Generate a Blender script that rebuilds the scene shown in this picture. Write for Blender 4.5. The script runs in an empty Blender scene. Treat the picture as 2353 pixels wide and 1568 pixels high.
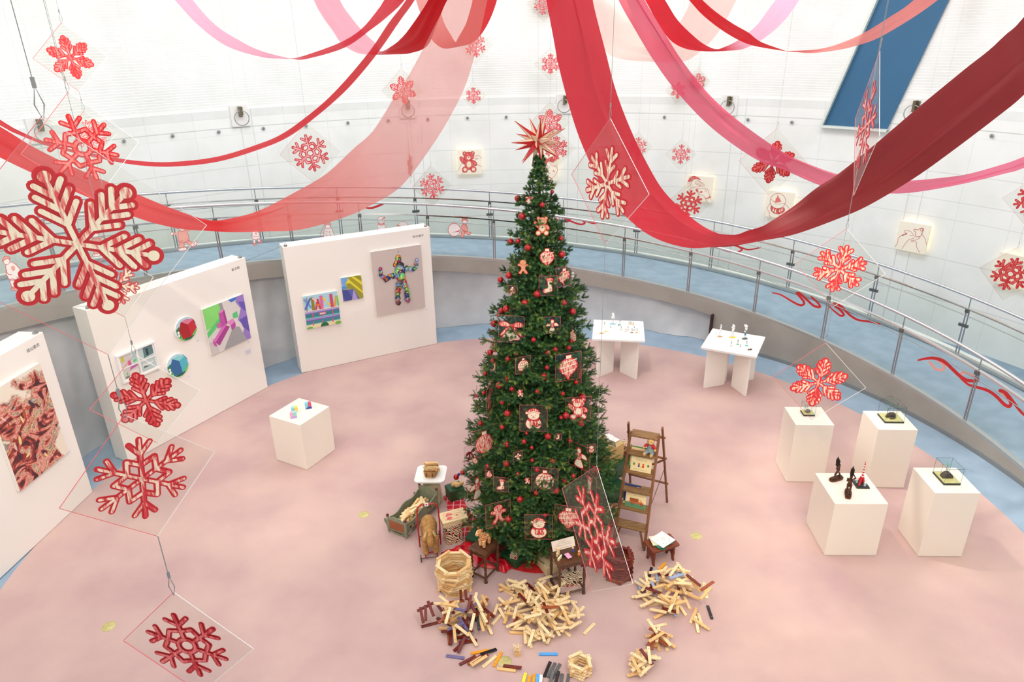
import bpy, math, random
import numpy as np
from mathutils import Vector, Matrix
random.seed(7)
RNG = np.random.default_rng(11)
PI = math.pi
SC = bpy.context.scene
COL = SC.collection
# ------------------------------------------------------------------ camera, world, lights, exposure
EYE = 5.7                      # the photographer stands on the ramp one turn up
FPX, PITCH, ROLL = 1604.55, 0.414407, -0.0174512
_F = np.array([0, math.cos(PITCH), -math.sin(PITCH)])
_U0 = np.array([0, math.sin(PITCH), math.cos(PITCH)])
_X0 = np.array([1., 0, 0])
_X = _X0 * math.cos(ROLL) + _U0 * math.sin(ROLL)
_U = -_X0 * math.sin(ROLL) + _U0 * math.cos(ROLL)
cam_d = bpy.data.cameras.new('camera')
cam_d.sensor_width = 36; cam_d.lens = FPX / 2353 * 36; cam_d.clip_end = 100
cam = bpy.data.objects.new('camera', cam_d); COL.objects.link(cam)
m3 = Matrix(((_X[0], _U[0], -_F[0]), (_X[1], _U[1], -_F[1]), (_X[2], _U[2], -_F[2])))
cam.matrix_world = Matrix.Translation((0, 0, EYE)) @ m3.to_4x4()
SC.camera = cam
SC.view_settings.view_transform = 'Standard'; SC.view_settings.look = 'None'
SC.view_settings.gamma = 1; SC.view_settings.use_curve_mapping = False
SC.view_settings.exposure = 0.0
SC.cycles.transparent_max_bounces = 24
SC.cycles.max_bounces = 7
CX, CY, RP = 0.1446, 7.0722, 6.0765     # centre and radius of the pink carpet
RI, RO, RW = 6.8, 8.5, 10.0             # inner railing, outer railing, outer wall
ZC = 8.6
W = bpy.data.worlds.new('world'); SC.world = W; W.use_nodes = True
W.node_tree.nodes['Background'].inputs[0].default_value = (0.93, 0.97, 1, 1)
W.node_tree.nodes['Background'].inputs[1].default_value = 0.55
def area(name, loc, size, power, col=(1, 1, 1), aim=None, spread=PI, shape='DISK', sy=None):
    l = bpy.data.lights.new(name, 'AREA'); l.shape = shape; l.size = size
    if sy: l.size_y = sy
    l.energy = power; l.color = col; l.spread = spread
    o = bpy.data.objects.new(name, l); COL.objects.link(o); o.location = loc
    if aim is not None:
        o.rotation_euler = (Vector(aim) - Vector(loc)).to_track_quat('-Z', 'Y').to_euler()
    return o
def spot(name, loc, aim, power, ang=50, blend=.6, col=(1, .9, .76), r=.12):
    l = bpy.data.lights.new(name, 'SPOT'); l.energy = power; l.spot_size = math.radians(ang); l.spot_blend = blend
    l.color = col; l.shadow_soft_size = r
    o = bpy.data.objects.new(name, l); COL.objects.link(o); o.location = loc
    o.rotation_euler = (Vector(aim) - Vector(loc)).to_track_quat('-Z', 'Y').to_euler()
    return o
area('overhead_fill', (CX, CY, ZC - .1), 15.0, 600, (.96, .99, 1))  # broad fill light added below the closed ceiling for soft overhead light
for i in range(10):            # fill lights added under the ceiling to brighten the white wall
    a_ = 2 * PI * (i + .5) / 10; area('wall_fill', (CX + 5.2 * math.sin(a_), CY + 5.2 * math.cos(a_), ZC - .35), 1.6, 84, (.98, 1, .97), aim=(CX + 10 * math.sin(a_), CY + 10 * math.cos(a_), 4.6))
for i, (lx, ly, tx, ty, pw, an, co) in enumerate([(-1.0, 2.6, -5.0, 10.0, 520, 46, (1, .92, .80)), (-1.5, 1.0, -5.5, 7.6, 460, 46, (1, .92, .80)), (0.6, 8.4, 4.4, 7.0, 1500, 36, (1, .93, .84)), (.5, .9, 4.2, 6.4, 820, 40, (1, .74, .44)),
                                     (2.6, .5, .3, 7.0, 520, 46, (1, .90, .76)), (-2.6, 1.0, .1, 6.2, 420, 46, (1, .88, .72)), (.2, 7.5, 3.0, 11.2, 520, 40, (1, .93, .84)), (-4.5, 5.0, -2.6, 8.6, 260, 34, (1, .88, .74))]):
    spot('track_spot', (lx, ly, 7.9), (tx, ty, .6), pw, an, col=co, r=.07)

# ------------------------------------------------------------------ sight lines (where the photo's rays meet a real surface)
def ray(px, py):
    d = _F * FPX + _X * (px - 1176.5) - _U * (py - 784.0)
    return d / np.linalg.norm(d)
EY = np.array([0, 0, EYE])
def onz(px, py, z=0.0):
    d = ray(px, py); return EY + d * ((z - EYE) / d[2])
def oncyl(px, py, R):
    d = ray(px, py); a = d[0]**2 + d[1]**2; b = -2 * (d[0] * CX + d[1] * CY); c = CX**2 + CY**2 - R * R
    return EY + d * ((-b + math.sqrt(b * b - 4 * a * c)) / (2 * a))
def atdepth(px, py, t):
    d = ray(px, py); return EY + d * (t / (d @ _F))
def onaz(px, py, phi):
    a = math.radians(phi); n = np.array([math.cos(a), -math.sin(a)]); d = ray(px, py)
    t = (CX * n[0] + CY * n[1]) / (d[0] * n[0] + d[1] * n[1]); return EY + d * t
def onplane(px, py, O, N):
    d = ray(px, py); return EY + d * (((O - EY) @ N) / (d @ N))
def prj(P):
    d = np.asarray(P, float) - EY; z = d @ _F
    return 1176.5 + FPX * (d @ _X) / z, 784 - FPX * (d @ _U) / z, z
def cyl(th, R, z=0.0):
    a = math.radians(th); return np.array([CX + R * math.sin(a), CY + R * math.cos(a), z])
def theta(P): return math.degrees(math.atan2(P[0] - CX, P[1] - CY))
def zr(t): return 7.374e-6 * t * t - 0.014689 * t + 1.3712       # ramp height along its turn
def zbot(t): return float(np.interp(t, [-160, -80, -70.9, -44, -14.8, -3.6, 9, 20.2, 29, 34.3, 60], [3.7, 2.31, 2.13, 1.75, 1.312, 1.136, .963, .805, .686, .591, .1]))

# ------------------------------------------------------------------ materials
def lin(c): return tuple(((x / 255) / 12.92 if x / 255 <= .04045 else ((x / 255 + .055) / 1.055)**2.4) for x in c)
MATS = {}
def mat(name, rgb, rough=.6, metal=0, spec=None, emit=0, coat=0, trans=0, alpha=1):
    if name in MATS: return MATS[name]
    m = bpy.data.materials.new(name); m.use_nodes = True; b = m.node_tree.nodes['Principled BSDF']
    c = lin(rgb) + (1,)
    b.inputs['Base Color'].default_value = c; b.inputs['Roughness'].default_value = rough; b.inputs['Metallic'].default_value = metal
    if spec is not None: b.inputs['Specular IOR Level'].default_value = spec
    if emit: b.inputs['Emission Color'].default_value = c; b.inputs['Emission Strength'].default_value = emit
    if coat: b.inputs['Coat Weight'].default_value = coat
    m.diffuse_color = c; MATS[name] = m; return m
def nodes(m): return m.node_tree.nodes, m.node_tree.links, m.node_tree.nodes['Principled BSDF']
def noisy(name, c1, c2, scale=8, rough=.7, detail=4, stretch=(1, 1, 1), lo=.35, hi=.65, bump=0, coord='Object', metal=0, coat=0, bscale=None):
    if name in MATS: return MATS[name]
    m = mat(name, c1, rough, metal, coat=coat); n, l, b = nodes(m)
    tc = n.new('ShaderNodeTexCoord'); mp = n.new('ShaderNodeMapping'); mp.inputs['Scale'].default_value = stretch
    no = n.new('ShaderNodeTexNoise'); no.inputs['Scale'].default_value = scale; no.inputs['Detail'].default_value = detail
    r = n.new('ShaderNodeValToRGB'); r.color_ramp.elements[0].position = lo; r.color_ramp.elements[1].position = hi
    r.color_ramp.elements[0].color = lin(c1) + (1,); r.color_ramp.elements[1].color = lin(c2) + (1,)
    l.new(tc.outputs[coord], mp.inputs[0]); l.new(mp.outputs[0], no.inputs[0]); l.new(no.outputs['Fac'], r.inputs[0]); l.new(r.outputs[0], b.inputs['Base Color'])
    if bump:
        nb = n.new('ShaderNodeTexNoise'); nb.inputs['Scale'].default_value = bscale or scale; l.new(mp.outputs[0], nb.inputs[0])
        bp = n.new('ShaderNodeBump'); bp.inputs['Strength'].default_value = bump; l.new(nb.outputs['Fac'], bp.inputs['Height']); l.new(bp.outputs[0], b.inputs['Normal'])
    return m
def clear(name, tint=(255, 255, 255), gloss=.06, edge=None):
    """clear sheet: passes light straight through, with a faint sheen"""
    if name in MATS: return MATS[name]
    m = bpy.data.materials.new(name); m.use_nodes = True; n = m.node_tree.nodes; l = m.node_tree.links; n.clear()
    o = n.new('ShaderNodeOutputMaterial'); t = n.new('ShaderNodeBsdfTransparent'); t.inputs[0].default_value = lin(tint) + (1,)
    g = n.new('ShaderNodeBsdfGlossy'); g.inputs['Roughness'].default_value = .04
    fr = n.new('ShaderNodeLayerWeight'); fr.inputs[0].default_value = .12; ge = n.new('ShaderNodeNewGeometry')
    mb = n.new('ShaderNodeMath'); mb.operation = 'SUBTRACT'; mb.inputs[0].default_value = 1; l.new(ge.outputs['Backfacing'], mb.inputs[1])
    mc = n.new('ShaderNodeMath'); mc.operation = 'MULTIPLY_ADD'; mc.inputs[1].default_value = .5; mc.inputs[2].default_value = gloss * .3; l.new(fr.outputs['Fresnel'], mc.inputs[0])
    ma = n.new('ShaderNodeMath'); ma.operation = 'MULTIPLY'; l.new(mb.outputs[0], ma.inputs[1])
    mx = n.new('ShaderNodeMixShader'); l.new(mc.outputs[0], ma.inputs[0]); l.new(ma.outputs[0], mx.inputs[0]); l.new(t.outputs[0], mx.inputs[1]); l.new(g.outputs[0], mx.inputs[2]); l.new(mx.outputs[0], o.inputs[0])
    MATS[name] = m; return m
def cloth2(name, c0, c1, s0, s1, transl=.5, a=.3, z=.7):
    """voile blending from c0 to c1 along its length, with sheerness from s0 to s1"""
    m = cloth(name, c0, .5, transl); n = m.node_tree.nodes; l = m.node_tree.links
    at = n.new('ShaderNodeAttribute'); at.attribute_name = 'along'; mr = n.new('ShaderNodeMapRange'); mr.inputs[1].default_value = a; mr.inputs[2].default_value = z; l.new(at.outputs['Fac'], mr.inputs[0])
    mx = n.new('ShaderNodeMix'); mx.data_type = 'RGBA'; mx.inputs[6].default_value = lin(c0) + (1,); mx.inputs[7].default_value = lin(c1) + (1,); l.new(mr.outputs[0], mx.inputs[0])
    m2 = n.new('ShaderNodeMapRange'); m2.inputs[1].default_value = a; m2.inputs[2].default_value = z; m2.inputs[3].default_value = s0; m2.inputs[4].default_value = s1; l.new(at.outputs['Fac'], m2.inputs[0])
    for x in n:
        if x.type in ('BSDF_TRANSLUCENT', 'BSDF_PRINCIPLED'): l.new(mx.outputs[2], x.inputs[0])
        if x.type == 'BSDF_TRANSPARENT':
            l.new(mx.outputs[2], (mg := n.new('ShaderNodeMix')).inputs[7]); mg.data_type = 'RGBA'; mg.inputs[0].default_value = .35; mg.inputs[6].default_value = (1, 1, 1, 1); l.new(mx.outputs[2], mg.inputs[7]); l.new(mg.outputs[2], x.inputs[0])
            sh = x.outputs[0].links[0].to_node; l.new(m2.outputs[0], sh.inputs[0])
    return m
def cloth(name, rgb, sheer=0.0, transl=.45, rough=.55):
    """thin fabric: part diffuse, part lit through, part see-through"""
    if name in MATS: return MATS[name]
    m = bpy.data.materials.new(name); m.use_nodes = True; n = m.node_tree.nodes; l = m.node_tree.links; n.clear()
    c = lin(rgb) + (1,); o = n.new('ShaderNodeOutputMaterial'); d = n.new('ShaderNodeBsdfPrincipled'); d.inputs['Base Color'].default_value = c; d.inputs['Roughness'].default_value = rough
    t = n.new('ShaderNodeBsdfTranslucent'); t.inputs[0].default_value = c
    a = n.new('ShaderNodeMixShader'); a.inputs[0].default_value = transl; l.new(d.outputs[0], a.inputs[1]); l.new(t.outputs[0], a.inputs[2])
    last = a
    if sheer:
        tr = n.new('ShaderNodeBsdfTransparent'); tr.inputs[0].default_value = tuple(1 - (1 - x) * .35 for x in c[:3]) + (1,)
        b = n.new('ShaderNodeMixShader'); b.inputs[0].default_value = sheer; l.new(a.outputs[0], b.inputs[1]); l.new(tr.outputs[0], b.inputs[2]); last = b
    l.new(last.outputs[0], o.inputs[0]); MATS[name] = m; return m

# ------------------------------------------------------------------ mesh builder
class MB:
    def __init__(s): s.v = []; s.f = []; s.m = []; s.M = None
    def add(s, V, F, mi=0):
        b = len(s.v)
        if s.M is not None: V = [tuple(s.M @ Vector(p)) for p in V]
        s.v += [tuple(float(q) for q in p) for p in V]; s.f += [tuple(i + b for i in f) for f in F]; s.m += [mi] * len(F); return s
    def box(s, c, d, mi=0, rz=0, R=None, taper=1):
        x, y, z = (k / 2 for k in d); V = [Vector((i * x * (taper if k > 0 else 1), j * y * (taper if k > 0 else 1), k * z)) for k in (-1, 1) for i, j in ((-1, -1), (1, -1), (1, 1), (-1, 1))]
        if R is None: R = Matrix.Rotation(rz, 3, 'Z')
        V = [R @ p + Vector(c) for p in V]
        return s.add(V, [(3, 2, 1, 0), (4, 5, 6, 7), (0, 1, 5, 4), (1, 2, 6, 5), (2, 3, 7, 6), (3, 0, 4, 7)], mi)
    def prism(s, P, z0, z1, mi=0, axis='Z'):
        n = len(P); f = {'Z': lambda x, y, z: (x, y, z), 'Y': lambda x, y, z: (x, -z, y), 'X': lambda x, y, z: (z, x, y)}[axis]
        V = [f(x, y, z0) for x, y in P] + [f(x, y, z1) for x, y in P]
        return s.add(V, [tuple(range(n))[::-1], tuple(range(n, 2 * n))] + [(i, (i + 1) % n, n + (i + 1) % n, n + i) for i in range(n)], mi)
    def tube(s, P, r, n=8, mi=0, closed=False, cap=True):
        P = [Vector(p) for p in P]; k = len(P); R = r if isinstance(r, (list, tuple)) else [r] * k
        up = None; V = []
        for i in range(k):
            a = P[(i - 1) % k] if (i > 0 or closed) else P[i]; b = P[(i + 1) % k] if (i < k - 1 or closed) else P[i]
            t = (b - a).normalized()
            if up is None: up = t.orthogonal().normalized()
            up = (up - t * up.dot(t)).normalized(); w = t.cross(up)
            for j in range(n):
                q = 2 * PI * j / n; V.append(P[i] + (up * math.cos(q) + w * math.sin(q)) * R[i])
        F = []
        for i in range(k if closed else k - 1):
            for j in range(n):
                a = i * n; b = ((i + 1) % k) * n; F.append((a + j, a + (j + 1) % n, b + (j + 1) % n, b + j))
        if cap and not closed: F += [tuple(range(n))[::-1], tuple(range((k - 1) * n, k * n))]
        return s.add(V, F, mi)
    def lathe(s, prof, n=16, c=(0, 0, 0), mi=0, sx=1, sy=1):
        V = []; k = len(prof)
        for r, z in prof:
            for j in range(n):
                q = 2 * PI * j / n; V.append((c[0] + r * sx * math.cos(q), c[1] + r * sy * math.sin(q), c[2] + z))
        F = [(i * n + j, i * n + (j + 1) % n, (i + 1) * n + (j + 1) % n, (i + 1) * n + j) for i in range(k - 1) for j in range(n)]
        F += [tuple(range(n))[::-1], tuple(range((k - 1) * n, k * n))]
        return s.add(V, F, mi)
    def ball(s, c, r, nu=12, nv=8, mi=0, R=None):
        r = (r, r, r) if not isinstance(r, (tuple, list)) else r
        V = [(0, 0, -1)]; 
        for i in range(1, nv):
            a = -PI / 2 + PI * i / nv
            for j in range(nu): q = 2 * PI * j / nu; V.append((math.cos(a) * math.cos(q), math.cos(a) * math.sin(q), math.sin(a)))
        V.append((0, 0, 1)); V = [Vector((x * r[0], y * r[1], z * r[2])) for x, y, z in V]
        if R is not None: V = [R @ p for p in V]
        V = [p + Vector(c) for p in V]; F = [(0, 1 + (j + 1) % nu, 1 + j) for j in range(nu)]
        for i in range(nv - 2):
            for j in range(nu): a = 1 + i * nu; F.append((a + j, a + (j + 1) % nu, a + nu + (j + 1) % nu, a + nu + j))
        e = 1 + (nv - 2) * nu; F += [(e + j, e + (j + 1) % nu, len(V) - 1) for j in range(nu)]
        return s.add(V, F, mi)
    def grid(s, G, mi=0, closed=False):
        a = len(G); b = len(G[0]); V = [p for row in G for p in row]
        return s.add(V, [(i * b + j, i * b + j + 1, ((i + 1) % a) * b + j + 1, ((i + 1) % a) * b + j) for i in range(a if closed else a - 1) for j in range(b - 1)], mi)
    def build(s, name, mats, parent=None, smooth=False, bevel=0, M=None):
        me = bpy.data.meshes.new(name); me.from_pydata(s.v, [], s.f)
        for m in (mats if isinstance(mats, (list, tuple)) else [mats]): me.materials.append(m)
        if any(s.m): me.polygons.foreach_set('material_index', s.m)
        if smooth: me.polygons.foreach_set('use_smooth', [True] * len(s.f))
        me.update(); o = bpy.data.objects.new(name, me); COL.objects.link(o)
        if parent is not None: o.parent = parent
        if M is not None: o.matrix_local = M
        if smooth and smooth != 'all':
            try:
                md = None; me.set_sharp_from_angle(angle=math.radians(40))
            except Exception: pass
        if bevel:
            b = o.modifiers.new('edge', 'BEVEL'); b.width = bevel; b.segments = 2; b.limit_method = 'ANGLE'
        return o
def tag(o, label=None, cat=None, group=None, kind=None):
    if label: o['label'] = label
    if cat: o['category'] = cat
    if group: o['group'] = group
    if kind: o['kind'] = kind
    return o
def thing(name, label, cat, loc=(0, 0, 0), rz=0, group=None, M=None):
    o = bpy.data.objects.new(name, None); COL.objects.link(o); o.empty_display_size = .05
    if M is not None: o.matrix_world = M
    else: o.location = loc; o.rotation_euler = (0, 0, rz)
    return tag(o, label, cat, group)
def frame(O, U, V):
    U = Vector(U).normalized(); V = Vector(V).normalized(); N = U.cross(V).normalized(); V = N.cross(U)
    return Matrix(((U.x, V.x, N.x, O[0]), (U.y, V.y, N.y, O[1]), (U.z, V.z, N.z, O[2]), (0, 0, 0, 1)))
def copy_tree(o, parent=None):
    c = o.copy(); COL.objects.link(c)
    if parent is not None: c.parent = parent
    for ch in list(o.children): copy_tree(ch, c)
    return c
def struct(name, mb, m, smooth=False):
    o = mb.build(name, m, smooth=smooth); o['kind'] = 'structure'; return o

# ------------------------------------------------------------------ flat artwork: layered shapes on a sheet, local x right, y up
_TX = {}
def glyphs(s, size):
    if s not in _TX:
        cu = bpy.data.curves.new('lettering', 'FONT'); cu.body = s; cu.align_x = 'CENTER'; cu.align_y = 'CENTER'; cu.size = 1; cu.resolution_u = 3
        ob = bpy.data.objects.new('lettering', cu); COL.objects.link(ob)
        dg = bpy.context.evaluated_depsgraph_get(); me = bpy.data.meshes.new_from_object(ob.evaluated_get(dg))
        _TX[s] = ([(v.co.x, v.co.y) for v in me.vertices], [tuple(p.vertices) for p in me.polygons])
        bpy.data.objects.remove(ob); bpy.data.curves.remove(cu); bpy.data.meshes.remove(me)
    V, F = _TX[s]; return [(x * size, y * size) for x, y in V], F
class Art:
    def __init__(s, eps=.0006, inc=.006): s.mb = MB(); s.mats = []; s.eps = eps; s.T = None; s.inc = inc; s.k = 0
    def mi(s, m):
        if m not in s.mats: s.mats.append(m)
        return s.mats.index(m)
    def poly(s, P, m, l=1):
        if s.T: P = [s.T(*p) for p in P]
        a = sum(P[i][0] * P[(i + 1) % len(P)][1] - P[(i + 1) % len(P)][0] * P[i][1] for i in range(len(P)))
        if a < 0: P = P[::-1]
        l += s.inc * s.k; s.k += 1
        s.mb.add([(x, y, l * s.eps) for x, y in P], [tuple(range(len(P)))], s.mi(m)); return s
    def ell(s, cx, cy, rx, ry, m, l=1, rot=0, n=20, a0=0, a1=360):
        c, q = math.cos(math.radians(rot)), math.sin(math.radians(rot)); P = []
        k = n if abs(a1 - a0) >= 360 else n + 1
        for i in range(k):
            t = math.radians(a0 + (a1 - a0) * i / n); x, y = rx * math.cos(t), ry * math.sin(t); P.append((cx + x * c - y * q, cy + x * q + y * c))
        return s.poly(P, m, l)
    def rect(s, x0, y0, x1, y1, m, l=1): return s.poly([(x0, y0), (x1, y0), (x1, y1), (x0, y1)], m, l)
    def cap(s, p, q, w, m, l=1, w2=None, n=5):
        w2 = w if w2 is None else w2; a = math.atan2(q[1] - p[1], q[0] - p[0])
        P = [(q[0] + w2 / 2 * math.cos(a - PI / 2 + PI * i / n), q[1] + w2 / 2 * math.sin(a - PI / 2 + PI * i / n)) for i in range(n + 1)]
        P += [(p[0] + w / 2 * math.cos(a + PI / 2 + PI * i / n), p[1] + w / 2 * math.sin(a + PI / 2 + PI * i / n)) for i in range(n + 1)]
        return s.poly(P, m, l)
    def line(s, P, w, m, l=2, closed=False):
        for i in range(len(P) if closed else len(P) - 1): s.cap(P[i], P[(i + 1) % len(P)], w, m, l, n=3)
        return s
    def blob(s, P, fill, edge, w, l=1):
        """closed smooth shape through P with an outline"""
        P = smooth2(P, True); s.poly(P, fill, l)
        if edge: s.line(P, w, edge, l + .5, True)
        return s
    def ring(s, cx, cy, r, w, m, l=2, n=20, sy=1): return s.line([(cx + r * math.cos(2 * PI * i / n), cy + r * sy * math.sin(2 * PI * i / n)) for i in range(n)], w, m, l, True)
    def text(s, t, x, y, size, m, l=2, sx=1, rot=0):
        V, F = glyphs(t, size); c, q = math.cos(math.radians(rot)), math.sin(math.radians(rot))
        P = [(x + (a * sx) * c - b * q, y + (a * sx) * q + b * c) for a, b in V]
        if s.T: P = [s.T(*p) for p in P]
        s.mb.add([(a, b, l * s.eps) for a, b in P], F, s.mi(m)); return s
    def build(s, name, parent=None): return s.mb.build(name, s.mats, parent)
def smooth2(P, closed=False, k=4):
    n = len(P); o = []
    for i in range(n if closed else n - 1):
        g = lambda j: P[j % n] if closed else P[max(0, min(n - 1, j))]
        a, b, c, d = g(i - 1), g(i), g(i + 1), g(i + 2)
        for q in range(k):
            t = q / k; o.append(tuple(.5 * (2 * b[e] + (c[e] - a[e]) * t + (2 * a[e] - 5 * b[e] + 4 * c[e] - d[e]) * t * t + (3 * b[e] - a[e] - 3 * c[e] + d[e]) * t**3) for e in range(len(b))))
    if not closed: o.append(tuple(P[-1]))
    return o

# ------------------------------------------------------------------ the room
def wallmat():
    m = mat('white_wall_panels', (236, 240, 238), .7); n, l, b = nodes(m)
    g = n.new('ShaderNodeNewGeometry'); sp = n.new('ShaderNodeSeparateXYZ'); l.new(g.outputs['Position'], sp.inputs[0])
    def M(op, a, c=None, d=None):
        x = n.new('ShaderNodeMath'); x.operation = op
        for i, k in enumerate((a, c, d)):
            if k is None: continue
            if isinstance(k, (int, float)): x.inputs[i].default_value = k
            else: l.new(k, x.inputs[i])
        return x.outputs[0]
    th = M('MULTIPLY', M('ARCTAN2', M('SUBTRACT', sp.outputs[0], CX), M('SUBTRACT', sp.outputs[1], CY)), 180 / PI)
    z = sp.outputs[2]
    def vl(period, off, w): return M('LESS_THAN', M('ABSOLUTE', M('SUBTRACT', M('MODULO', M('ADD', th, 360 + period / 2 - off), period), period / 2)), w)
    def hl(z0, w): return M('LESS_THAN', M('ABSOLUTE', M('SUBTRACT', z, z0)), w)
    thin = vl(5.3, -3.76, .035); thick = M('MAXIMUM', vl(21.2, 6.9, .05), vl(21.2, 8.3, .05)); top = M('GREATER_THAN', z, 4.36)
    lines = M('MAXIMUM', M('MULTIPLY', thin, .15), M('MULTIPLY', thick, .30))
    lines = M('MULTIPLY', lines, M('SUBTRACT', 1, M('MULTIPLY', top, .75)))
    for z0, w, s_ in ((4.0, .009, .42), (3.2, .008, .26), (2.7, .008, .24), (2.37, .008, .2), (1.6, .009, .25), (.8, .009, .25), (3.86, .006, .12), (4.2, .006, .12)):
        lines = M('MAXIMUM', lines, M('MULTIPLY', hl(z0, w), s_))
    mx = n.new('ShaderNodeMix'); mx.data_type = 'RGBA'; mx.inputs[6].default_value = lin((247, 249, 247)) + (1,); mx.inputs[7].default_value = lin((150, 155, 150)) + (1,)
    l.new(lines, mx.inputs[0])
    no = n.new('ShaderNodeTexNoise'); no.inputs['Scale'].default_value = 1.6; no.inputs['Detail'].default_value = 5
    m2 = n.new('ShaderNodeMix'); m2.data_type = 'RGBA'; m2.blend_type = 'MULTIPLY'; l.new(g.outputs['Position'], no.inputs[0])
    r = n.new('ShaderNodeValToRGB'); r.color_ramp.elements[0].color = (.93, .935, .92, 1); r.color_ramp.elements[0].position = .3; r.color_ramp.elements[1].position = .6; l.new(no.outputs['Fac'], r.inputs[0])
    m2.inputs[0].default_value = 1; l.new(mx.outputs[2], m2.inputs[6]); l.new(r.outputs[0], m2.inputs[7]); l.new(m2.outputs[2], b.inputs['Base Color'])
    return m
white = mat('white_paint', (244, 243, 240), .6)
warmwhite = mat('warm_white_paint', (246, 241, 234), .6)
wallm = wallmat()
TH = np.arange(-180, 181, 2.0)
b = MB(); prof = [(RW + .02, -.3), (RW, 4.2), (RW - .03, 4.36)]
z = 4.36
while z < ZC: prof += [(RW + .003, z + .004), (RW - .002, z + .046)]; z += .05
b.grid([[tuple(cyl(t, r, zz)) for r, zz in prof] for t in TH]); struct('wall_round', b, wallm)
b = MB(); b.grid([[tuple(cyl(t, r, ZC)) for r in (0.01, RW + .1)] for t in TH[::-1]]); struct('ceiling', b, white)
blue = noisy('blue_carpet', (150, 170, 188), (162, 182, 200), 60, .95, 3, bump=.15, coord='Generated')
pink = noisy('pink_carpet', (188, 156, 155), (206, 176, 168), .9, .95, 6, lo=.34, hi=.66, bump=.2, coord='Object', bscale=180)
b = MB(); b.grid([[tuple(cyl(t, r, 0)) for r in (.01, 6.9, RW + .1)] for t in TH]); struct('floor', b, noisy('blue_floor_carpet', (142, 164, 184), (154, 176, 196), 3, .95, 4, bump=.15, bscale=200))
b = MB(); b.lathe([(RP, 0), (RP, .008)], 180, (CX, CY, 0)); struct('floor_carpet', b, pink)
# ramp: slab with beige fascia, carpet on top, white kerb outside
beige = noisy('beige_fascia', (158, 151, 143), (166, 160, 152), 2, .7)
TR = np.sort(np.append(np.arange(-128, 97, 1.5), [33.9, 34.01]))
b = MB()
G = []
for t in TR:
    zt = zr(t); zb = zbot(t) if t < 34.0 else -.02
    G.append([tuple(cyl(t, RI + .05, zb)), tuple(cyl(t, RI - .05, zb)), tuple(cyl(t, RI - .05, zt)), tuple(cyl(t, RI + .04, zt)), tuple(cyl(t, RI + .04, zt - .03)), tuple(cyl(t, RO + .16, zt - .03)), tuple(cyl(t, RO + .16, zb))])
b.grid(G); struct('wall_ramp', b, beige)
b = MB(); b.grid([[tuple(cyl(t, r, zr(t) - .024)) for r in (RI + .04, RO - .02)] for t in TR]); struct('floor_ramp', b, blue)
b = MB(); b.grid([[tuple(cyl(t, RO - .02, zr(t) - .024)), tuple(cyl(t, RO - .02, zr(t) + .03)), tuple(cyl(t, RO + .17, zr(t) + .03)), tuple(cyl(t, RO + .17, zr(t) - .3))] for t in TR]); struct('trim_1', b, white)
b = MB(); b.grid([[tuple(cyl(t, 6.76, 0.0)), tuple(cyl(t, 6.735, 0.0)), tuple(cyl(t, 6.735, .07)), tuple(cyl(t, 6.76, .075))] for t in TR if t > 34]); struct('trim_2', b, mat('grey_skirting', (128, 132, 134), .6))
b = MB(); b.box((0, 0, 0), (.04, .16, .75)); o = struct('trim_3', b, mat('dark_brown_edge', (60, 34, 30), .6)); o.location = cyl(34.15, 6.74, .26); o.rotation_euler = (0, 0, -math.radians(34))
# grey cloth curtain closing the space under the ramp
drape = noisy('grey_curtain_cloth', (196, 198, 200), (208, 210, 212), 2, .8)
G = []
for t in np.arange(-126, 34.2, .5):
    row = []
    zb = zbot(t) + .02
    for k in range(9):
        q = k / 8; zz = zb * q
        w = .03 * math.sin(t * .45 + 1.3 * math.sin(t * .21) + q * 2.2) + .03 * math.sin(t * .17 + 3 * q) * (1 - q) + .012 * math.sin(t * 1.7 - q * 5)
        row.append(tuple(cyl(t, 6.86 + w + .06 * q * (1 - q) * 2, max(zz, .006) + (.01 * math.sin(t) if 0 < k < 8 else 0))))
    G.append(row)
b = MB(); b.grid(G); o = b.build('curtain', drape, smooth='all'); tag(o, 'long grey cloth curtain closing the space under the curved ramp', 'curtain')
# slanted blue window bay in the ribbed wall
navy = mat('deep_blue_blind', (52, 104, 142), .6)
b = MB(); C4 = [(42.9, 6.17), (49.75, 6.14), (46.2, 3.9), (39.25, 3.9)]
def wq(s, u, R):     # s across 0..1, u up 0..1 (extended above the view)
    l_ = (39.25 + (42.9 - 39.25) * u * 1.0, 3.9 + 2.27 * u); r_ = (46.2 + 3.55 * u, 3.9 + 2.25 * u)
    return tuple(cyl(l_[0] * (1 - s) + r_[0] * s, R, l_[1] * (1 - s) + r_[1] * s))
us = [i * .1 for i in range(20)]
b.grid([[wq(s, u, RW - .05) for s in (0, .25, .5, .75, 1)] for u in us][::-1])
w1 = b; o = w1.build('window_1', navy); o['kind'] = 'structure'
b = MB()
b.grid([[wq(0, u, RW - .04), wq(0, u, RW - .16), wq(-.035, u, RW - .16), wq(-.035, u, RW + .02)] for u in us])
b.grid([[wq(s, 0, RW - .04), wq(s, 0, RW - .16), wq(s, -.02, RW - .16), wq(s, -.02, RW + .02)] for s in (-.03, .25, .5, .75, 1.03)])
b.build('window_frame', mat('pale_green_white_reveal', (222, 230, 224), .6), o)
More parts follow.
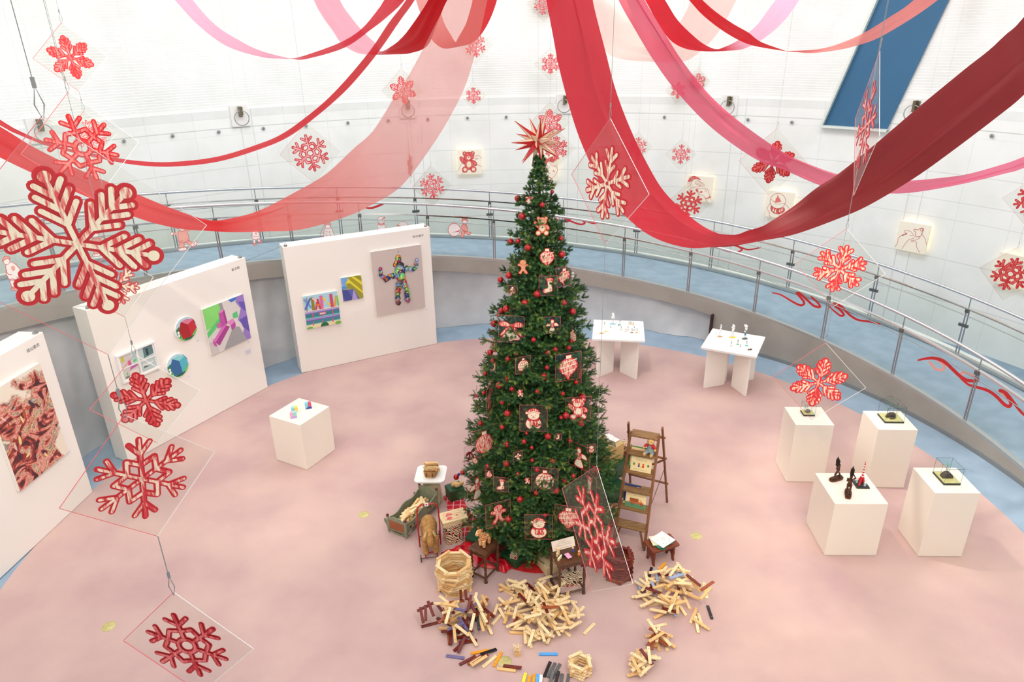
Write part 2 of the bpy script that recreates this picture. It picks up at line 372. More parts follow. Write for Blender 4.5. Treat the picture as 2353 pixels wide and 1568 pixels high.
# lamp niches with metal rings along the wall, and small steel studs
steel = mat('brushed_steel', (170, 172, 172), .28, 1); dark = mat('dark_metal', (70, 68, 62), .4, .8); chrome = mat('polished_chrome', (215, 217, 220), .12, 1)
for i, (t, z) in enumerate([(-56.2, 4.3), (-35.1, 4.23), (-14.2, 4.18), (6.7, 4.2), (27.8, 4.21), (48.7, 4.26)]):
    c = cyl(t, RW - .03, z); U = np.array([math.cos(math.radians(t)), -math.sin(math.radians(t)), 0])
    wh = ['beside the biggest hanging snowflake, low ribbon side', 'on the bare wall above the thin red ribbon', 'behind the pale sheer ribbon', 'beside the broad red ribbon right of the tree star', 'beside the pink ribbon', 'partly behind the dark crimson streamer'][i]
    T = thing('wall_lamp', 'wall lamp niche with steel ring ' + wh, 'wall lamp', group='ring lamps along the white wall', M=frame(c, U, (0, 0, 1)))
    b = MB(); b.box((0, 0, -.0), (.36, .42, .05)); b.build('niche_plate', white, T)
    b = MB(); b.box((0, .09, .09), (.045, .2, .14)); b.box((.04, .1, .05), (.05, .16, .05)); b.build('bracket', mat('bronze_metal', (126, 118, 98), .35, .8), T)
    b = MB(); b.tube([(.145 * math.cos(2 * PI * k / 28), -.035 + .145 * math.sin(2 * PI * k / 28), .15) for k in range(28)], .009, 6, closed=True); b.build('ring', steel, T, smooth=True)
STW=['left of the biggest wall gap, first in the row','second in the row, under the thin red streamer','third in the row, left of the second ring lamp','just right of the second ring lamp','above the ring-centred snowflake plate','right of that, nearest the thin red streamer','first one seen through the sheer streamer','last one seen through the sheer streamer','on the bare wall above the bear drawing','between the bear drawing and the tree star','right of the crimson streamer','right of the fifth ring lamp','left of the blue window','right of the crimson streamer, at the far right']
for i, (px, py) in enumerate([(284, 324), (396, 312), (502, 303), (605, 295), (703, 289), (799, 282), (892, 277), (983, 274), (1074, 271), (1163, 269), (1527, 269), (1719, 275), (1820, 281), (2280, 312)]):
    P = oncyl(px, py, RW - .02); t = theta(P); U = np.array([math.cos(math.radians(t)), -math.sin(math.radians(t)), 0])
    b = MB(); b.lathe([(.02, 0), (.034, .01), (.034, .03), (.018, .045), (.0, .046)], 10); o = b.build('wall_stud', steel, smooth=True); o.matrix_world = frame(P, U, (0, 0, 1))
    tag(o, 'small round steel stud ' + STW[i], 'stud', 'steel studs in a row on the wall')
# ------------------------------------------------------------------ the two curved railings
glass = clear('railing_glass', (246, 251, 249), .12)
posts = [-4 + 11.15 * k for k in range(-11, 9)]
def railing(R, label, inner):
    T = thing('railing', label, 'railing', group=None, loc=tuple(cyl(0, R, 0))); off = Vector(cyl(0, R, 0))
    def at(t, r, z): return tuple(Vector(cyl(t, r, z)) - off)
    fine = np.arange(-127, 90, 1.2)
    b = MB(); b.tube([at(t, R - .015, zr(t) + 1.07) for t in fine], .026, 10); b.build('handrail', chrome, T, smooth='all')
    b = MB(); b.grid([[at(t, R - .028, zr(t) + .84), at(t, R - .028, zr(t) + .865), at(t, R + .028, zr(t) + .865), at(t, R + .028, zr(t) + .84), at(t, R - .028, zr(t) + .84)] for t in fine]); b.build('glass_cap_rail', chrome, T)
    b = MB(); b.tube([at(t, R - .03, zr(t) + .74) for t in fine], .007, 6); b.build('wire_rail', steel, T, smooth='all')
    b = MB(); b.grid([[at(t, R - .05, zr(t) + .0), at(t, R - .05, zr(t) + .045), at(t, R + .03, zr(t) + .045), at(t, R + .03, zr(t))] for t in fine]); b.build('bottom_channel', mat('grey_aluminium', (190, 193, 192), .35, .7), T)
    for t in posts:
        z = zr(t); b = MB()
        for dt in (-.16, .16): b.tube([at(t + dt, R - .005, z), at(t + dt, R - .005, z + .84)], .0125, 6)
        b.tube([at(t, R - .005, z + .84), at(t, R - .01, z + 1.06)], .009, 6)
        c = at(t, R - .02, z + .82); b.box(c, (.06, .05, .06), 1, rz=-math.radians(t)); c = at(t, R - .015, z + 1.0); 
        if not inner: b.box(at(t, R - .03, z + .56), (.16, .03, .05), 1, rz=-math.radians(t))
        b.build('post', [steel, mat('clamp_metal', (120, 122, 120), .35, .9)], T)
    for a, c in zip(posts[:-1], posts[1:]):
        b = MB(); b.grid([[at(q, R, zr(q) + .05), at(q, R, zr(q) + .83)] for q in np.linspace(a + .35, c - .35, 7)]); b.build('glass_panel', glass, T)
    return T
railing(RI, 'inner curved chrome and glass railing on the edge of the ramp above the pink floor', True)
railing(RO, 'outer curved chrome and glass railing of the ramp in front of the white wall', False)

# ------------------------------------------------------------------ exhibition panels, plinths
def corner_box(x, y, a, w, d, h): return np.array([x, y, 0.]), np.array([math.cos(a), math.sin(a), 0]), w, d, h
class Panel: pass
def panel(x, y, deg, w, d, h, label):
    a = math.radians(deg); p = Panel(); p.O = np.array([x, y, 0.]); p.U = np.array([math.cos(a), math.sin(a), 0]); p.N = np.array([math.sin(a), -math.cos(a), 0]); p.M = frame(p.O, p.U, (0, 0, 1)); p.h = h
    T = thing('exhibition_partition', label, 'partition', group='white exhibition partitions', M=p.M)
    b = MB(); b.box((w / 2, h / 2 + .006, -d / 2), (w, h - .012, d)); b.build('board', warmwhite, T, bevel=.004)
    b = MB(); b.box((w / 2, .004, -d / 2), (w - .03, .008, d - .03)); b.build('base_plate', dark, T)
    for q in (.06, w - .06):
        b = MB(); b.box((q, h + .012, -.05), (.05, .02, .05)); b.tube([(q + .015 * math.cos(k), h + .035 + .015 * math.sin(k), -.05) for k in np.linspace(0, 5.4, 7)], .004, 5); b.build('eyelet', steel, T)
    p.T = T; return p
PA = panel(-6.083, 5.337, 84.3, 2.69, .32, 2.41, 'white partition cropped by the left frame edge carrying the abstract floral painting')
PB = panel(-5.677, 8.734, 60.708, 2.691, .317, 2.41, 'white partition carrying the two round house pictures and the window picture')
PC = panel(-3.904, 11.628, 27.424, 2.696, .326, 2.41, 'white partition carrying the multicoloured figure painting')
def plinth(x, y, deg, w, d, h, label, m=None):
    T = thing('plinth', label, 'plinth', loc=(x, y, .0), rz=math.radians(deg), group='white display plinths')
    b = MB(); b.box((w / 2, d / 2, h / 2 + .006), (w, d, h - .012)); b.build('body', m or mat('cream_white_paint', (243, 233, 220), .6), T, bevel=.003)
    b = MB(); b.box((w / 2, d / 2, .004), (w - .03, d - .03, .008)); b.build('base_plate', dark, T)
    return T
plinth(-2.974, 8.457, 61.8, .602, .592, .752, 'low white plinth standing alone left of the tree with three painted blocks on top')
plinth(3.729, 7.972, -3, .501, .489, .912, 'tall white plinth with the smallest glass case, behind the bronze figures plinth')
plinth(4.743, 7.811, -3.4, .5, .496, .915, 'tall white plinth nearest the ramp wall with the gabled glass case holding a dark animal')
plinth(4.717, 6.45, -2.25, .502, .503, .909, 'tall white plinth with the glass case holding a dark half dome')
plinth(3.638, 6.494, -1.9, .6, .607, .752, 'low wide white plinth carrying bronze figures and a red tower model')
# two tables on board legs
def board_table(cx, cy, deg, label, legs):
    T = thing('display_table', label, 'table', loc=(cx, cy, 0), rz=math.radians(deg), group='white display tables on board legs')
    b = MB(); b.box((0, 0, .785), (.91, .91, .035)); b.build('tabletop', white, T, bevel=.003)
    for q in legs:
        a = math.radians(q); b = MB(); R = Matrix.Rotation(a, 3, 'Z'); b.box(R @ Vector((.30, 0, .385)), (.40, .04, .765), R=R); b.build('leg', warmwhite, T, bevel=.003)
    return T
TB1 = board_table(1.915, 11.55, -8.3, 'white square display table nearer the tree with many tiny wire figures', (45, 135, 225, 315))
TB2 = board_table(3.80, 10.93, -27.4, 'white square display table beside the ramp wall with three taller white figures', (45, 135, 225, 315))
# brass floor caps
brass = noisy('worn_brass', (196, 186, 118), (214, 206, 148), 30, .4, metal=.4)
for px, py, w in [(836, 1183, 'left of the rocking cradle'), (250, 1440, 'near the lower left hanging snowflake'), (1600, 1232, 'right of the small wooden step stool'), (1160, 1521, 'among the loose planks in front')]:
    P = onz(px, py, .009); b = MB(); b.lathe([(.0, 0), (.07, 0), (.07, .003), (.055, .006), (.0, .006)], 24); b.box((0, 0, .006), (.03, .006, .003)); o = b.build('floor_cap', brass, smooth=True); o.location = P; o.location.z = .008
    tag(o, 'round brass floor socket cover ' + w, 'floor cap', 'brass floor socket covers')

# ------------------------------------------------------------------ fabric streamers hung from the ceiling above the tree
RIB = {
"R1":[((-150,205),(-150,285)),((0,291),(0,362)),((79,339),(79,400)),((189,393),(189,448)),((319,448),(316,501)),((400,481),(408,525)),((480,506),(480,531)),((540,500),(540,534)),((600,482),(610,532)),((676,443),(690,528)),((749,400),(790,500)),((812,342),(860,468)),((857,301),(925,425)),((906,224),(995,332)),((939,173),(1040,258)),((967,122),(1072,190)),((998,61),(1097,102)),((1028,0),(1120,0)),((1056,-80),(1140,-100))],
"R2":[((-150,180),(-150,195)),((0,275),(0,288)),((51,304),(51,313)),((127,334),(120,339)),((242,358),(242,367)),((319,370),(319,380)),((398,372),(398,383)),((500,360),(500,372)),((600,329),(600,342)),((651,306),(664,314)),((702,270),(727,268)),((753,227),(791,212)),((804,173),(842,155)),((855,110),(880,105)),((893,53),(919,48)),((933,0),(953,0)),((985,-90),(1005,-90))],
"R3":[((360,-110),(320,-100)),((443,0),(402,0)),((497,59),(459,61)),((561,99),(523,107)),((600,117),(600,131)),((651,131),(651,135)),((671,134),(671,135.5)),((702,127),(702,136)),((779,99),(791,110)),((830,67),(855,66)),((870,20),(893,36)),((883,0),(930,0)),((930,-70),(980,-70))],
"R4":[((740,-100),(680,-100)),((781,0),(721,0)),((804,36),(740,36)),((830,68),(764,70)),((850,88),(785,100)),((865,102),(819,121)),((876,118),(850,125.5)),((906,102),(906,125)),((926,84),(944,122)),((942,64),(982,105)),((965,31),(1006,51)),((984,0),(1028,0)),((1030,-90),(1080,-90))],
"R5":[((990,-80),(935,-80)),((1005,0),(956,0)),((1021,53),(975,55)),((1035,78),(993,92)),((1046,96),(1018,111)),((1052,88),(1050,108)),((1059,76),(1087,97)),((1072,51),(1117,62)),((1086,0),(1142,0)),((1100,-80),(1155,-80))],
"R6":[((1350,-100),(1235,-100)),((1362,0),(1255,0)),((1391,117),(1271,84)),((1417,214),(1287,166)),((1455,311),(1325,300)),((1500,400),(1368,400)),((1531,446),(1396,446)),((1570,484),(1437,497)),((1608,515),(1500,545)),((1646,535),(1582,570)),((1697,547),(1660,565)),((1728,533),(1710,561)),((1753,520),(1760,552)),((1817,479),(1829,538)),((1875,433),(1931,501)),((1926,400),(2000,470)),((2008,334),(2100,410)),((2110,247),(2186,349)),((2212,163),(2290,270)),((2301,89),(2353,218)),((2410,-40),(2460,110))],
"R7":[((1430,-100),(1375,-100)),((1481,0),(1421,0)),((1526,74),(1455,61)),((1570,143),(1504,142)),((1634,222),(1560,217)),((1710,288),(1640,298)),((1800,350),(1735,365)),((1860,378),(1800,390)),((1930,402),(1887,427)),((2010,415),(1960,442)),((2095,415),(2046,445)),((2187,406),(2110,441)),((2225,400),(2212,423)),((2290,382),(2306,400)),((2353,360),(2353,386)),((2480,300),(2480,330))],
"R8":[((1410,-90),(1330,-90)),((1440,0),(1362,0)),((1455,40),(1375,70)),((1475,70),(1391,117)),((1495,84),(1425,135)),((1513,90),(1480,141)),((1534,89),(1560,143)),((1550,72),(1600,126)),((1570,38),(1650,75)),((1588,0),(1692,0)),((1620,-90),(1730,-90))],
"R9":[((1470,-90),(1425,-90)),((1528,0),(1482,0)),((1557,46),(1510,50)),((1595,84),(1540,92)),((1620,103),(1575,112)),((1645,113),(1620,118)),((1665,108),(1667,117)),((1697,92),(1710,112)),((1736,61),(1753,90)),((1760,30),(1800,50)),((1782,0),(1837,0)),((1850,-90),(1900,-90))],
"R10":[((1530,-80),(1500,-90)),((1614,0),(1583,0)),((1646,28),(1613,33)),((1685,55),(1654,66)),((1720,75),(1697,92)),((1748,96),(1735,106)),((1800,115),(1800,117)),((1812,117),(1814,118.5)),((1880,113),(1863,122)),((1932,99),(1906,118)),((1988,74),(1965,106)),((2046,38),(2034,79)),((2100,0),(2155,0)),((2220,-110),(2260,-100))]}
def cr(P, k):
    P = np.array(P, float); n = len(P); o = []
    for i in range(n - 1):
        a, b_, c, d = P[max(0, i - 1)], P[i], P[i + 1], P[min(n - 1, i + 2)]
        for q in range(k):
            t = q / k; o.append(.5 * (2 * b_ + (c - a) * t + (2 * a - 5 * b_ + 4 * c - d) * t * t + (3 * b_ - a - 3 * c + d) * t**3))
    o.append(P[-1]); return np.array(o)
def streamer(key, phi, m, label, tilt=.12, apex_end=-1, folds=.02, seed=0):
    A, B = [], []
    for a, b_ in RIB[key]:
        c = onaz((a[0] + b_[0]) / 2, (a[1] + b_[1]) / 2, phi); t = (c - EY) @ _F
        t = max(t, 2.2); A.append(atdepth(a[0], a[1], t + tilt)); B.append(atdepth(b_[0], b_[1], t - tilt))
    ap = np.array([CX, CY, ZC - .012]); e = (math.sin(math.radians(phi)), math.cos(math.radians(phi)), 0); side = np.array([math.cos(math.radians(phi)), -math.sin(math.radians(phi)), 0]) * .05
    i0, i1 = (0, 1) if apex_end == 0 else (-1, -2)
    pa, pb = ap + side, ap - side
    if (A[i0] - B[i0]) @ side < 0: pa, pb = pb, pa
    j0, j1 = (-1, -2) if apex_end == 0 else (0, 1)
    oc = (A[j0] + B[j0]) / 2; w2 = (A[j0] - B[j0]) / 2; dr = oc - (A[j1] + B[j1]) / 2; dr = dr / np.linalg.norm(dr)
    r0 = math.hypot(oc[0] - CX, oc[1] - CY); ext = min(1.8, max(.3, RW - .3 - r0)); far = oc + dr * ext * .8 + np.array([0, 0, ext * .5])
    rr = math.hypot(far[0] - CX, far[1] - CY)
    if rr > RW - .25: far[:2] = np.array([CX, CY]) + (far[:2] - np.array([CX, CY])) * (RW - .25) / rr
    far[2] = min(far[2], ZC - .2)
    fa, fb = far + w2 * .6, far - w2 * .6; fc = far + np.array([dr[0], dr[1], 0]) * .15; fc[2] = ZC - .012
    if apex_end == 0: A = [pa] + A + [fa]; B = [pb] + B + [fb]; A.append(fc + w2 * .3); B.append(fc - w2 * .3)
    else: A = [fa] + A + [pa]; B = [fb] + B + [pb]; A.insert(0, fc + w2 * .3); B.insert(0, fc - w2 * .3)
    A = cr(A, 6); B = cr(B, 6); n = len(A); nx = 9; G = []
    for i in range(n):
        row = []; wv = B[i] - A[i]; tv = (A[min(n - 1, i + 1)] + B[min(n - 1, i + 1)]) - (A[max(0, i - 1)] + B[max(0, i - 1)])
        nn = np.cross(wv, tv); nn = nn / (np.linalg.norm(nn) + 1e-9)
        for j in range(nx):
            s_ = j / (nx - 1); w = folds * math.sin(s_ * PI) * (math.sin(s_ * 9 + i * .05 + seed) + .8 * math.sin(s_ * 17 + i * .09 + seed * 2)) * min(1, np.linalg.norm(wv) * 3)
            row.append(tuple(A[i] + wv * s_ + nn * w))
        G.append(row)
    b = MB(); b.grid(G); o = b.build('fabric_streamer', m, smooth='all'); at_ = o.data.attributes.new('along', 'FLOAT', 'POINT'); at_.data.foreach_set('value', np.repeat(np.linspace(0, 1, n), nx).astype(np.float32)); tag(o, label, 'streamer', 'fabric streamers hanging over the hall'); return o
R_, P_, L_ = (205, 18, 34), (228, 96, 128), (240, 160, 196)
streamer('R1', -85, cloth2('red_to_blush_voile', (190, 12, 18), (236, 150, 142), .02, .55, .38, .40, .74), 'wide red streamer turning sheer pink where it rises, sagging lowest on the left', .15, folds=.03, seed=1)
streamer('R2', -68, cloth2('narrow_red_voile', (214, 30, 44), (214, 30, 44), .08, .08), 'narrow red streamer curving above the wide left streamer', .02, folds=.006)
streamer('R3', -50, cloth2('pink_to_red_voile', (240, 150, 180), (220, 40, 60), .25, .08, .5, .45, .6), 'thin pink streamer at the upper left turning red towards the middle', .03, folds=.006)
streamer('R4', -38, cloth2('lilac_to_crimson_voile', (240, 150, 175), (186, 8, 20), .3, .0, .4, .5, .58), 'short looping streamer at the top left of the tree, lilac pink then crimson', .05, folds=.012)
streamer('R5', -22, cloth2('peach_to_red_voile', (244, 150, 140), (218, 20, 36), .3, .05, .5, .2, .5), 'red streamer loop nearest above the tree star on its left', .03, folds=.012)
streamer('R6', 105, cloth2('rose_to_crimson_satin', (210, 20, 46), (128, 0, 6), .04, 0, .24, .35, .62), 'broadest crimson streamer sweeping to the upper right corner', .15, 0, folds=.04, seed=2)
streamer('R7', 75, cloth2('long_pink_voile', (228, 84, 116), (232, 110, 142), .15, .12), 'long pink streamer right of the tree passing behind the crimson one', .1, 0, folds=.03, seed=3)
streamer('R8', 36, cloth2('pale_peach_voile', (250, 214, 204), (246, 196, 186), .4, .4), 'pale peach sheer streamer loop at the top centre right', .03, 0, folds=.012)
streamer('R9', 43, cloth2('rose_to_lilac_voile', (214, 24, 44), (244, 170, 204), .03, .3, .5, .5, .62), 'rose red streamer turning lilac pink at the top right of the tree', .03, 0, folds=.01)
streamer('R10', 52, cloth2('red_to_salmon_voile', (214, 20, 34), (244, 140, 130), .03, .2, .5, .48, .6), 'slim red streamer turning salmon in front of the blue window', .02, 0, folds=.006)

# ------------------------------------------------------------------ the Christmas tree
TX, TY, TZ = .30, 7.0, 4.62
_prof = []
for py, hw in [(372, 5), (400, 13), (430, 24), (470, 42), (540, 50), (600, 60), (650, 73), (700, 88), (760, 98), (820, 112), (880, 124), (950, 138), (1000, 148), (1060, 150), (1120, 164), (1150, 166), (1172, 150), (1195, 125), (1230, 96)]:
    lo, hi = -.6, 5
    for _ in range(40):
        mz = (lo + hi) / 2
        if prj((TX, TY, mz))[1] > py: lo = mz
        else: hi = mz
    _prof.append((mz, hw * prj((TX, TY, mz))[2] / FPX))
_prof = _prof[::-1]
def trad(z): return float(np.interp(z, [p[0] for p in _prof], [p[1] for p in _prof]))
tree = thing('christmas_tree', 'tall dark green artificial Christmas tree in the middle of the pink carpet', 'Christmas tree', (TX, TY, 0))
b = MB(); b.tube([(0, 0, .02), (0, 0, 2), (0, 0, TZ - .12)], [.05, .035, .012], 8); b.build('trunk', mat('tree_trunk', (70, 54, 34), .8), tree)
b = MB()
for k in range(4): a = k * PI / 2 + .4; b.tube([(0, 0, .12), (.42 * math.cos(a), .42 * math.sin(a), .02)], .018, 6)
b.build('stand', mat('tree_stand', (34, 60, 40), .5), tree)
def foliage():
    S0, S1, BR = [], [], []          # sprig start, end
    z = .14; lv = 0
    while z < TZ - .05:
        R = trad(z); n = max(6, int(2 * PI * R / .115)); ph = RNG.uniform(0, 6)
        for i in range(n):
            a = ph + 2 * PI * (i + RNG.uniform(-.3, .3)) / n; L = R * RNG.uniform(.70, 1.03)
            if RNG.random() < .12: L = R * 1.03 + .04
            d = np.array([math.cos(a), math.sin(a), 0]); t_ = np.array([-math.sin(a), math.cos(a), 0]); rise = RNG.uniform(-.22, .25)
            p0 = np.array([0, 0, z + .06 * L]); pts = []
            for q in np.linspace(0, 1, 6): pts.append(p0 + d * L * q + np.array([0, 0, rise * L * q - .07 * L * q * q + .06 * max(0, q - .7) * L]))
            BR.append(pts)
            m = max(2, int(L / .055))
            for s_ in np.linspace(max(.15, 1 - .75 / max(L, .1)), 1.0, m):
                x = s_ * 5; k = min(4, int(x)); p = pts[k] * (1 - (x - k)) + pts[k + 1] * (x - k)
                for sd in (-1, 1):
                    ln = RNG.uniform(.08, .15) * (1.15 - .35 * s_) * min(1, .35 + R * 1.4)
                    dr = d * RNG.uniform(.45, .9) + t_ * sd * RNG.uniform(.5, 1) + np.array([0, 0, RNG.uniform(-.25, .55)]); dr /= np.linalg.norm(dr)
                    S0.append(p); S1.append(p + dr * ln)
            dr = d + np.array([0, 0, RNG.uniform(-.1, .5)]); dr /= np.linalg.norm(dr); S0.append(pts[-1]); S1.append(pts[-1] + dr * .09 * min(1, .4 + R))
            S0.append(pts[-1]); dr = d * .6 + np.array([0, 0, RNG.uniform(.5, 1.2)]) + t_ * RNG.uniform(-.4, .4); dr /= np.linalg.norm(dr); S1.append(pts[-1] + dr * .09 * min(1, .4 + R)); S0.append(pts[-2]); dr = d * .3 + np.array([0, 0, 1.]) + t_ * RNG.uniform(-.7, .7); dr /= np.linalg.norm(dr); S1.append(pts[-2] + dr * .10 * min(1, .4 + R))
            S0.append(pts[-1]); dr = d + t_ * RNG.uniform(-.8, .8); dr /= np.linalg.norm(dr); S1.append(pts[-1] + dr * .08 * min(1, .4 + R))
        z += .055 + .06 * min(R, .8); lv += 1
    for k in range(14): S0.append(np.array([0, 0, TZ - .22 + .012 * k])); a = k * 2.4; S1.append(S0[-1] + np.array([.05 * math.cos(a), .05 * math.sin(a), .05]))
    S0 = np.array(S0); S1 = np.array(S1); n = len(S0); K = 38
    D = S1 - S0; L = np.linalg.norm(D, axis=1, keepdims=True); D = D / L
    up = np.tile([0, 0, 1.], (n, 1)); A = np.cross(D, up); A /= np.linalg.norm(A, axis=1, keepdims=True) + 1e-9; B = np.cross(D, A)
    q = (np.arange(K) + .5) / K; ang = np.arange(K) * 2.399
    q = np.tile(q, (n, 1)); ang = ang[None] + RNG.uniform(0, 6, (n, 1)); nl = RNG.uniform(.016, .029, (n, K))
    base = S0[:, None] + D[:, None] * (L[:, None] * q[..., None])
    out = A[:, None] * np.cos(ang)[..., None] + B[:, None] * np.sin(ang)[..., None]
    tip = base + (out * .85 + D[:, None] * .65) * nl[..., None]
    sd = np.cross(out, D[:, None]) * .0034
    V = np.stack([base - sd, base + sd, tip], 2).reshape(-1, 3)
    nF = n * K
    mi = RNG.choice([0, 0, 0, 1, 1, 2], n); rad = np.hypot(S1[:, 0], S1[:, 1]); 
    me = bpy.data.meshes.new('foliage'); me.vertices.add(nF * 3); me.vertices.foreach_set('co', V.ravel().astype(np.float32))
    me.loops.add(nF * 3); me.loops.foreach_set('vertex_index', np.arange(nF * 3, dtype=np.int32)); me.polygons.add(nF)
    me.polygons.foreach_set('loop_start', np.arange(0, nF * 3, 3, dtype=np.int32)); me.polygons.foreach_set('loop_total', np.full(nF, 3, np.int32))
    me.polygons.foreach_set('material_index', np.repeat(mi, K).astype(np.int32))
    for nm, c in (('needle_green', (70, 112, 58)), ('needle_deep_green', (50, 88, 54)), ('needle_light_green', (126, 150, 72))): me.materials.append(mat(nm, c, .5, spec=.3))
    me.update(); me.validate(); o = bpy.data.objects.new('foliage', me); COL.objects.link(o); o.parent = tree
    b = MB()
    for p in BR: b.tube(p[::2] + [p[-1]], [.008, .007, .005, .003], 3, cap=False)
    b.build('branches', mat('branch_wire', (48, 56, 34), .8), tree)
foliage()
# star of paper spikes on the tree top
star_c = atdepth(1237, 325, prj((TX, TY, TZ))[2]); 
T = thing('tree_star', 'cream and red many-spiked star on the tip of the Christmas tree', 'star', tuple(star_c))
b = MB(); gr = (1 + 5**.5) / 2
dirs = []
for i in range(26):
    zz = 1 - 2 * (i + .5) / 26; a = i * 2.39996; r = math.sqrt(1 - zz * zz); dirs.append(Vector((r * math.cos(a), r * math.sin(a), zz)))
for i, d in enumerate(dirs):
    L = [.31, .24, .29, .2][i % 4]; t1 = d.orthogonal().normalized(); t2 = d.cross(t1); w = .034
    q = [d * .05 + (t1 * math.cos(k * PI / 2 + i) + t2 * math.sin(k * PI / 2 + i)) * w for k in range(4)]; tip = d * L
    for k in range(4): b.add([q[k], q[(k + 1) % 4], tip], [(0, 1, 2)], 1 if (k + i) % 3 == 0 else 0)
    for k in range(4): b.tube([q[k], tip], [.0028, .0014], 4, 1, cap=False)
b.build('spikes', [mat('cream_paper', (250, 232, 196), .7), mat('red_paint', (206, 40, 44), .5)], T)
b = MB(); b.tube([(0, 0, .2), (0, 0, ZC - .05 - star_c[2])], .0012, 4); b.build('hanging_thread', mat('nylon_thread', (190, 190, 190), .4), T)

# ------------------------------------------------------------------ printed motifs used on acrylic plates
def scratch(name, c1, c2, lo, hi, sc=130, st=(1, .16, 1), rot=.9):
    m = noisy(name, c1, c2, sc, .6, 3, st, lo, hi); n = m.node_tree.nodes
    for x in n:
        if x.type == 'MAPPING': x.inputs['Rotation'].default_value = (0, 0, rot)
    return m
RED = mat('print_red', (208, 36, 44), .55); DRED = mat('print_dark_red', (182, 22, 30), .55); CREAM = mat('print_cream', (250, 232, 204), .6); WHITE = mat('print_white', (252, 248, 242), .6)
SCR = scratch('print_red_hatching', (250, 214, 190), (214, 52, 60), .42, .56); SCRL = scratch('print_light_hatching', (250, 232, 204), (226, 84, 84), .47, .62); SCRD = scratch('print_dense_hatching', (232, 120, 116), (196, 28, 36), .38, .6)
TAN = mat('print_tan', (226, 160, 120), .6)
def m_lemon(A, s, fill=None):
    P = [(0, .42), (.3, .3), (.42, .05), (.34, -.2), (.12, -.42), (0, -.62), (-.12, -.42), (-.34, -.2), (-.42, .05), (-.3, .3)]
    P = [(x * s, y * s) for x, y in P]; A.blob(P, fill or SCR, RED, .045 * s)
    for y in (.24, .02, -.2): A.line([(-.38 * s, (y - .06) * s), (.38 * s, (y + .08) * s)] if y > -.1 else [(-.28 * s, (y - .08) * s), (.3 * s, (y + .05) * s)], .04 * s, CREAM, 2)
    A.rect(-.13 * s, .38 * s, .13 * s, .56 * s, CREAM, 2); A.line([(-.13 * s, .38 * s), (-.13 * s, .56 * s), (.13 * s, .56 * s), (.13 * s, .38 * s)], .03 * s, RED, 2.5, True)
def m_ball(A, s):
    A.ell(0, -.08 * s, .42 * s, .46 * s, RED, 1); A.ell(0, -.08 * s, .39 * s, .43 * s, SCR, 1.5)
    A.rect(-.13 * s, .34 * s, .13 * s, .54 * s, RED, 2); A.rect(-.10 * s, .36 * s, .10 * s, .51 * s, CREAM, 2.5)
def m_globe(A, s):
    A.ell(0, -.06 * s, .44 * s, .46 * s, RED, 1); A.ell(0, -.06 * s, .41 * s, .43 * s, CREAM, 1.5)
    for k in (-.62, -.2, .2, .62):
        A.line([(k * .42 * s * math.cos(t) + .05 * s * math.sin(t * 2), -.06 * s + .43 * s * math.sin(t)) for t in np.linspace(-PI / 2, PI / 2, 7)], .028 * s, RED, 2)
    for y in (-.3, -.1, .1, .3):
        w = .42 * math.sqrt(max(0, 1 - ((y) / .46)**2)); A.line([(-w * s, (y - .10) * s), (0, (y - .14) * s), (w * s, (y - .02) * s)], .028 * s, RED, 2)
    A.rect(-.1 * s, .38 * s, .1 * s, .54 * s, CREAM, 2); A.line([(-.1 * s, .38 * s), (-.1 * s, .54 * s), (.1 * s, .54 * s), (.1 * s, .38 * s)], .03 * s, RED, 2.5, True)
def m_snowman(A, s):
    A.ell(0, -.26 * s, .36 * s, .33 * s, RED, 1); A.ell(0, -.26 * s, .33 * s, .30 * s, CREAM, 1.5); A.ell(.0, .16 * s, .27 * s, .24 * s, RED, 2); A.ell(0, .16 * s, .245 * s, .215 * s, CREAM, 2.5)
    A.blob([(-.26 * s, .22 * s), (-.2 * s, .42 * s), (0, .5 * s), (.2 * s, .42 * s), (.26 * s, .26 * s), (0, .34 * s)], SCR, RED, .03 * s, 3)
    A.line([(-.26 * s, .25 * s), (0, .35 * s), (.27 * s, .28 * s)], .08 * s, RED, 3.6); A.line([(-.26 * s, .25 * s), (0, .35 * s), (.27 * s, .28 * s)], .05 * s, CREAM, 4); A.ell(-.29 * s, .28 * s, .075 * s, .075 * s, RED, 4.2); A.ell(-.29 * s, .28 * s, .055 * s, .055 * s, CREAM, 4.5)
    A.blob([(-.22 * s, -.02 * s), (0, -.08 * s), (.22 * s, -.01 * s), (.2 * s, -.1 * s), (.02 * s, -.16 * s), (-.2 * s, -.1 * s)], SCRD, RED, .03 * s, 5)
    A.blob([(-.12 * s, -.1 * s), (.0, -.12 * s), (.03 * s, -.36 * s), (-.14 * s, -.34 * s)], SCR, RED, .03 * s, 5.6); A.blob([(.02 * s, -.12 * s), (.1 * s, -.12 * s), (.22 * s, -.32 * s), (.1 * s, -.38 * s)], SCR, RED, .03 * s, 6.2)
    for x, y in ((-.09, .17), (.09, .18), (0, -.44), (0, -.5)): A.ell(x * s, y * s, .016 * s, .016 * s, RED, 7)
    A.ell(0, .12 * s, .025 * s, .02 * s, RED, 7); A.line([(-.07 * s, .08 * s), (0, .05 * s), (.07 * s, .08 * s)], .015 * s, RED, 7)
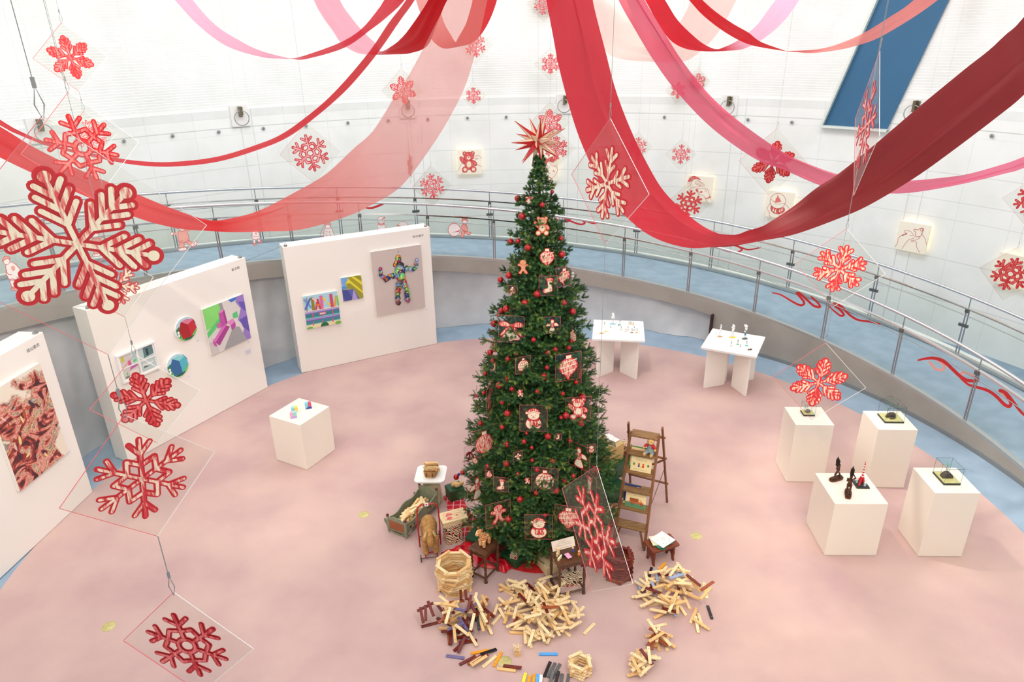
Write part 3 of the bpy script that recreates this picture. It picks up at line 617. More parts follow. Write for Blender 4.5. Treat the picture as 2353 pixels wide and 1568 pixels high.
def m_stocking(A, s):
    A.blob([(-.06 * s, .42 * s), (.24 * s, .42 * s), (.22 * s, .0), (.26 * s, -.24 * s), (.16 * s, -.4 * s), (-.2 * s, -.48 * s), (-.34 * s, -.34 * s), (-.22 * s, -.2 * s), (-.04 * s, -.1 * s)], CREAM, RED, .045 * s)
    A.blob([(-.1 * s, .5 * s), (.27 * s, .5 * s), (.26 * s, .34 * s), (-.08 * s, .34 * s)], SCR, RED, .035 * s, 2.5); A.ell(-.22 * s, -.36 * s, .11 * s, .10 * s, SCR, 2.5); A.ell(.16 * s, -.27 * s, .09 * s, .11 * s, SCR, 2.5)
def m_angel(A, s):
    for k in (-1, 1): A.blob([(k * .06 * s, .16 * s), (k * .32 * s, .18 * s), (k * .46 * s, -.02 * s), (k * .3 * s, -.06 * s), (k * .1 * s, -.02 * s)], CREAM, RED, .035 * s, 1)
    A.blob([(-.08 * s, -.1 * s), (.08 * s, -.1 * s), (.26 * s, -.52 * s), (0, -.6 * s), (-.26 * s, -.5 * s)], CREAM, RED, .035 * s, 2)
    A.blob([(-.11 * s, .2 * s), (.11 * s, .2 * s), (.1 * s, -.12 * s), (-.1 * s, -.12 * s)], SCR, RED, .035 * s, 3); A.ell(0, .34 * s, .14 * s, .17 * s, RED, 3.6); A.ell(0, .31 * s, .10 * s, .12 * s, CREAM, 4)
def m_ginger(A, s, fill=None):
    f = fill or SCR
    P = [(0, .2), (-.34, .26), (-.4, .1), (-.18, .02), (-.16, -.2), (-.34, -.46), (-.18, -.56), (0, -.3), (.2, -.54), (.36, -.42), (.18, -.16), (.18, .02), (.4, .06), (.36, .24)]
    A.blob([(x * s, y * s) for x, y in P], f, RED, .04 * s, 1); A.ell(0, .36 * s, .25 * s, .23 * s, RED, 2); A.ell(0, .36 * s, .22 * s, .20 * s, f, 2.4)
    for x in (-.08, .08): A.ell(x * s, .38 * s, .02 * s, .025 * s, DRED, 3)
    A.line([(-.08 * s, .28 * s), (0, .25 * s), (.08 * s, .28 * s)], .02 * s, DRED, 3)
def m_bear(A, s, f=None, e=None):
    f = f or SCR; e = e or RED
    for k in (-1, 1): A.ell(k * .22 * s, .5 * s, .12 * s, .12 * s, e, 1); A.ell(k * .22 * s, .5 * s, .09 * s, .09 * s, f, 1.2); A.ell(k * .22 * s, .5 * s, .045 * s, .045 * s, CREAM, 1.4)
    A.blob([(-.16 * s, .1 * s), (-.42 * s, .34 * s), (-.5 * s, .22 * s), (-.34 * s, -.02 * s), (-.14 * s, -.08 * s)], f, e, .035 * s, 1.6); A.blob([(.14 * s, .12 * s), (.36 * s, .06 * s), (.44 * s, -.12 * s), (.34 * s, -.18 * s), (.14 * s, -.06 * s)], f, e, .035 * s, 1.6)
    A.ell(0, -.1 * s, .25 * s, .3 * s, e, 2.4); A.ell(0, -.1 * s, .22 * s, .27 * s, f, 2.8); A.ell(0, -.1 * s, .13 * s, .17 * s, CREAM, 3)
    A.ell(0, .34 * s, .29 * s, .25 * s, e, 3.4); A.ell(0, .34 * s, .26 * s, .22 * s, f, 3.8); A.ell(0, .26 * s, .1 * s, .09 * s, CREAM, 4.2); A.ell(0, .29 * s, .035 * s, .025 * s, e, 4.6)
    for k in (-1, 1): A.ell(k * .1 * s, .38 * s, .022 * s, .022 * s, DRED, 4.6); A.ell(k * .24 * s, -.38 * s, .17 * s, .17 * s, e, 4.8); A.ell(k * .24 * s, -.38 * s, .14 * s, .14 * s, f, 5.2); A.ell(k * .24 * s, -.38 * s, .085 * s, .085 * s, CREAM, 5.6)
def m_bow(A, s):
    for k in (-1, 1):
        A.blob([(0, 0), (k * .22 * s, .14 * s), (k * .46 * s, .1 * s), (k * .42 * s, -.08 * s), (k * .2 * s, -.06 * s)], SCRD, DRED, .03 * s, 1); A.blob([(k * .02 * s, -.02 * s), (k * .18 * s, -.2 * s), (k * .34 * s, -.55 * s), (k * .22 * s, -.52 * s), (k * .06 * s, -.24 * s)], SCRD, DRED, .03 * s, 1)
    A.ell(0, 0, .07 * s, .07 * s, DRED, 2)
def m_bell(A, s):
    A.blob([(-.12 * s, .14 * s), (.14 * s, .14 * s), (.2 * s, -.14 * s), (.38 * s, -.42 * s), (.1 * s, -.5 * s), (-.2 * s, -.46 * s), (-.4 * s, -.36 * s), (-.2 * s, -.12 * s)], CREAM, RED, .03 * s, 1); A.ell(-.04 * s, -.5 * s, .09 * s, .05 * s, CREAM, .6)
    A.line([(.06 * s, .05 * s), (.1 * s, -.2 * s)], .015 * s, DRED, 2); A.line([(-.34 * s, -.36 * s), (0, -.4 * s), (.3 * s, -.4 * s)], .015 * s, DRED, 2)
    for k in (-1, 1): A.blob([(0, .16 * s), (k * .24 * s, .34 * s), (k * .5 * s, .3 * s), (k * .48 * s, .14 * s), (k * .22 * s, .12 * s)], SCR, RED, .03 * s, 3); A.blob([(k * .03 * s, .14 * s), (k * .26 * s, .02 * s), (k * .5 * s, -.3 * s), (k * .38 * s, -.28 * s), (k * .2 * s, -.08 * s)], SCR, RED, .03 * s, 2.6)
    A.ell(0, .18 * s, .09 * s, .08 * s, SCRD, 5)
def snow(A, typ, R, fill, edge, a0):
    S = []; D = []
    def pol(r, t): return (r * R * math.cos(math.radians(t)), r * R * math.sin(math.radians(t)))
    for k in range(6):
        t = a0 + 60 * k
        def br(r, L, da, w):
            p = pol(r, t); return [(p, (p[0] + L * R * math.cos(math.radians(t + s_ * da)), p[1] + L * R * math.sin(math.radians(t + s_ * da))), w) for s_ in (-1, 1)]
        if typ == 'A': S.append((pol(.0, t), pol(.84, t), .085)); S += br(.27, .32, 40, .095) + br(.46, .30, 40, .10) + br(.64, .24, 40, .10); D.append((pol(.90, t), .105))
        elif typ == 'B':
            S.append((pol(.2, t), pol(.94, t), .1)); S += br(.62, .33, 52, .09); S += [(pol(.46, t), pol(.56, t + 30), .10), (pol(.56, t + 30), pol(.46, t + 60), .10)]
            S += [(pol(.21, t + 20 * j), pol(.21, t + 20 * (j + 1)), .11) for j in range(3)]
        elif typ == 'C': S.append((pol(.09, t), pol(.9, t), .13)); S += br(.28, .30, 38, .12) + br(.56, .32, 40, .13); S.append((pol(.1, t), pol(.1, t + 60), .07))
        else: S.append((pol(0, t), pol(.96, t), .085)); S += br(.6, .34, 38, .085); S += [(pol(.34, t), pol(.56, t + 30), .10), (pol(.56, t + 30), pol(.34, t + 60), .10)]
    o = .055
    for p, q, w in S: A.cap(p, q, (w + o) * R, edge, 1)
    for c, r in D: A.ell(c[0], c[1], (r + o / 2) * R, (r + o / 2) * R, edge, 1)
    for p, q, w in S: A.cap(p, q, w * .72 * R, fill, 2)
    for c, r in D: A.ell(c[0], c[1], r * .72 * R, r * .72 * R, fill, 2)
ACR = clear('clear_acrylic', (252, 252, 250), .22); REDEDGE = mat('red_acrylic_edge', (226, 96, 104), .4, alpha=1); PALEEDGE = mat('pale_acrylic_edge', (236, 226, 226), .3)
def faceM(P, yaw=0, lean=0, target=None):
    """frame at P whose front turns to the viewing gallery, then is swung by yaw degrees"""
    n = (EY if target is None else np.asarray(target)) - np.asarray(P); a = math.atan2(n[1], n[0]) + math.radians(yaw); N = Vector((math.cos(a), math.sin(a), 0)); U = Vector((0, 0, 1)).cross(N)
    return Matrix(((U.x, 0, N.x, P[0]), (U.y, 0, N.y, P[1]), (0, 1, 0, P[2]), (0, 0, 0, 1)))
WIRE = mat('steel_wire', (150, 148, 146), .4, .6)
def flake_thing(typ, P, R, roll, fill, edge, yaw, label, top_z, k=1.6, edgecol=None):
    T = thing('hanging_snowflake', label, 'snowflake', group='snowflake plates hanging from the ceiling', M=faceM(P, yaw))
    h = k * R; b = MB(); Q = [(0, h), (-h, 0), (0, -h), (h, 0)]; b.prism(Q, -.0025, 0, 0); b.build('acrylic_plate', ACR, T)
    b = MB()
    for i in range(4):
        p, q = Q[i], Q[(i + 1) % 4]; b.tube([(p[0], p[1], -.0012), (q[0], q[1], -.0012)], min(.0015, max(.0006, .00045 * float(np.linalg.norm(P - EY)))), 4, 0 if i < 2 else 1)
    b.build('plate_rim', [REDEDGE, PALEEDGE] if edgecol is None else edgecol, T)
    A = Art(.0012, .02); snow(A, typ, R, fill, edge, roll); A.build('snowflake_print', T)
    b = MB(); b.tube([(0, h - .01, 0), (.008, h + .02, 0), (.0, h + .055, 0), (-.008, h + .02, 0)], .0014, 5, closed=True)
    b.tube([(0, h + .05, 0), (0, h + .07, 0)], .004, 6); b.tube([(0, h + .05, 0), (0, top_z - P[2], 0)], .0012, 4); b.build('hanging_wire', WIRE, T)
    return T
def chain(depth, items):
    base = None
    for i, (typ, px, py, Rp, roll, fill, edge, yaw, label) in enumerate(items):
        if base is None: P = atdepth(px, py, depth); base = P[:2].copy(); top = ZC - .05
        else:
            lo, hi = -1, 9
            for _ in range(40):
                mz = (lo + hi) / 2
                if prj((base[0], base[1], mz))[1] > py: lo = mz
                else: hi = mz
            P = np.array([base[0], base[1], mz])
        R = Rp * prj(P)[2] / FPX; flake_thing(typ, P, R, roll, fill, edge, yaw, label, top); top = P[2] - 1.6 * R
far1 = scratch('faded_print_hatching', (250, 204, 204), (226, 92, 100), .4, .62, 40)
chain(1.45, [('A', 178, 560, 176, 100, SCRL, RED, 0, 'largest cream and red snowflake plate, hanging closest at the left edge'),
             ('D', 330, 1100, 104, 82, SCR, RED, 8, 'lacy red snowflake plate hanging low over the pink carpet below the darkest one'),
             ('B', 448, 1483, 98, 98, SCRD, DRED, -38, 'lowest red snowflake plate at the bottom left, cut by the frame edge')])
chain(4.3, [('A', 162, 132, 46, 97, SCRD, RED, 0, 'small ball-tipped snowflake plate highest at the upper left'), ('D', 222, 312, 34, 92, far1, RED, 8, 'small faded snowflake plate tucked behind the big ring-centred one at left'),
            ('B', 236, 485, 30, 90, far1, RED, 20, 'small faded snowflake plate peeking over the railing at left')])
chain(3.5, [('B', 190, 340, 76, 100, SCRD, DRED, 12, 'ring-centred red snowflake plate half behind the wide left streamer')])
chain(3.0, [('C', 268, 655, 50, 97, SCRL, RED, 10, 'cream snowflake plate showing just below the largest one'), ('A', 334, 920, 72, 97, SCRD, DRED, -10, 'dark red ball-tipped snowflake plate in front of the round house pictures')])
chain(3.55, [('C', 1396, 422, 90, 80, SCRL, RED, -52, 'cream snowflake plate turned aslant in front of the crimson streamer'), ('B', 1366, 1222, 112, 84, SCR, RED, -62, 'red snowflake plate turned almost edge-on in front of the carved table')])
SF = [('B', 713, 352, 42, 98, far1, RED, 0, 'ring-centred snowflake plate below the narrow red streamer on the plain wall'), ('B', 993, 428, 29, 96, far1, RED, 5, 'ring-centred snowflake plate above the railing left of the tree'),
      ('C', 1088, 220, 18.5, 90, far1, RED, 0, 'tiny pink snowflake plate right of the sheer streamer'), ('C', 1265, 147, 22.5, 90, far1, RED, 0, 'small pink snowflake plate touching the left edge of the crimson streamer'), ('B', 1250, 8, 24, 80, far1, RED, 10, 'small snowflake plate at the top edge left of the crimson streamer'),
      ('B', 1092, 104, 26, 96, far1, RED, 15, 'faded snowflake plate half hidden by the red streamer loop'), ('A', 926, 208, 30, 98, far1, RED, 0, 'snowflake plate seen partly through the rising sheer streamer'), ('A', 942, 380, 27, 95, far1, RED, 78, 'edge-on snowflake plate seen through the sheer streamer'),
      ('A', 1264, 282, 29, 91, far1, RED, 0, 'pink ball-tipped snowflake plate behind the top right of the tree star'), ('C', 1278, 341, 28, 88, far1, RED, 0, 'bushy pink snowflake plate right beside the tree star'), ('B', 1466, 337, 21, 88, far1, RED, -12, 'snowflake plate just right of the crimson streamer edge'),
      ('D', 1565, 355, 22, 90, far1, RED, 0, 'smallest starry snowflake plate on the wall above the mitten drawing'), ('B', 1582, 468, 31, 82, SCRD, RED, 0, 'ring-centred snowflake plate overlapping the drawing of two gesturing hands'), ('C', 1603, 187, 18, 86, far1, RED, 0, 'tiny pink snowflake plate behind the upper right of the pink streamer'),
      ('A', 1558, 208, 18, 90, far1, RED, 20, 'tiny snowflake plate mostly hidden behind the pink streamer'), ('A', 1776, 373, 47, 84, SCRD, DRED, 0, 'ball-tipped dark red snowflake plate partly behind the pink streamer'), ('C', 1929, 618, 59, 82, SCR, RED, 0, 'bushy cream and red snowflake plate in front of the right railing'),
      ('A', 1881, 879, 62, 84, SCR, RED, 8, 'ball-tipped snowflake plate over the tall plinths, reflecting the carpet'), ('B', 2322, 630, 40, 82, SCRD, RED, -12, 'ring-centred snowflake plate in front of the rightmost wall drawing'), ('B', 2372, 462, 36, 80, SCRD, RED, 0, 'snowflake plate cut off by the right frame edge'),
      ('D', 1990, 290, 100, 80, far1, RED, -80, 'large edge-on snowflake plate in front of the blue window')]
for it in SF:
    Rp = it[3]; d = {59: 5.0, 62: 5.2, 100: 4.3}.get(Rp, min(15.2, FPX * .24 / Rp)); chain(d, [it])

# ------------------------------------------------------------------ pictures on the partitions
def uvp(p, px, py, d=0.0):
    Q = onplane(px, py, p.O + p.N * d, p.N) - p.O; return float(Q @ p.U), float(Q[2])
def canvas(p, TL, TR, BR, BL, label, cat='painting', d=.04, m=None, name='painting'):
    q = [uvp(p, *k, d) for k in (TL, TR, BR, BL)]; u0 = (q[0][0] + q[3][0]) / 2; u1 = (q[1][0] + q[2][0]) / 2; v1 = (q[0][1] + q[1][1]) / 2; v0 = (q[2][1] + q[3][1]) / 2
    O = p.O + p.U * u0 + np.array([0, 0, v0]) + p.N * .002; w, h = u1 - u0, v1 - v0
    T = thing(name, label, cat, M=frame(O, p.U, (0, 0, 1))); b = MB(); b.box((w / 2, h / 2, d / 2), (w, h, d)); b.build('canvas', m or warmwhite, T)
    A = Art(.0006); A.T = lambda x, y: (x * w, y * h); A.w, A.h, A.d = w, h, d; return T, A
def finish(T, A, d, name='picture'):
    o = A.build(name, T); o.location = (0, 0, d + .0004); return o
def cm(r, g, b_): return mat('paint_%d_%d_%d' % (r, g, b_), (r, g, b_), .55)
# 1 figure made of coloured blobs
T, A = canvas(PC, (851.3, 579.3), (967.3, 562), (977, 706), (866, 727.8), 'large grey canvas of a figure built from many coloured blobs, arms spread')
A.rect(0, 0, 1, 1, mat('taupe_canvas', (206, 192, 186), .7), 0)
rg = random.Random(4); cols = [(200, 40, 70), (70, 40, 110), (120, 210, 120), (110, 170, 220), (150, 200, 60), (40, 60, 130), (210, 110, 60), (90, 30, 70), (130, 210, 200), (220, 150, 60), (60, 90, 70), (180, 60, 120), (180, 190, 235), (60, 50, 60)]
bones = [((.53, .86), (.53, .82), .075, 5), ((.5, .76), (.56, .72), .085, 9), ((.52, .7), (.55, .52), .085, 17), ((.50, .58), (.36, .60), .05, 7), ((.36, .6), (.22, .55), .045, 8), ((.22, .56), (.15, .64), .04, 5), ((.15, .66), (.15, .74), .04, 5), ((.6, .68), (.76, .66), .05, 8), ((.76, .65), (.86, .66), .042, 5), ((.87, .68), (.88, .79), .042, 6),
         ((.5, .5), (.46, .36), .06, 8), ((.45, .35), (.44, .24), .052, 7), ((.43, .22), (.45, .14), .05, 6), ((.58, .5), (.62, .38), .06, 8), ((.62, .36), (.64, .25), .052, 6), ((.63, .22), (.66, .18), .06, 5)]
l = 1
for p_, q_, r, k in bones:
    for i in range(k):
        t = (i + .5) / k; cx = p_[0] + (q_[0] - p_[0]) * t + rg.uniform(-.3, .3) * r; cy = p_[1] + (q_[1] - p_[1]) * t + rg.uniform(-.3, .3) * r
        c = rg.choice(cols); n = 7; P = [(cx + r * rg.uniform(.45, 1) * math.cos(2 * PI * j / n), cy + r * .8 * rg.uniform(.45, 1) * math.sin(2 * PI * j / n)) for j in range(n)]
        A.blob(P, cm(*c), cm(*[max(0, x - 60) for x in c]), .006, l); l += .5 if l < 30 else .02
        A.ell(cx - r * .15, cy + r * .2, r * .25, r * .15, cm(*[min(255, x + 45) for x in c]), l + .3, rot=rg.uniform(0, 90))
A.line([(.52, .93), (.53, .95), (.545, .955)], .006, cm(60, 50, 60), 3)
finish(T, A, .04)
# 2 diagonal yellow and blue squares
T, A = canvas(PC, (782.6, 639.3), (830, 632), (834.7, 685), (789.3, 693.4), 'small square canvas of yellow, olive and blue diagonal bands')
for P, c in [([(0, 0), (1, 0), (1, 1), (0, 1)], (226, 214, 60)), ([(0, 1), (.38, 1), (.2, .72), (.26, .5), (0, .5)], (120, 170, 226)), ([(0, .75), (.22, .5), (0, .5)], (170, 210, 240)), ([(.3, .98), (.48, 1), (1, .55), (1, .3)], (170, 160, 40)), ([(.62, 1), (.9, 1), (1, .92), (1, .72)], (150, 150, 40)), ([(.24, .5), (.24, .74), (.42, .72), (1, .2), (1, 0), (.72, 0), (.56, .45), (.24, .5)], (156, 152, 52)), ([(0, 0), (0, .5), (.56, .46), (.8, 0)], (92, 100, 178)), ([(0, .5), (.25, .48), (.5, 0), (.15, 0), (0, .2)], (70, 78, 150)), ([(.42, 0), (.56, .45), (.72, 0)], (176, 160, 214)), ([(0, .5), (.24, .5), (.24, .62), (0, .66)], (90, 150, 214))]: A.poly(P, cm(*c), 1 + .3 * A.mb.v.__len__() / 10)
finish(T, A, .04)
# 3 letters over a band of windows
T, A = canvas(PC, (695, 681.4), (774.7, 669), (783, 743), (705.9, 755.9), 'square canvas with bright letter-like shapes above a turquoise and violet building')
for k, (y0, y1, c) in enumerate([(0, 1, (178, 220, 236)), (0, .56, (240, 228, 214)), (.45, .52, (180, 170, 214)), (.0, .47, (130, 110, 180)), (.31, .44, (60, 130, 146)), (.24, .32, (160, 146, 210)), (.12, .25, (120, 96, 170)), (.14, .22, (60, 140, 150)), (.05, .13, (120, 210, 196)), (0, .11, (238, 224, 176)), (.3, .33, (110, 206, 196))]): A.rect(0, y0, 1, y1, cm(*c), 1 + k * .5)
for x, w, c, sl in [(.04, .05, (150, 150, 160), .04), (.22, .08, (150, 130, 40), 0), (.47, .09, (226, 110, 160), 0), (.76, .09, (206, 80, 110), 0)]: A.poly([(x, .54), (x + w, .54), (x + w + sl, .94), (x + sl, .94)], cm(*c), 8)
for P, c in [([(.03, .9), (.2, .64)], (110, 160, 220)), ([(.2, .9), (.03, .62)], (90, 110, 190)), ([(.33, .56), (.41, .84)], (210, 60, 80)), ([(.41, .84), (.45, .56)], (210, 60, 80)), ([(.57, .86), (.74, .62)], (240, 210, 70)), ([(.73, .88), (.57, .58)], (180, 220, 240)), ([(.88, .56), (.95, .84)], (240, 160, 60)), ([(.98, .84), (.99, .56)], (120, 210, 110)), ([(.34, .68), (.45, .68)], (230, 120, 60)), ([(.28, .9), (.36, .8)], (246, 200, 200))]: A.line(P, .055, cm(*c), 9)
for x in (.2, .48, .78): A.rect(x, .3, x + .03, .45, cm(220, 96, 130), 10); A.rect(x - .02, .08, x + .01, .2, cm(220, 96, 130), 10)
A.rect(.40, .36, .6, .44, cm(220, 96, 130), 11); A.rect(.42, .38, .58, .42, cm(214, 210, 206), 11.5)
A.ell(.52, 0, .12, .13, cm(40, 110, 70), 12, a0=0, a1=180); A.ell(.08, 0, .1, .06, cm(110, 190, 80), 12, a0=0, a1=180); A.ell(.92, .03, .09, .05, cm(110, 190, 80), 12)
finish(T, A, .04)
# 4 magenta cross beams in a grey green landscape
T, A = canvas(PB, (464.6, 711.5), (559, 676), (575.6, 777.3), (486.3, 818), 'canvas with a magenta three-armed block form on grey, green and violet facets')
k = 1
for P, c in [([(0, 0), (1, 0), (1, 1), (0, 1)], (226, 220, 216)), ([(0, .55), (0, 1), (.4, 1), (.42, .62)], (140, 226, 120)), ([(0, .5), (.36, .72), (.4, .66), (.2, .5), (0, .38)], (96, 214, 120)), ([(.38, 1), (.44, .62), (.5, .62), (.46, 1)], (160, 160, 162)), ([(.62, 1), (.68, .92), (.8, .94), (.82, 1)], (70, 120, 210)), ([(.8, .94), (.82, 1), (1, 1), (1, .0), (.84, 0), (.78, .1), (.9, .32), (.76, .5), (.88, .72), (.78, .9)], (160, 130, 206)), ([(.84, .88), (1, .84), (1, .6), (.9, .72)], (110, 94, 186)), ([(.8, .5), (1, .52), (1, .14), (.86, .3)], (104, 88, 180)), ([(.66, .58), (.78, .56), (.78, .7), (.66, .68)], (96, 206, 130)), ([(.3, 0), (.62, .4), (.76, .36), (.9, .0)], (166, 166, 168)), ([(0, .0), (0, .3), (.16, .2), (.2, 0)], (206, 200, 198)),
             ([(.1, .36), (.46, .52), (.6, .46), (.2, .2)], (236, 228, 222)), ([(.14, .24), (.46, .5), (.54, .44), (.22, .14)], (176, 66, 150)), ([(.08, .28), (.14, .24), (.46, .5), (.4, .54)], (226, 120, 196)), ([(.08, .28), (.14, .24), (.16, .14), (.1, .18)], (200, 90, 170)), ([(.34, .5), (.34, .8), (.44, .8), (.46, .52)], (196, 84, 170)), ([(.34, .8), (.38, .85), (.48, .84), (.44, .8)], (232, 140, 204)), ([(.44, .8), (.48, .84), (.5, .55), (.46, .5)], (168, 60, 144)), ([(.24, .6), (.34, .62), (.34, .5), (.26, .5)], (214, 110, 184)), ([(.5, .56), (.64, .58), (.68, .5), (.56, .46)], (232, 140, 204)), ([(.56, .46), (.68, .5), (.68, .4), (.58, .34)], (190, 80, 166))]: A.poly(P, cm(*c), k); k += .6
finish(T, A, .04)
# 5, 6 round house pictures
def house(cx, cy, label, c1, c2, c3):
    u, v = uvp(PB, cx, cy, .04); O = PB.O + PB.U * u + np.array([0, 0, v]) + PB.N * .002; R = .19
    T = thing('round_picture', label, 'picture', group='round house pictures', M=frame(O, PB.U, (0, 0, 1))); b = MB(); b.lathe([(R - .004, 0), (R, .004), (R, .036), (R - .003, .04)], 40); b.build('canvas', white, T)
    A = Art(); s = R / .5; A.T = lambda x, y: (x * s, y * s); A.ell(0, 0, .485, .485, cm(196, 224, 236), 1, n=36)
    A.ell(0, 0, .485, .485, cm(110, 200, 100), 1.4, n=24, a0=200, a1=350); A.poly([(-.46, .1), (-.3, .2), (-.3, -.3), (-.44, -.16)], cm(50, 130, 80), 1.8); A.poly([(.3, .36), (.4, .26), (.46, .1), (.3, .1)], cm(50, 110, 80), 1.8); A.poly([(-.2, -.44), (.1, -.48), (.3, -.36), (-.1, -.34)], cm(30, 100, 66), 1.9)
    A.poly([(-.34, .06), (-.18, .36), (.1, .16), (.14, -.38), (-.24, -.38)], c1, 2.4); A.poly([(.1, .16), (.4, .28), (.46, -.1), (.14, -.38)], c2, 2.4); A.poly([(-.18, .36), (.1, .4), (.4, .28), (.1, .16)], c3, 2.8)
    for y in (-.16, -.04): A.ell(-.38, y, .05, .06, white, 3)
    finish(T, A, .04)
house(428, 756, 'round picture of a red house, upper one of the pair', cm(176, 34, 44), cm(206, 44, 60), cm(228, 130, 160))
house(408.5, 840.3, 'round picture of a blue house, lower one of the pair', cm(52, 106, 160), cm(86, 184, 204), cm(140, 216, 220))
# 7 framed window view
T, A = canvas(PB, (264.9, 819.4), (353.7, 784), (366, 843.6), (283.5, 882), 'white framed picture of a room seen through a four-pane window', 'picture', .03, name='framed_picture')
A.rect(0, 0, 1, 1, white, 0)
k = 1
for P, c in [([(.07, .08), (.93, .08), (.93, .92), (.07, .92)], (214, 206, 202)), ([(.3, .5), (.5, .5), (.5, .92), (.34, .92)], (196, 224, 222)), ([(.55, .5), (.93, .5), (.93, .92), (.55, .92)], (196, 216, 214)), ([(.66, .55), (.93, .6), (.93, .92), (.68, .92)], (96, 130, 134)), ([(.74, .6), (.8, .62), (.8, .86), (.74, .84)], (50, 60, 64)), ([(.1, .7), (.17, .72), (.17, .9), (.1, .88)], (206, 200, 60)), ([(.24, .5), (.32, .52), (.31, .7), (.24, .68)], (222, 70, 140)), ([(.38, .55), (.46, .58), (.46, .66), (.38, .64)], (110, 206, 110)), ([(.38, .66), (.46, .68), (.46, .74), (.38, .72)], (150, 220, 226)), ([(.24, .34), (.46, .4), (.46, .48), (.3, .48)], (196, 90, 176)), ([(.14, .2), (.18, .22), (.18, .32), (.14, .3)], (110, 206, 110)), ([(.2, .1), (.45, .1), (.45, .3), (.24, .32)], (232, 222, 216)), ([(.1, .1), (.2, .12), (.2, .18), (.1, .18)], (120, 116, 110)), ([(.55, .1), (.93, .1), (.93, .45), (.55, .45)], (190, 208, 208)), ([(.56, .3), (.8, .26), (.9, .34), (.6, .36)], (232, 232, 228)), ([(.58, .2), (.76, .22), (.62, .28)], (80, 92, 92))]: A.poly(P, cm(*c), k); k += .4
A.rect(.49, .05, .54, .95, white, 12); A.rect(.05, .47, .95, .52, white, 12)
finish(T, A, .03)
b = MB(); w, h = A.w, A.h
for c, d in (((w / 2, .009, .028), (w + .012, .024, .052)), ((w / 2, h - .009, .028), (w + .012, .024, .052)), ((.009, h / 2, .027), (.024, h - .03, .05)), ((w - .009, h / 2, .027), (.024, h - .03, .05))): b.box(c, d)
b.build('frame', white, T)
# 8 abstract floral on the left partition
T, A = canvas(PA, (-38, 912), (93, 833), (154, 1041), (50, 1127), 'large abstract painting of dark red and pink flower-like strokes on cream')
A.rect(0, 0, 1, 1, cm(240, 230, 212), 0)
fl = mat('floral_brushwork', (180, 90, 80), .6); n, l_, bb = nodes(fl); tc = n.new('ShaderNodeTexCoord'); no = n.new('ShaderNodeTexNoise'); no.inputs['Scale'].default_value = 3.2; no.inputs['Detail'].default_value = 6; no.inputs['Distortion'].default_value = 2.6
rr = n.new('ShaderNodeValToRGB'); els = rr.color_ramp.elements; els[0].position = .35; els[0].color = lin((60, 40, 52)) + (1,); els[1].position = .69; els[1].color = lin((246, 226, 196)) + (1,)
for p_, c in ((.40, (96, 40, 44)), (.44, (160, 56, 46)), (.48, (214, 124, 106)), (.515, (236, 176, 164)), (.55, (156, 84, 56)), (.58, (232, 206, 160)), (.62, (112, 92, 108))): e_ = els.new(p_); e_.color = lin(c) + (1,)
l_.new(tc.outputs['Object'], no.inputs[0]); l_.new(no.outputs['Fac'], rr.inputs[0]); l_.new(rr.outputs[0], bb.inputs['Base Color'])
sx_ = n.new('ShaderNodeSeparateXYZ'); l_.new(tc.outputs['Object'], sx_.inputs[0]); n2 = n.new('ShaderNodeTexNoise'); n2.inputs['Scale'].default_value = 2.6; n2.inputs['Detail'].default_value = 5; n2.inputs['Distortion'].default_value = 1.2; l_.new(tc.outputs['Object'], n2.inputs[0])
def mth(op, a_, b_, c_=None):
    x_ = n.new('ShaderNodeMath'); x_.operation = op
    for i_, k_ in enumerate((a_, b_, c_)):
        if k_ is None: continue
        if isinstance(k_, (int, float)): x_.inputs[i_].default_value = k_
        else: l_.new(k_, x_.inputs[i_])
    return x_.outputs[0]
nz = mth('MULTIPLY_ADD', n2.outputs['Fac'], .9, -.45)
top_ = mth('SUBTRACT', .84, mth('DIVIDE', sx_.outputs[1], A.h)); cor = mth('SUBTRACT', mth('ADD', mth('DIVIDE', sx_.outputs[1], A.h), mth('SUBTRACT', 1, mth('DIVIDE', sx_.outputs[0], A.w))), .26)
fac = mth('MULTIPLY_ADD', mth('ADD', mth('MINIMUM', top_, cor), nz), 14, .5); x_ = n.new('ShaderNodeClamp'); l_.new(fac, x_.inputs[0])
mxx = n.new('ShaderNodeMix'); mxx.data_type = 'RGBA'; mxx.inputs[6].default_value = lin((240, 230, 212)) + (1,); l_.new(x_.outputs[0], mxx.inputs[0]); l_.new(rr.outputs[0], mxx.inputs[7]); l_.new(mxx.outputs[2], bb.inputs['Base Color'])
A.rect(0, 0, 1, 1, fl, 1); rg = random.Random(3)
for i in range(26):
    x, y = rg.uniform(.06, .92), rg.uniform(.1, .72); c = rg.choice([(110, 36, 40), (150, 50, 40), (222, 140, 130), (238, 190, 180), (70, 50, 66), (236, 210, 150), (180, 80, 50), (210, 100, 84)]); r = rg.uniform(.015, .05); q = 9; a_ = rg.uniform(0, 3)
    if x > .7 and y < .35: continue
    A.blob([(x + (r * 1.8 * rg.uniform(.5, 1.2) * math.cos(2 * PI * j / q)) * math.cos(a_) - r * .5 * math.sin(2 * PI * j / q) * math.sin(a_), y + (r * 1.2 * rg.uniform(.5, 1.2) * math.cos(2 * PI * j / q)) * math.sin(a_) + r * .5 * math.sin(2 * PI * j / q) * math.cos(a_)) for j in range(q)], cm(*c), None, 0, 2)
finish(T, A, .04)
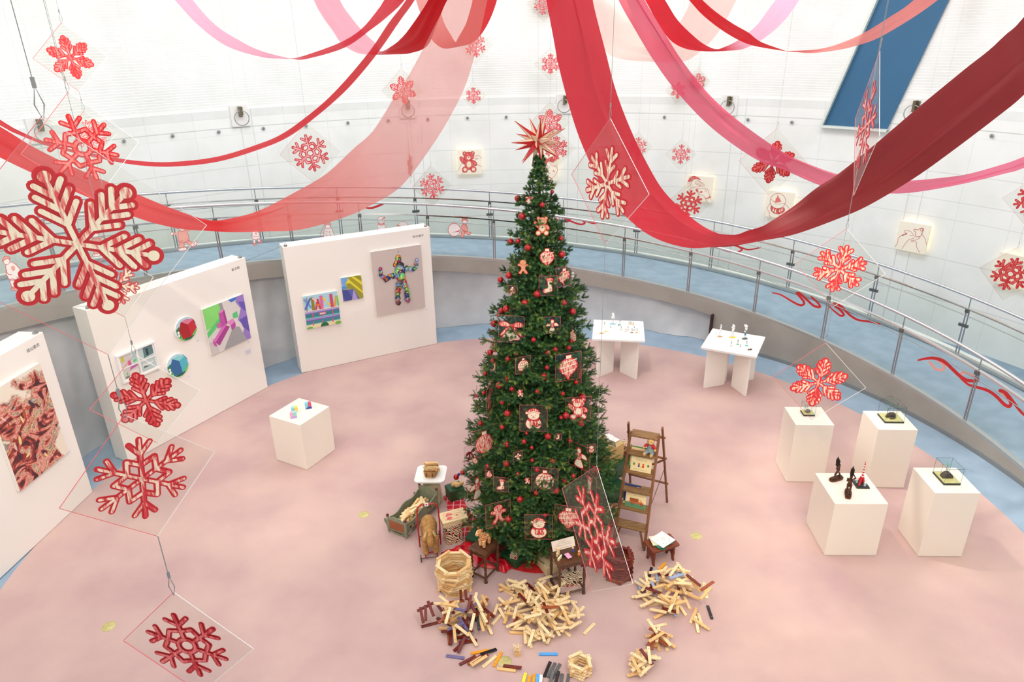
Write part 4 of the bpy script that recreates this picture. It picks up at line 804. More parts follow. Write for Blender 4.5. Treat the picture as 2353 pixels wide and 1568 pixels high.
# caption cards and partition names
for p, px, py, w, h, lab in [(PC, 980.5, 711, .055, .03, 'tiny white caption beside the coloured figure canvas'), (PC, 834, 690, .05, .03, 'tiny white caption under the yellow and blue canvas'), (PC, 781, 750, .05, .03, 'tiny white caption under the letter canvas'), (PB, 570, 808, .14, .10, 'white information card with codes below the magenta cross canvas'),
                             (PB, 572, 787, .05, .03, 'tiny white caption at the corner of the magenta cross canvas'), (PB, 454, 783, .05, .03, 'tiny white caption right of the red round picture'), (PB, 434, 866, .05, .03, 'tiny white caption right of the blue round picture'), (PB, 363, 853, .05, .03, 'tiny white caption under the framed window picture'), (PA, 158, 1040, .08, .04, 'small white caption beside the floral painting')]:
    u, v = uvp(p, px, py); O = p.O + p.U * u + np.array([0, 0, v]) + p.N * .002; T = thing('caption_card', lab, 'card', M=frame(O, p.U, (0, 0, 1)))
    b = MB(); b.box((0, 0, .001), (w, h, .003)); b.build('card', mat('card_white', (240, 238, 244), .6), T); A = Art()
    g = mat('faint_grey_ink', (170, 168, 178), .7)
    for k in range(2 if w < .1 else 5): A.rect(-w * .4, h * (.3 - k * (.25 if w < .1 else .15)), w * (.1 if k == 0 and w > .1 else .35), h * (.3 - k * (.25 if w < .1 else .15)) - h * .04, g, 1)
    A.build('print', T).location = (0, 0, .003)
ink = mat('dark_ink', (70, 72, 78), .6)
for p, px, py, t, lab in [(PA, 76, 800, '成山亜衣', 'small dark name lettering at the top of the left partition'), (PB, 541, 618, '金玉相', 'small dark name lettering at the top of the middle partition'), (PC, 961, 543, '鈴木雅子', 'small dark name lettering at the top of the partition beside the tree')]:
    u, v = uvp(p, px, py); O = p.O + p.U * u + np.array([0, 0, v]) + p.N * .0015; A = Art(); A.text(t, 0, 0, .05, ink, 1, 1.1); o = A.build('name_lettering'); o.matrix_world = frame(O, p.U, (0, 0, 1)); tag(o, lab, 'lettering')
# ------------------------------------------------------------------ drawings on lit boards along the outer wall
boardm = mat('cream_board', (255, 246, 228), .7); thinr = mat('line_red', (196, 60, 66), .6); fillr = scratch('crayon_red', (236, 130, 122), (222, 70, 72), .4, .6, 30)
glow = bpy.data.materials.new('warm_led_strip'); glow.use_nodes = True; gb = glow.node_tree.nodes['Principled BSDF']; gb.inputs['Emission Color'].default_value = (1, .78, .42, 1); gb.inputs['Emission Strength'].default_value = 1.1
def board(t, z, label, draw, s=.57):
    P = cyl(t, RW - .03, z); U = np.array([math.cos(math.radians(t)), -math.sin(math.radians(t)), 0]); T = thing('drawing_board', label, 'drawing', group='line drawings on lit boards along the ramp wall', M=frame(P, U, (0, 0, 1)))
    b = MB(); b.box((0, 0, .065), (s, s, .04)); b.build('board', boardm, T, bevel=.003); b = MB(); b.box((0, 0, .03), (s * .9, s * .9, .03)); b.build('led_backlight', glow, T)
    A = Art(.0012); A.T = lambda x, y: (x * s, y * s); draw(A); A.build('drawing', T).location = (0, 0, .0855)
def L(A, *P, w=.010, m=None): A.line(smooth2(list(P)), w, m or thinr, 3)
def d_bear(A):
    k = A.T; A.T = lambda x, y: k(x * .95 - .03, y * .95 - .02); m_bear(A, .78, fillr, thinr); A.T = k
    L(A, (.5, .14), (.38, .26), (.24, .24), (.14, .26)); L(A, (.16, .16), (.3, .16), (.36, .12), (.24, .1)); L(A, (.5, -.2), (.38, -.14), (.28, -.08)); L(A, (-.48, -.34), (-.42, -.2), (-.34, -.06), (-.26, .0)); L(A, (-.34, -.5), (-.26, -.34), (-.16, -.28))
def d_santa_hands(A):
    A.blob([(-.5, .26), (-.42, .42), (-.28, .5), (-.08, .44), (.0, .36), (-.14, .4), (-.28, .38), (-.36, .28)], fillr, thinr, .008); A.ell(-.48, .22, .045, .04, boardm, 2); A.ring(-.48, .22, .04, .006, thinr)
    L(A, (-.5, .04), (-.38, .14), (-.34, .28), (-.24, .36), (-.06, .32), (.12, .22), (.16, .14), (.04, .12), (-.1, .16), (-.2, .22), (-.16, .3)); L(A, (-.42, -.1), (-.32, .04), (-.2, .06), (-.02, .1), (.02, .16)); L(A, (-.1, .3), (.1, .18)); L(A, (-.16, .24), (.02, .16))
    A.ell(-.1, -.06, .05, .075, fillr, 2, rot=20); A.ell(.06, -.12, .07, .035, fillr, 2, rot=12); L(A, (-.1, .0), (.06, .02), (.22, .04), (.34, -.02), (.4, -.2), (.48, -.36)); L(A, (-.06, -.12), (-.02, -.22), (.1, -.22), (.2, -.26), (.28, -.4), (.34, -.5)); L(A, (.24, .0), (.2, -.08)); L(A, (.3, -.02), (.26, -.1)); A.line([(.26, -.36), (.36, -.34), (.44, -.27)], .045, fillr, 4)
def d_globe(A):
    A.ring(-.08, .14, .29, .012, thinr, 3, 30); A.poly([(-.12, .38), (-.04, .26), (.06, .12), (-.02, .13), (-.02, .08), (-.1, .1), (-.12, .06), (-.2, .1), (-.15, .18), (-.18, .2), (-.12, .28)], fillr, 2)
    L(A, (-.34, .18), (-.22, .1), (-.1, .02), (.1, .06), (.2, .08)); A.blob([(-.3, -.08), (-.08, -.17), (.16, -.08), (.22, -.22), (-.0, -.36), (-.26, -.28)], fillr, thinr, .01)
    for x, y in ((-.2, -.2), (-.12, -.24), (.04, -.2), (.12, -.14)): A.poly([(x - .03, y - .07), (x + .03, y - .07), (x, y + .07)], boardm, 4)
    L(A, (-.4, -.08), (-.44, -.2), (-.32, -.34), (-.34, -.42), (-.26, -.5)); L(A, (-.4, -.08), (-.34, .04)); L(A, (-.3, -.2), (-.2, -.32), (-.1, -.34), (-.04, -.16), (.02, -.18), (.03, -.34), (.06, -.46)); L(A, (.24, .04), (.36, -.08), (.42, -.22), (.36, -.34))
def d_mouse(A):
    L(A, (-.5, -.44), (-.44, -.3), (-.44, -.1), (-.32, .04), (-.2, .08), (-.28, .14), (-.28, .2), (-.1, .2), (.02, .08), (-.1, .06)); L(A, (-.26, -.46), (-.2, -.3), (-.1, -.1), (.04, -.02), (.08, .06)); L(A, (.5, -.16), (.42, .02), (.32, .14), (.24, .2)); L(A, (.34, -.46), (.2, -.28), (.16, -.12), (.02, -.14), (.0, -.1), (.12, -.06), (.22, .02), (.24, .1))
    L(A, (.08, .2), (.0, .26), (.02, .3), (.12, .3), (.18, .36), (.22, .38), (.3, .36), (.28, .26), (.26, .12), (.16, .06), (.08, .1), (.08, .2), w=.014); A.ring(.24, .32, .035, .012, thinr, sy=1.3); L(A, (-.34, .0), (-.2, .12), w=.02)
def d_parcel(A):
    A.blob([(-.3, .0), (-.14, .26), (-.02, .22), (-.1, .02), (-.18, -.06)], fillr, thinr, .01); A.blob([(-.02, .3), (.14, .34), (.2, .28), (.06, .26)], fillr, thinr, .01); A.blob([(.1, .2), (.24, .22), (.2, .1)], fillr, thinr, .01); L(A, (-.5, -.16), (-.4, -.02), (-.3, .0), (-.24, -.1), (-.3, -.2)); L(A, (-.42, -.36), (-.3, -.28), (-.1, -.3), (.06, -.2)); L(A, (.5, .2), (.3, .26), (.12, .24)); L(A, (.44, -.2), (.3, -.1), (.2, .0))
def d_cap(A):
    A.blob([(-.3, .2), (-.2, .38), (.06, .4), (.26, .5), (.38, .4), (.3, .26), (.1, .3), (-.02, .14), (-.1, .3)], fillr, thinr, .01); L(A, (-.42, -.1), (-.4, .1), (-.3, .16), (-.2, .0)); L(A, (.1, .3), (.28, .1), (.42, .12), (.48, -.04), (.4, -.24), (.24, -.42)); L(A, (-.1, .2), (-.04, .0), (.04, .16), (.1, .0), (.16, .12)); L(A, (.3, -.08), (.36, -.14), w=.03, m=fillr); L(A, (.08, -.12), (.14, -.2), w=.03, m=fillr); L(A, (.12, -.34), (.22, -.4), w=.03, m=fillr); L(A, (-.06, -.44), (.06, -.34), (.22, -.42))
for t, z, lab, f in [(-6.25, 2.93, 'drawing of a red bear held between two hands', d_bear), (25.25, 2.38, 'drawing of a hand in a red pointed hat meeting a hand puppet', d_santa_hands), (35.55, 2.19, 'drawing of hands holding a snow globe with a little fir tree', d_globe), (51.3, 1.93, 'drawing of two hands shaping a small round-eared animal', d_mouse), (61.9, 1.72, 'drawing of hands with a red wrapped parcel, nearest the right edge', d_parcel), (4.3, 2.74, 'drawing of hands and a red bonnet, half hidden behind the tree tip', d_cap)]: board(t, z, lab, f)
# ------------------------------------------------------------------ stickers on the railing glass
def px_sticker(A, R, label, cat='sticker', group=None, name='glass_sticker'):
    b = MB(); c = None
    pts = [oncyl(x, y, R - .008 - l_ * .35) for x, y, l_ in A.mb.v]; c = np.mean(pts, 0)
    b.v = [tuple(p - c) for p in pts]; b.f = A.mb.f; b.m = A.mb.m; o = b.build(name, A.mats); o.location = c; tag(o, label, cat, group); return o
stw = mat('sticker_white', (246, 240, 240), .5); st_r = mat('sticker_red', (206, 40, 44), .5); st_p = mat('sticker_pink', (238, 168, 158), .5); st_l = mat('sticker_line', (206, 96, 96), .5)
def local(A, cx, cy, s, lean=0):
    c, q = math.cos(math.radians(lean)), math.sin(math.radians(lean)); A.T = lambda x, y: (cx + s * (x * c - y * q), cy - s * (x * q + y * c))
def child(A, kind):
    def bl(P, f=stw, w=.02, l=2): A.poly([(x * 1.0, y) for x, y in smooth2(P, True)], f, l); A.line(smooth2(P, True), w, st_l, l + .6, True)
    if kind == 'walk':
        bl([(-.16, .1), (.12, .12), (.26, -.16), (-.1, -.2)]); bl([(-.12, .28), (.08, .3), (.24, .06), (.2, -.04), (-.12, -.02)], stw, .02, 2.5); bl([(-.12, -.2), (.0, -.2), (-.02, -.44), (-.1, -.44)]); bl([(.1, -.18), (.2, -.2), (.3, -.36), (.2, -.4)]); bl([(-.14, -.42), (.04, -.44), (.04, -.52), (-.1, -.52)], st_p); bl([(.2, -.36), (.36, -.3), (.34, -.4), (.22, -.44)], st_p)
        A.ell(-.08, .36, .10, .10, st_l, 3); A.ell(-.08, .36, .085, .085, stw, 3.4); bl([(-.2, .4), (-.1, .52), (.02, .48), (.04, .4), (-.06, .44)], st_p, .02, 4); A.ell(.06, .12, .06, .08, st_p, 4)
    elif kind == 'skate':
        bl([(-.14, .2), (.12, .2), (.18, -.16), (-.16, -.18)], st_p); A.line([(-.12, .1), (-.36, .14)], .08, st_p, 2.2); A.line([(.12, .14), (.34, .28)], .08, st_p, 2.2); A.ell(-.38, .14, .06, .06, st_l, 3); A.ell(-.38, .14, .045, .045, stw, 3.4); bl([(-.14, -.18), (.0, -.16), (-.02, -.4), (-.14, -.42)], st_p); bl([(.06, -.16), (.16, -.14), (.36, -.3), (.24, -.38)], st_p)
        bl([(-.2, -.4), (.04, -.38), (.06, -.48), (-.18, -.48)]); bl([(.26, -.32), (.44, -.2), (.44, -.3), (.32, -.4)]); A.ell(0, .32, .14, .14, st_l, 3); A.ell(0, .32, .12, .12, stw, 3.4); bl([(-.14, .34), (-.1, .5), (.1, .5), (.14, .36), (0, .42)], st_p, .02, 4)
    elif kind == 'snowball':
        A.ell(-.3, -.02, .27, .29, st_r, 1); A.ell(-.3, -.02, .25, .27, stw, 1.4); bl([(.02, .2), (.2, .22), (.26, -.06), (.04, -.02)], st_p); bl([(.04, -.04), (.16, -.06), (.1, -.3), (.0, -.3)], st_p); bl([(.16, -.06), (.3, -.08), (.42, -.1), (.36, -.2), (.2, -.16)], st_p); A.line([(.06, .14), (-.04, .1)], .06, st_p, 2.5)
        A.ell(.13, .34, .11, .11, st_l, 3); A.ell(.13, .34, .09, .09, stw, 3.4); bl([(.0, .36), (.04, .5), (.2, .5), (.24, .38), (.12, .42)], st_p, .02, 4)
    elif kind == 'sit':
        bl([(-.16, .16), (.16, .18), (.3, -.4), (-.22, -.4)]); A.ell(0, .28, .16, .15, st_l, 3); A.ell(0, .28, .135, .125, stw, 3.4); bl([(-.16, .3), (-.14, .42), (.12, .44), (.16, .3), (0, .36)], st_p, .02, 4); A.line([(-.2, .3), (-.44, -.1), (-.3, -.4)], .02, st_l, 3)
        for x, y in ((-.08, 0), (.08, -.04), (-.1, -.2), (.1, -.22)): A.ell(x, y, .04, .04, st_p, 4)
    elif kind == 'snowman':
        A.ell(0, .22, .28, .27, st_l, 1); A.ell(0, .22, .255, .245, stw, 1.4); A.ell(0, -.24, .3, .3, st_l, .4); A.ell(0, -.24, .275, .275, stw, .8); A.line([(.04, .24), (.28, .44)], .05, st_r, 3); A.blob([(-.2, -.02), (0, -.08), (.22, -.02), (.18, -.14), (-.16, -.14)], st_p, st_l, .02, 2)
    else:
        A.ell(0, .1, .36, .24, st_l, 1); A.ell(0, .1, .335, .215, stw, 1.4); A.blob([(-.42, .06), (0, -.08), (.42, .06), (.42, -.12), (0, -.26), (-.42, -.12)], st_p, st_l, .03, 2)
    return A
for cx, cy, s, lean, kind, lab in [(28, 627, 78, 14, 'walk', 'red and white sticker of a walking child carrying a doll, at the left edge'), (222, 560, 60, 8, 'skate', 'child sticker peeking out behind the largest snowflake plate'), (421, 544, 66, 6, 'skate', 'sticker of a skating child in a coat below the wide red streamer'), (586, 542, 42, 4, 'walk', 'sticker of a striding child left of the middle partition'), (754, 532, 44, 4, 'sit', 'sticker of a seated girl in a dotted dress above the partition beside the tree'), (876, 513, 32, 0, 'snowman', 'snowman sticker on the railing glass above the figure canvas'), (926, 519, 30, 0, 'drum', 'round hat-shaped sticker on the railing glass beside the snowman one'), (1060, 528, 54, -3, 'snowball', 'sticker of a child rolling a big snowball left of the tree')]:
    A = Art(.0012); local(A, cx, cy, s, lean); child(A, kind); px_sticker(A, RI, lab, group='snow play stickers on the inner railing glass')
def ribbon_sticker(P, w, R, lab, extra=()):
    A = Art(.0012); P = smooth2(P); n = len(P); 
    for i in range(n - 1): ww = w * (1 - .5 * abs(2 * i / n - 1)**3); A.cap((P[i][0], P[i][1]), (P[i + 1][0], P[i + 1][1]), ww, st_r, 1.0 + .02 * i)
    for Q in extra: A.line(smooth2(Q), w * .75, st_p, .5)
    px_sticker(A, R, lab, 'sticker', 'red ribbon stickers on the railing glass')
ribbon_sticker([(1775, 673), (1795, 678), (1820, 693), (1840, 702), (1848, 696), (1838, 682), (1831, 674), (1838, 675), (1855, 690), (1870, 703), (1884, 706), (1880, 697), (1866, 684), (1866, 681)], 5.5, RI, 'red ribbon sticker left of a railing post on the right side', [[(1848, 696), (1836, 680), (1831, 675)], [(1885, 705), (1874, 690), (1864, 683)]])
ribbon_sticker([(1903, 703), (1918, 716), (1932, 726), (1939, 723), (1930, 712), (1916, 701), (1920, 698), (1935, 706), (1950, 722), (1970, 735), (1995, 739), (2022, 745)], 5.5, RI, 'red ribbon sticker continuing right of that railing post', [[(1940, 724), (1928, 712), (1916, 702)]])
ribbon_sticker([(2110, 828), (2130, 824), (2150, 824), (2170, 832), (2190, 850), (2205, 864), (2222, 874), (2243, 876), (2248, 872)], 8, RI, 'bigger red ribbon sticker near the right edge, first half', [[(2136, 832), (2150, 848), (2166, 850), (2169, 840), (2155, 828)], [(2206, 862), (2214, 856), (2232, 862), (2246, 872)]])
ribbon_sticker([(2206, 868), (2225, 884), (2244, 890), (2270, 898), (2290, 912), (2308, 930), (2320, 934), (2322, 922), (2308, 902), (2298, 898), (2312, 904), (2330, 926), (2345, 946), (2360, 960)], 8, RI, 'bigger red ribbon sticker near the right edge, last half', [[(2320, 924), (2306, 906), (2297, 899)]])
ribbon_sticker([(1270, 497), (1285, 507), (1300, 510), (1310, 506), (1300, 500), (1298, 502), (1320, 512), (1336, 516), (1344, 512), (1336, 505), (1350, 510), (1365, 514), (1380, 511)], 4, RO, 'thin curling red ribbon sticker on the outer glass right of the tree')
ribbon_sticker([(1646, 567), (1665, 576), (1690, 580), (1705, 574), (1695, 566), (1685, 563), (1700, 568), (1720, 574), (1748, 569)], 4, RO, 'thin curling red ribbon sticker on the outer glass under the crimson streamer')
ribbon_sticker([(840, 478), (855, 478), (870, 473), (884, 467)], 5, RO, 'short red ribbon sticker on the outer glass beside the wide streamer')

for (px, py, p, q, lab) in [(92, 757, PA, (2.62, 2.44), 'thin tie wire from the left partition corner to the ramp'), (197, 708, PB, (.06, 2.44), 'thin tie wire from the middle partition corner to the ramp'), (652, 566, PC, (.06, 2.44), 'thin tie wire from the partition beside the tree to the ramp')]:
    a_ = p.O + p.U * q[0] + np.array([0, 0, q[1]]) - p.N * .05; t_ = theta(a_); e_ = cyl(t_ - 6, RI - .06, zr(t_ - 6) + .03); b = MB(); b.tube([(0, 0, 0), tuple(e_ - a_)], .002, 4); b.tube([(.02, .02, 0), tuple(e_ - a_ + np.array([.05, .05, 0]))], .002, 4); o = b.build('tie_wire', WIRE); o.location = tuple(a_); tag(o, lab, 'wire')

for (px, py, lab) in [(1308, 631, 'small white caption on the beige ramp edge just right of the tree')]:
    P = oncyl(px, py, RI - .055); t = theta(P); b = MB(); b.box((0, 0, .001), (.19, .11, .003)); o = b.build('caption_card', white); o.matrix_world = frame(P, (math.cos(math.radians(t)), -math.sin(math.radians(t)), 0), (0, 0, 1)); tag(o, lab, 'card')

# ------------------------------------------------------------------ ornaments on the tree
def on_tree(px, py, extra=.02):
    d = ray(px, py); best = None; bd = 9
    for t in np.arange(4.5, 11, .01):
        P = EY + d * t; g = math.hypot(P[0] - TX, P[1] - TY) - (trad(P[2]) + extra)
        if g < bd: bd, best = g, P
        if g <= 0: return P
    return best
ORN = [('bell', 1216, 458, 15, 0, 0, 'tiny bell cut-out near the tree top'), ('bear', 1246, 521, 36, 0, 0, 'tan bear cut-out waving near the tree top'), ('lemon', 1257, 592, 36, 0, 0, 'white striped drop-shaped cut-out ornament high on the tree'), ('ginger', 1202, 614, 32, 0, 0, 'tan gingerbread man cut-out high on the tree'),
       ('lemon', 1296, 636, 34, 40, 35, 'tilted red oval ornament plate on the upper right of the tree'), ('stocking', 1260, 657, 34, 44, 5, 'acrylic plate with a tall white stocking, upper middle of the tree'), ('ball', 1178, 669, 18, 24, 0, 'small acrylic plate with a plain red ball on the upper left'), ('bell', 1175, 757, 48, 58, 0, 'big bell with a red bow on a clear plate'),
       ('angel', 1269, 748, 30, 40, 0, 'small winged angel plate on the right of the big bell plate'), ('globe', 1202, 839, 30, 38, 25, 'latticed egg-shaped ornament plate in the tree middle'), ('lemon', 1306, 843, 50, 62, 24, 'large striped drop ornament plate at the right edge of the tree'), ('stocking', 1135, 843, 18, 0, 50, 'narrow side-on stocking ornament on the left of the tree'),
       ('ball', 1137, 795, 26, 34, 55, 'faded ball plate at the left edge of the tree'), ('snow', 1126, 916, 50, 56, 76, 'edge-on flake plate on the left of the tree'), ('bow', 1094, 908, 14, 0, 0, 'tiny bow tag at the far left edge of the tree'), ('bear', 1196, 904, 15, 0, 0, 'tiny bear tag in the middle of the tree'),
       ('snowman', 1226, 962, 50, 60, 0, 'snowman plate with red hat at mid height'), ('bear', 1329, 941, 46, 56, 10, 'red bear plate standing out at the right edge of the tree'), ('ball', 1113, 1016, 52, 62, 28, 'largest scribbled red ball plate on the left side'), ('bow', 1081, 1040, 34, 42, 50, 'dark red bow plate at the left edge'), ('lemon', 1092, 1060, 14, 0, 0, 'tiny diamond-shaped tag below the bow plate'),
       ('angel', 1096, 1119, 50, 62, 45, 'tall angel plate turned aslant at the lower left'), ('ball', 1124, 1090, 15, 19, 0, 'small ball plate beside the aslant angel plate'), ('stocking', 1151, 1114, 28, 40, 0, 'small white stocking plate at the lower left'), ('ginger', 1145, 1182, 48, 56, 20, 'running gingerbread figure plate low on the left'), ('angel', 1190, 1049, 18, 24, 25, 'tiny angel plate in the lower middle'),
       ('globe', 1252, 1104, 48, 60, -6, 'large latticed ball plate in the lower middle'), ('bear', 1212, 1105, 13, 0, 0, 'tiny bear tag left of the large latticed ball plate'), ('angel', 1331, 1049, 46, 58, -35, 'angel plate turned aslant at the lower right'), ('snowman', 1359, 1031, 16, 20, 0, 'tiny snowman plate at the far right edge'), ('stocking', 1352, 1115, 48, 60, -55, 'long stocking plate turned aslant at the lower right'),
       ('lemon', 1306, 1192, 50, 58, -8, 'striped drop plate at the bottom right of the tree'), ('snowman', 1238, 1212, 50, 60, 0, 'lowest snowman plate with red scarf'), ('stocking', 1282, 1004, 13, 17, 0, 'tiny stocking plate right of centre'), ('bow', 1369, 1076, 26, 0, -40, 'red bow cut-out hanging at the right edge'), ('globe', 1317, 772, 26, 0, -50, 'narrow latticed ball at the right edge, upper half'), ('snow', 1331, 858, 26, 32, -74, 'edge-on red plate at the right edge')]
loopm = mat('dark_brown_ribbon', (70, 34, 24), .7)
SHORT = []
for kind, px, py, hp, pw, yaw, lab in ORN:
    P = on_tree(px, py, .045); dp = prj(P)[2]; s = hp * dp / FPX * 1.12
    n = np.array([P[0] - TX, P[1] - TY]); n = n / np.linalg.norm(n); c = -P[:2] / np.linalg.norm(P[:2]); f = n * .35 + c * .65; a = math.degrees(math.atan2(f[1], f[0]) - math.atan2(c[1], c[0]))
    T = thing('tree_ornament', lab, 'ornament', group='printed ornaments hanging on the tree', M=faceM(P, a * (1 if not yaw else 0) + yaw))
    A = Art(.0010, .01); o = 0
    if kind == 'snow': snow(A, 'A', s * .5, SCR, RED, 90)
    elif kind == 'bear': m_bear(A, s * .95, TAN if (hp > 30 and not pw) else None)
    elif kind == 'ginger': m_ginger(A, s * .85, TAN if not pw else None)
    else: {'bell': m_bell, 'lemon': m_lemon, 'stocking': m_stocking, 'ball': m_ball, 'angel': m_angel, 'globe': m_globe, 'snowman': m_snowman, 'bow': m_bow}[kind](A, s * {'angel': .95, 'bell': 1.0}.get(kind, .95))
    A.build('motif', T).location = (0, 0, .001)
    top = s * .62
    if pw:
        h = s * .62; b = MB(); b.box((0, 0, -.0015), (2 * h * .92, 2 * h, .003)); b.build('acrylic_plate', ACR, T); b = MB(); q = [(-h * .92, -h), (h * .92, -h), (h * .92, h), (-h * .92, h)]
        for i in range(4): b.tube([q[i] + (-.0015,), q[(i + 1) % 4] + (-.0015,)], .0016, 4)
        b.build('plate_rim', REDEDGE, T); top = h
    b = MB(); b.tube([(0, top - .005, 0), (.004, top + .03, -.01), (-.003, top + .06, -.03)], .0022, 5); b.build('ribbon_loop', loopm, T)
    SHORT.append((px, py, lab))
bm_ = mat('glossy_red_bauble', (178, 16, 26), .22, .25, coat=.4); capm = mat('gold_cap', (206, 176, 110), .3, .9)
BALLS = [(1189, 456, 7), (1246, 471, 6), (1199, 497, 8), (1269, 441, 4.5), (1173, 556, 8), (1190, 554, 6), (1213, 569, 8), (1289, 548, 5.5), (1291, 585, 8), (1169, 633, 8), (1150, 643, 7), (1234, 676, 8), (1206, 697, 8.3), (1295, 697, 8), (1316, 716, 7.5), (1163, 710, 8), (1152, 714, 6.5), (1146, 724, 5), (1135, 744, 8), (1131, 764, 7), (1155, 778, 5.7), (1226, 781, 6), (1313, 785, 4.5), (1307, 800, 6), (1276, 803, 5.5), (1259, 811, 6.5), (1187, 812, 5.5), (1126, 810, 7), (1167, 825, 5.5), (1257, 845, 5.5), (1250, 866, 8), (1162, 872, 8), (1147, 886, 8), (1176, 894, 6), (1324, 879, 5.5), (1338, 912, 8), (1234, 900, 5), (1112, 903, 5), (1154, 925, 5.5), (1166, 950, 8), (1262, 936, 5.5), (1300, 955, 8), (1289, 960, 4.5), (1335, 973, 8), (1099, 935, 6), (1104, 973, 6), (1154, 982, 5.7), (1210, 996, 4), (1259, 1003, 8), (1310, 1013, 5.5), (1222, 1029, 4.5), (1204, 1015, 6), (1269, 1062, 7.5), (1223, 1058, 4.5), (1234, 1080, 6), (1317, 1094, 5.5), (1297, 1105, 5.5), (1278, 1128, 7), (1232, 1133, 6), (1339, 1136, 5.5), (1252, 1185, 5), (1164, 1021, 8), (1164, 1065, 7.5), (1190, 1089, 4), (1195, 1148, 7.5), (1063, 1086, 6), (1121, 1072, 6), (1168, 1194, 8), (1115, 859, 5), (1133, 829, 5.6), (1293, 905, 5), (1282, 757, 4)]
used = set(l_[2] for l_ in SHORT)
bproto = None
def brel(px, py, r):
    size = 'large' if r >= 7.5 else ('medium' if r >= 5.7 else 'small')
    for q in sorted(SHORT, key=lambda q: (q[0] - px)**2 + (q[1] - py)**2)[:14]:
        dx, dy = px - q[0], py - q[1]; rel = ('above' if dy < 0 else 'below') if abs(dy) > abs(dx) * 1.4 else (('right of' if dx > 0 else 'left of') if abs(dx) > abs(dy) * 1.4 else (('above' if dy < 0 else 'below') + (' and right of' if dx > 0 else ' and left of')))
        w = q[2].split(' on the ')[0].split(' at the ')[0].split(' near the ')[0].split(' in the ')[0].split(' turned ')[0]
        for adv in (['just '] if math.hypot(dx, dy) < 45 else ['']) + ['further ']:
            l_ = f'{size} red bauble {adv}{rel} the {w}'
            if l_ not in used and len(l_.split()) <= 16: used.add(l_); return l_
    return None
for px, py, r in BALLS:
    P = on_tree(px, py, .035); R = r * prj(P)[2] / FPX
    if bproto is None:
        bproto = thing('bauble', 'x', 'bauble', (0, 0, 0), group='glossy red baubles on the tree'); b = MB(); b.ball((0, 0, 0), 1, 20, 14); b.build('ball', bm_, bproto, smooth='all')
        b = MB(); b.lathe([(.2, .93), (.2, 1.14), (.12, 1.16)], 10); b.build('cap', capm, bproto); b = MB(); b.tube([(0, 0, 1.1), (.1, 0, 1.4), (0, 0, 1.9)], .03, 4); b.build('hanging_loop', mat('gold_thread', (190, 166, 110), .5), bproto); T = bproto
    else: T = copy_tree(bproto)
    T.location = P; T.scale = (R, R, R); T['label'] = brel(px, py, r) or 'small red bauble deep in the tree'

# ------------------------------------------------------------------ things around the tree
def wood(name, c1, c2, rough=.5, st=(1, 1, 8), sc=6, coat=0): return noisy(name, c1, c2, sc, rough, 5, st, .3, .7, coat=coat)
walnut = wood('walnut_wood', (74, 44, 28), (104, 64, 40), .4, (6, 1, 6), 5, .15); oak = wood('ladder_wood', (112, 66, 38), (150, 98, 58), .5, (8, 8, 1), 6); ladw = wood('worn_step_wood', (120, 84, 50), (160, 122, 76), .6, (1, 8, 8), 8)
kraft = noisy('kraft_box', (196, 156, 110), (204, 166, 120), 20, .7); cream = mat('cream_box_card', (240, 214, 168), .7); greenp = mat('dark_green_paper', (32, 84, 50), .38); gold = mat('gold_paper', (206, 174, 112), .35, .35)
redsatin = mat('red_satin', (206, 12, 34), .25, 0, coat=.3); redfelt = noisy('red_felt', (196, 24, 26), (206, 34, 34), 60, .95)
def skinned(name, pts, bones, m, parent, sub=1):
    me = bpy.data.meshes.new(name); me.from_pydata([p[:3] for p in pts], bones, []); me.materials.append(m); o = bpy.data.objects.new(name, me); COL.objects.link(o); o.parent = parent
    sk = o.modifiers.new('skin', 'SKIN'); 
    if not me.skin_vertices: me.attributes if False else None
    bpy.context.view_layer.objects.active = o
    lay = me.skin_vertices[0].data if me.skin_vertices else None
    if lay:
        for i, p in enumerate(pts): lay[i].radius = (p[3], p[3]); lay[i].use_root = (i == 0)
    su = o.modifiers.new('smooth', 'SUBSURF'); su.levels = su.render_levels = sub + 1; sk.use_smooth_shade = True
    return o
def pattern_paper(name, base, c1, c2, sc=22):
    if name in MATS: return MATS[name]
    m = mat(name, base, .6); n, l, b = nodes(m); tc = n.new('ShaderNodeTexCoord'); mp = n.new('ShaderNodeMapping'); mp.inputs['Scale'].default_value = (sc, sc, sc); l.new(tc.outputs['Object'], mp.inputs[0])
    w = n.new('ShaderNodeTexWave'); w.wave_type = 'BANDS'; w.bands_direction = 'DIAGONAL'; w.inputs['Scale'].default_value = 1.6; w.inputs['Distortion'].default_value = 9; w.inputs['Detail'].default_value = 1; l.new(mp.outputs[0], w.inputs[0])
    v = n.new('ShaderNodeTexVoronoi'); v.inputs['Scale'].default_value = 1.5; l.new(mp.outputs[0], v.inputs[0])
    def th(s_, op, x): q = n.new('ShaderNodeMath'); q.operation = op; l.new(s_, q.inputs[0]); q.inputs[1].default_value = x; return q.outputs[0]
    a = n.new('ShaderNodeMix'); a.data_type = 'RGBA'; a.inputs[6].default_value = lin(base) + (1,); a.inputs[7].default_value = lin(c1) + (1,); l.new(th(w.outputs['Fac'], 'GREATER_THAN', .72), a.inputs[0])
    c = n.new('ShaderNodeMix'); c.data_type = 'RGBA'; l.new(a.outputs[2], c.inputs[6]); c.inputs[7].default_value = lin(c2) + (1,); l.new(th(v.outputs['Distance'], 'LESS_THAN', .24), c.inputs[0]); l.new(c.outputs[2], b.inputs['Base Color']); return m
patp = pattern_paper('leaf_pattern_paper', (244, 214, 176), (40, 36, 34), (200, 36, 60), 11)
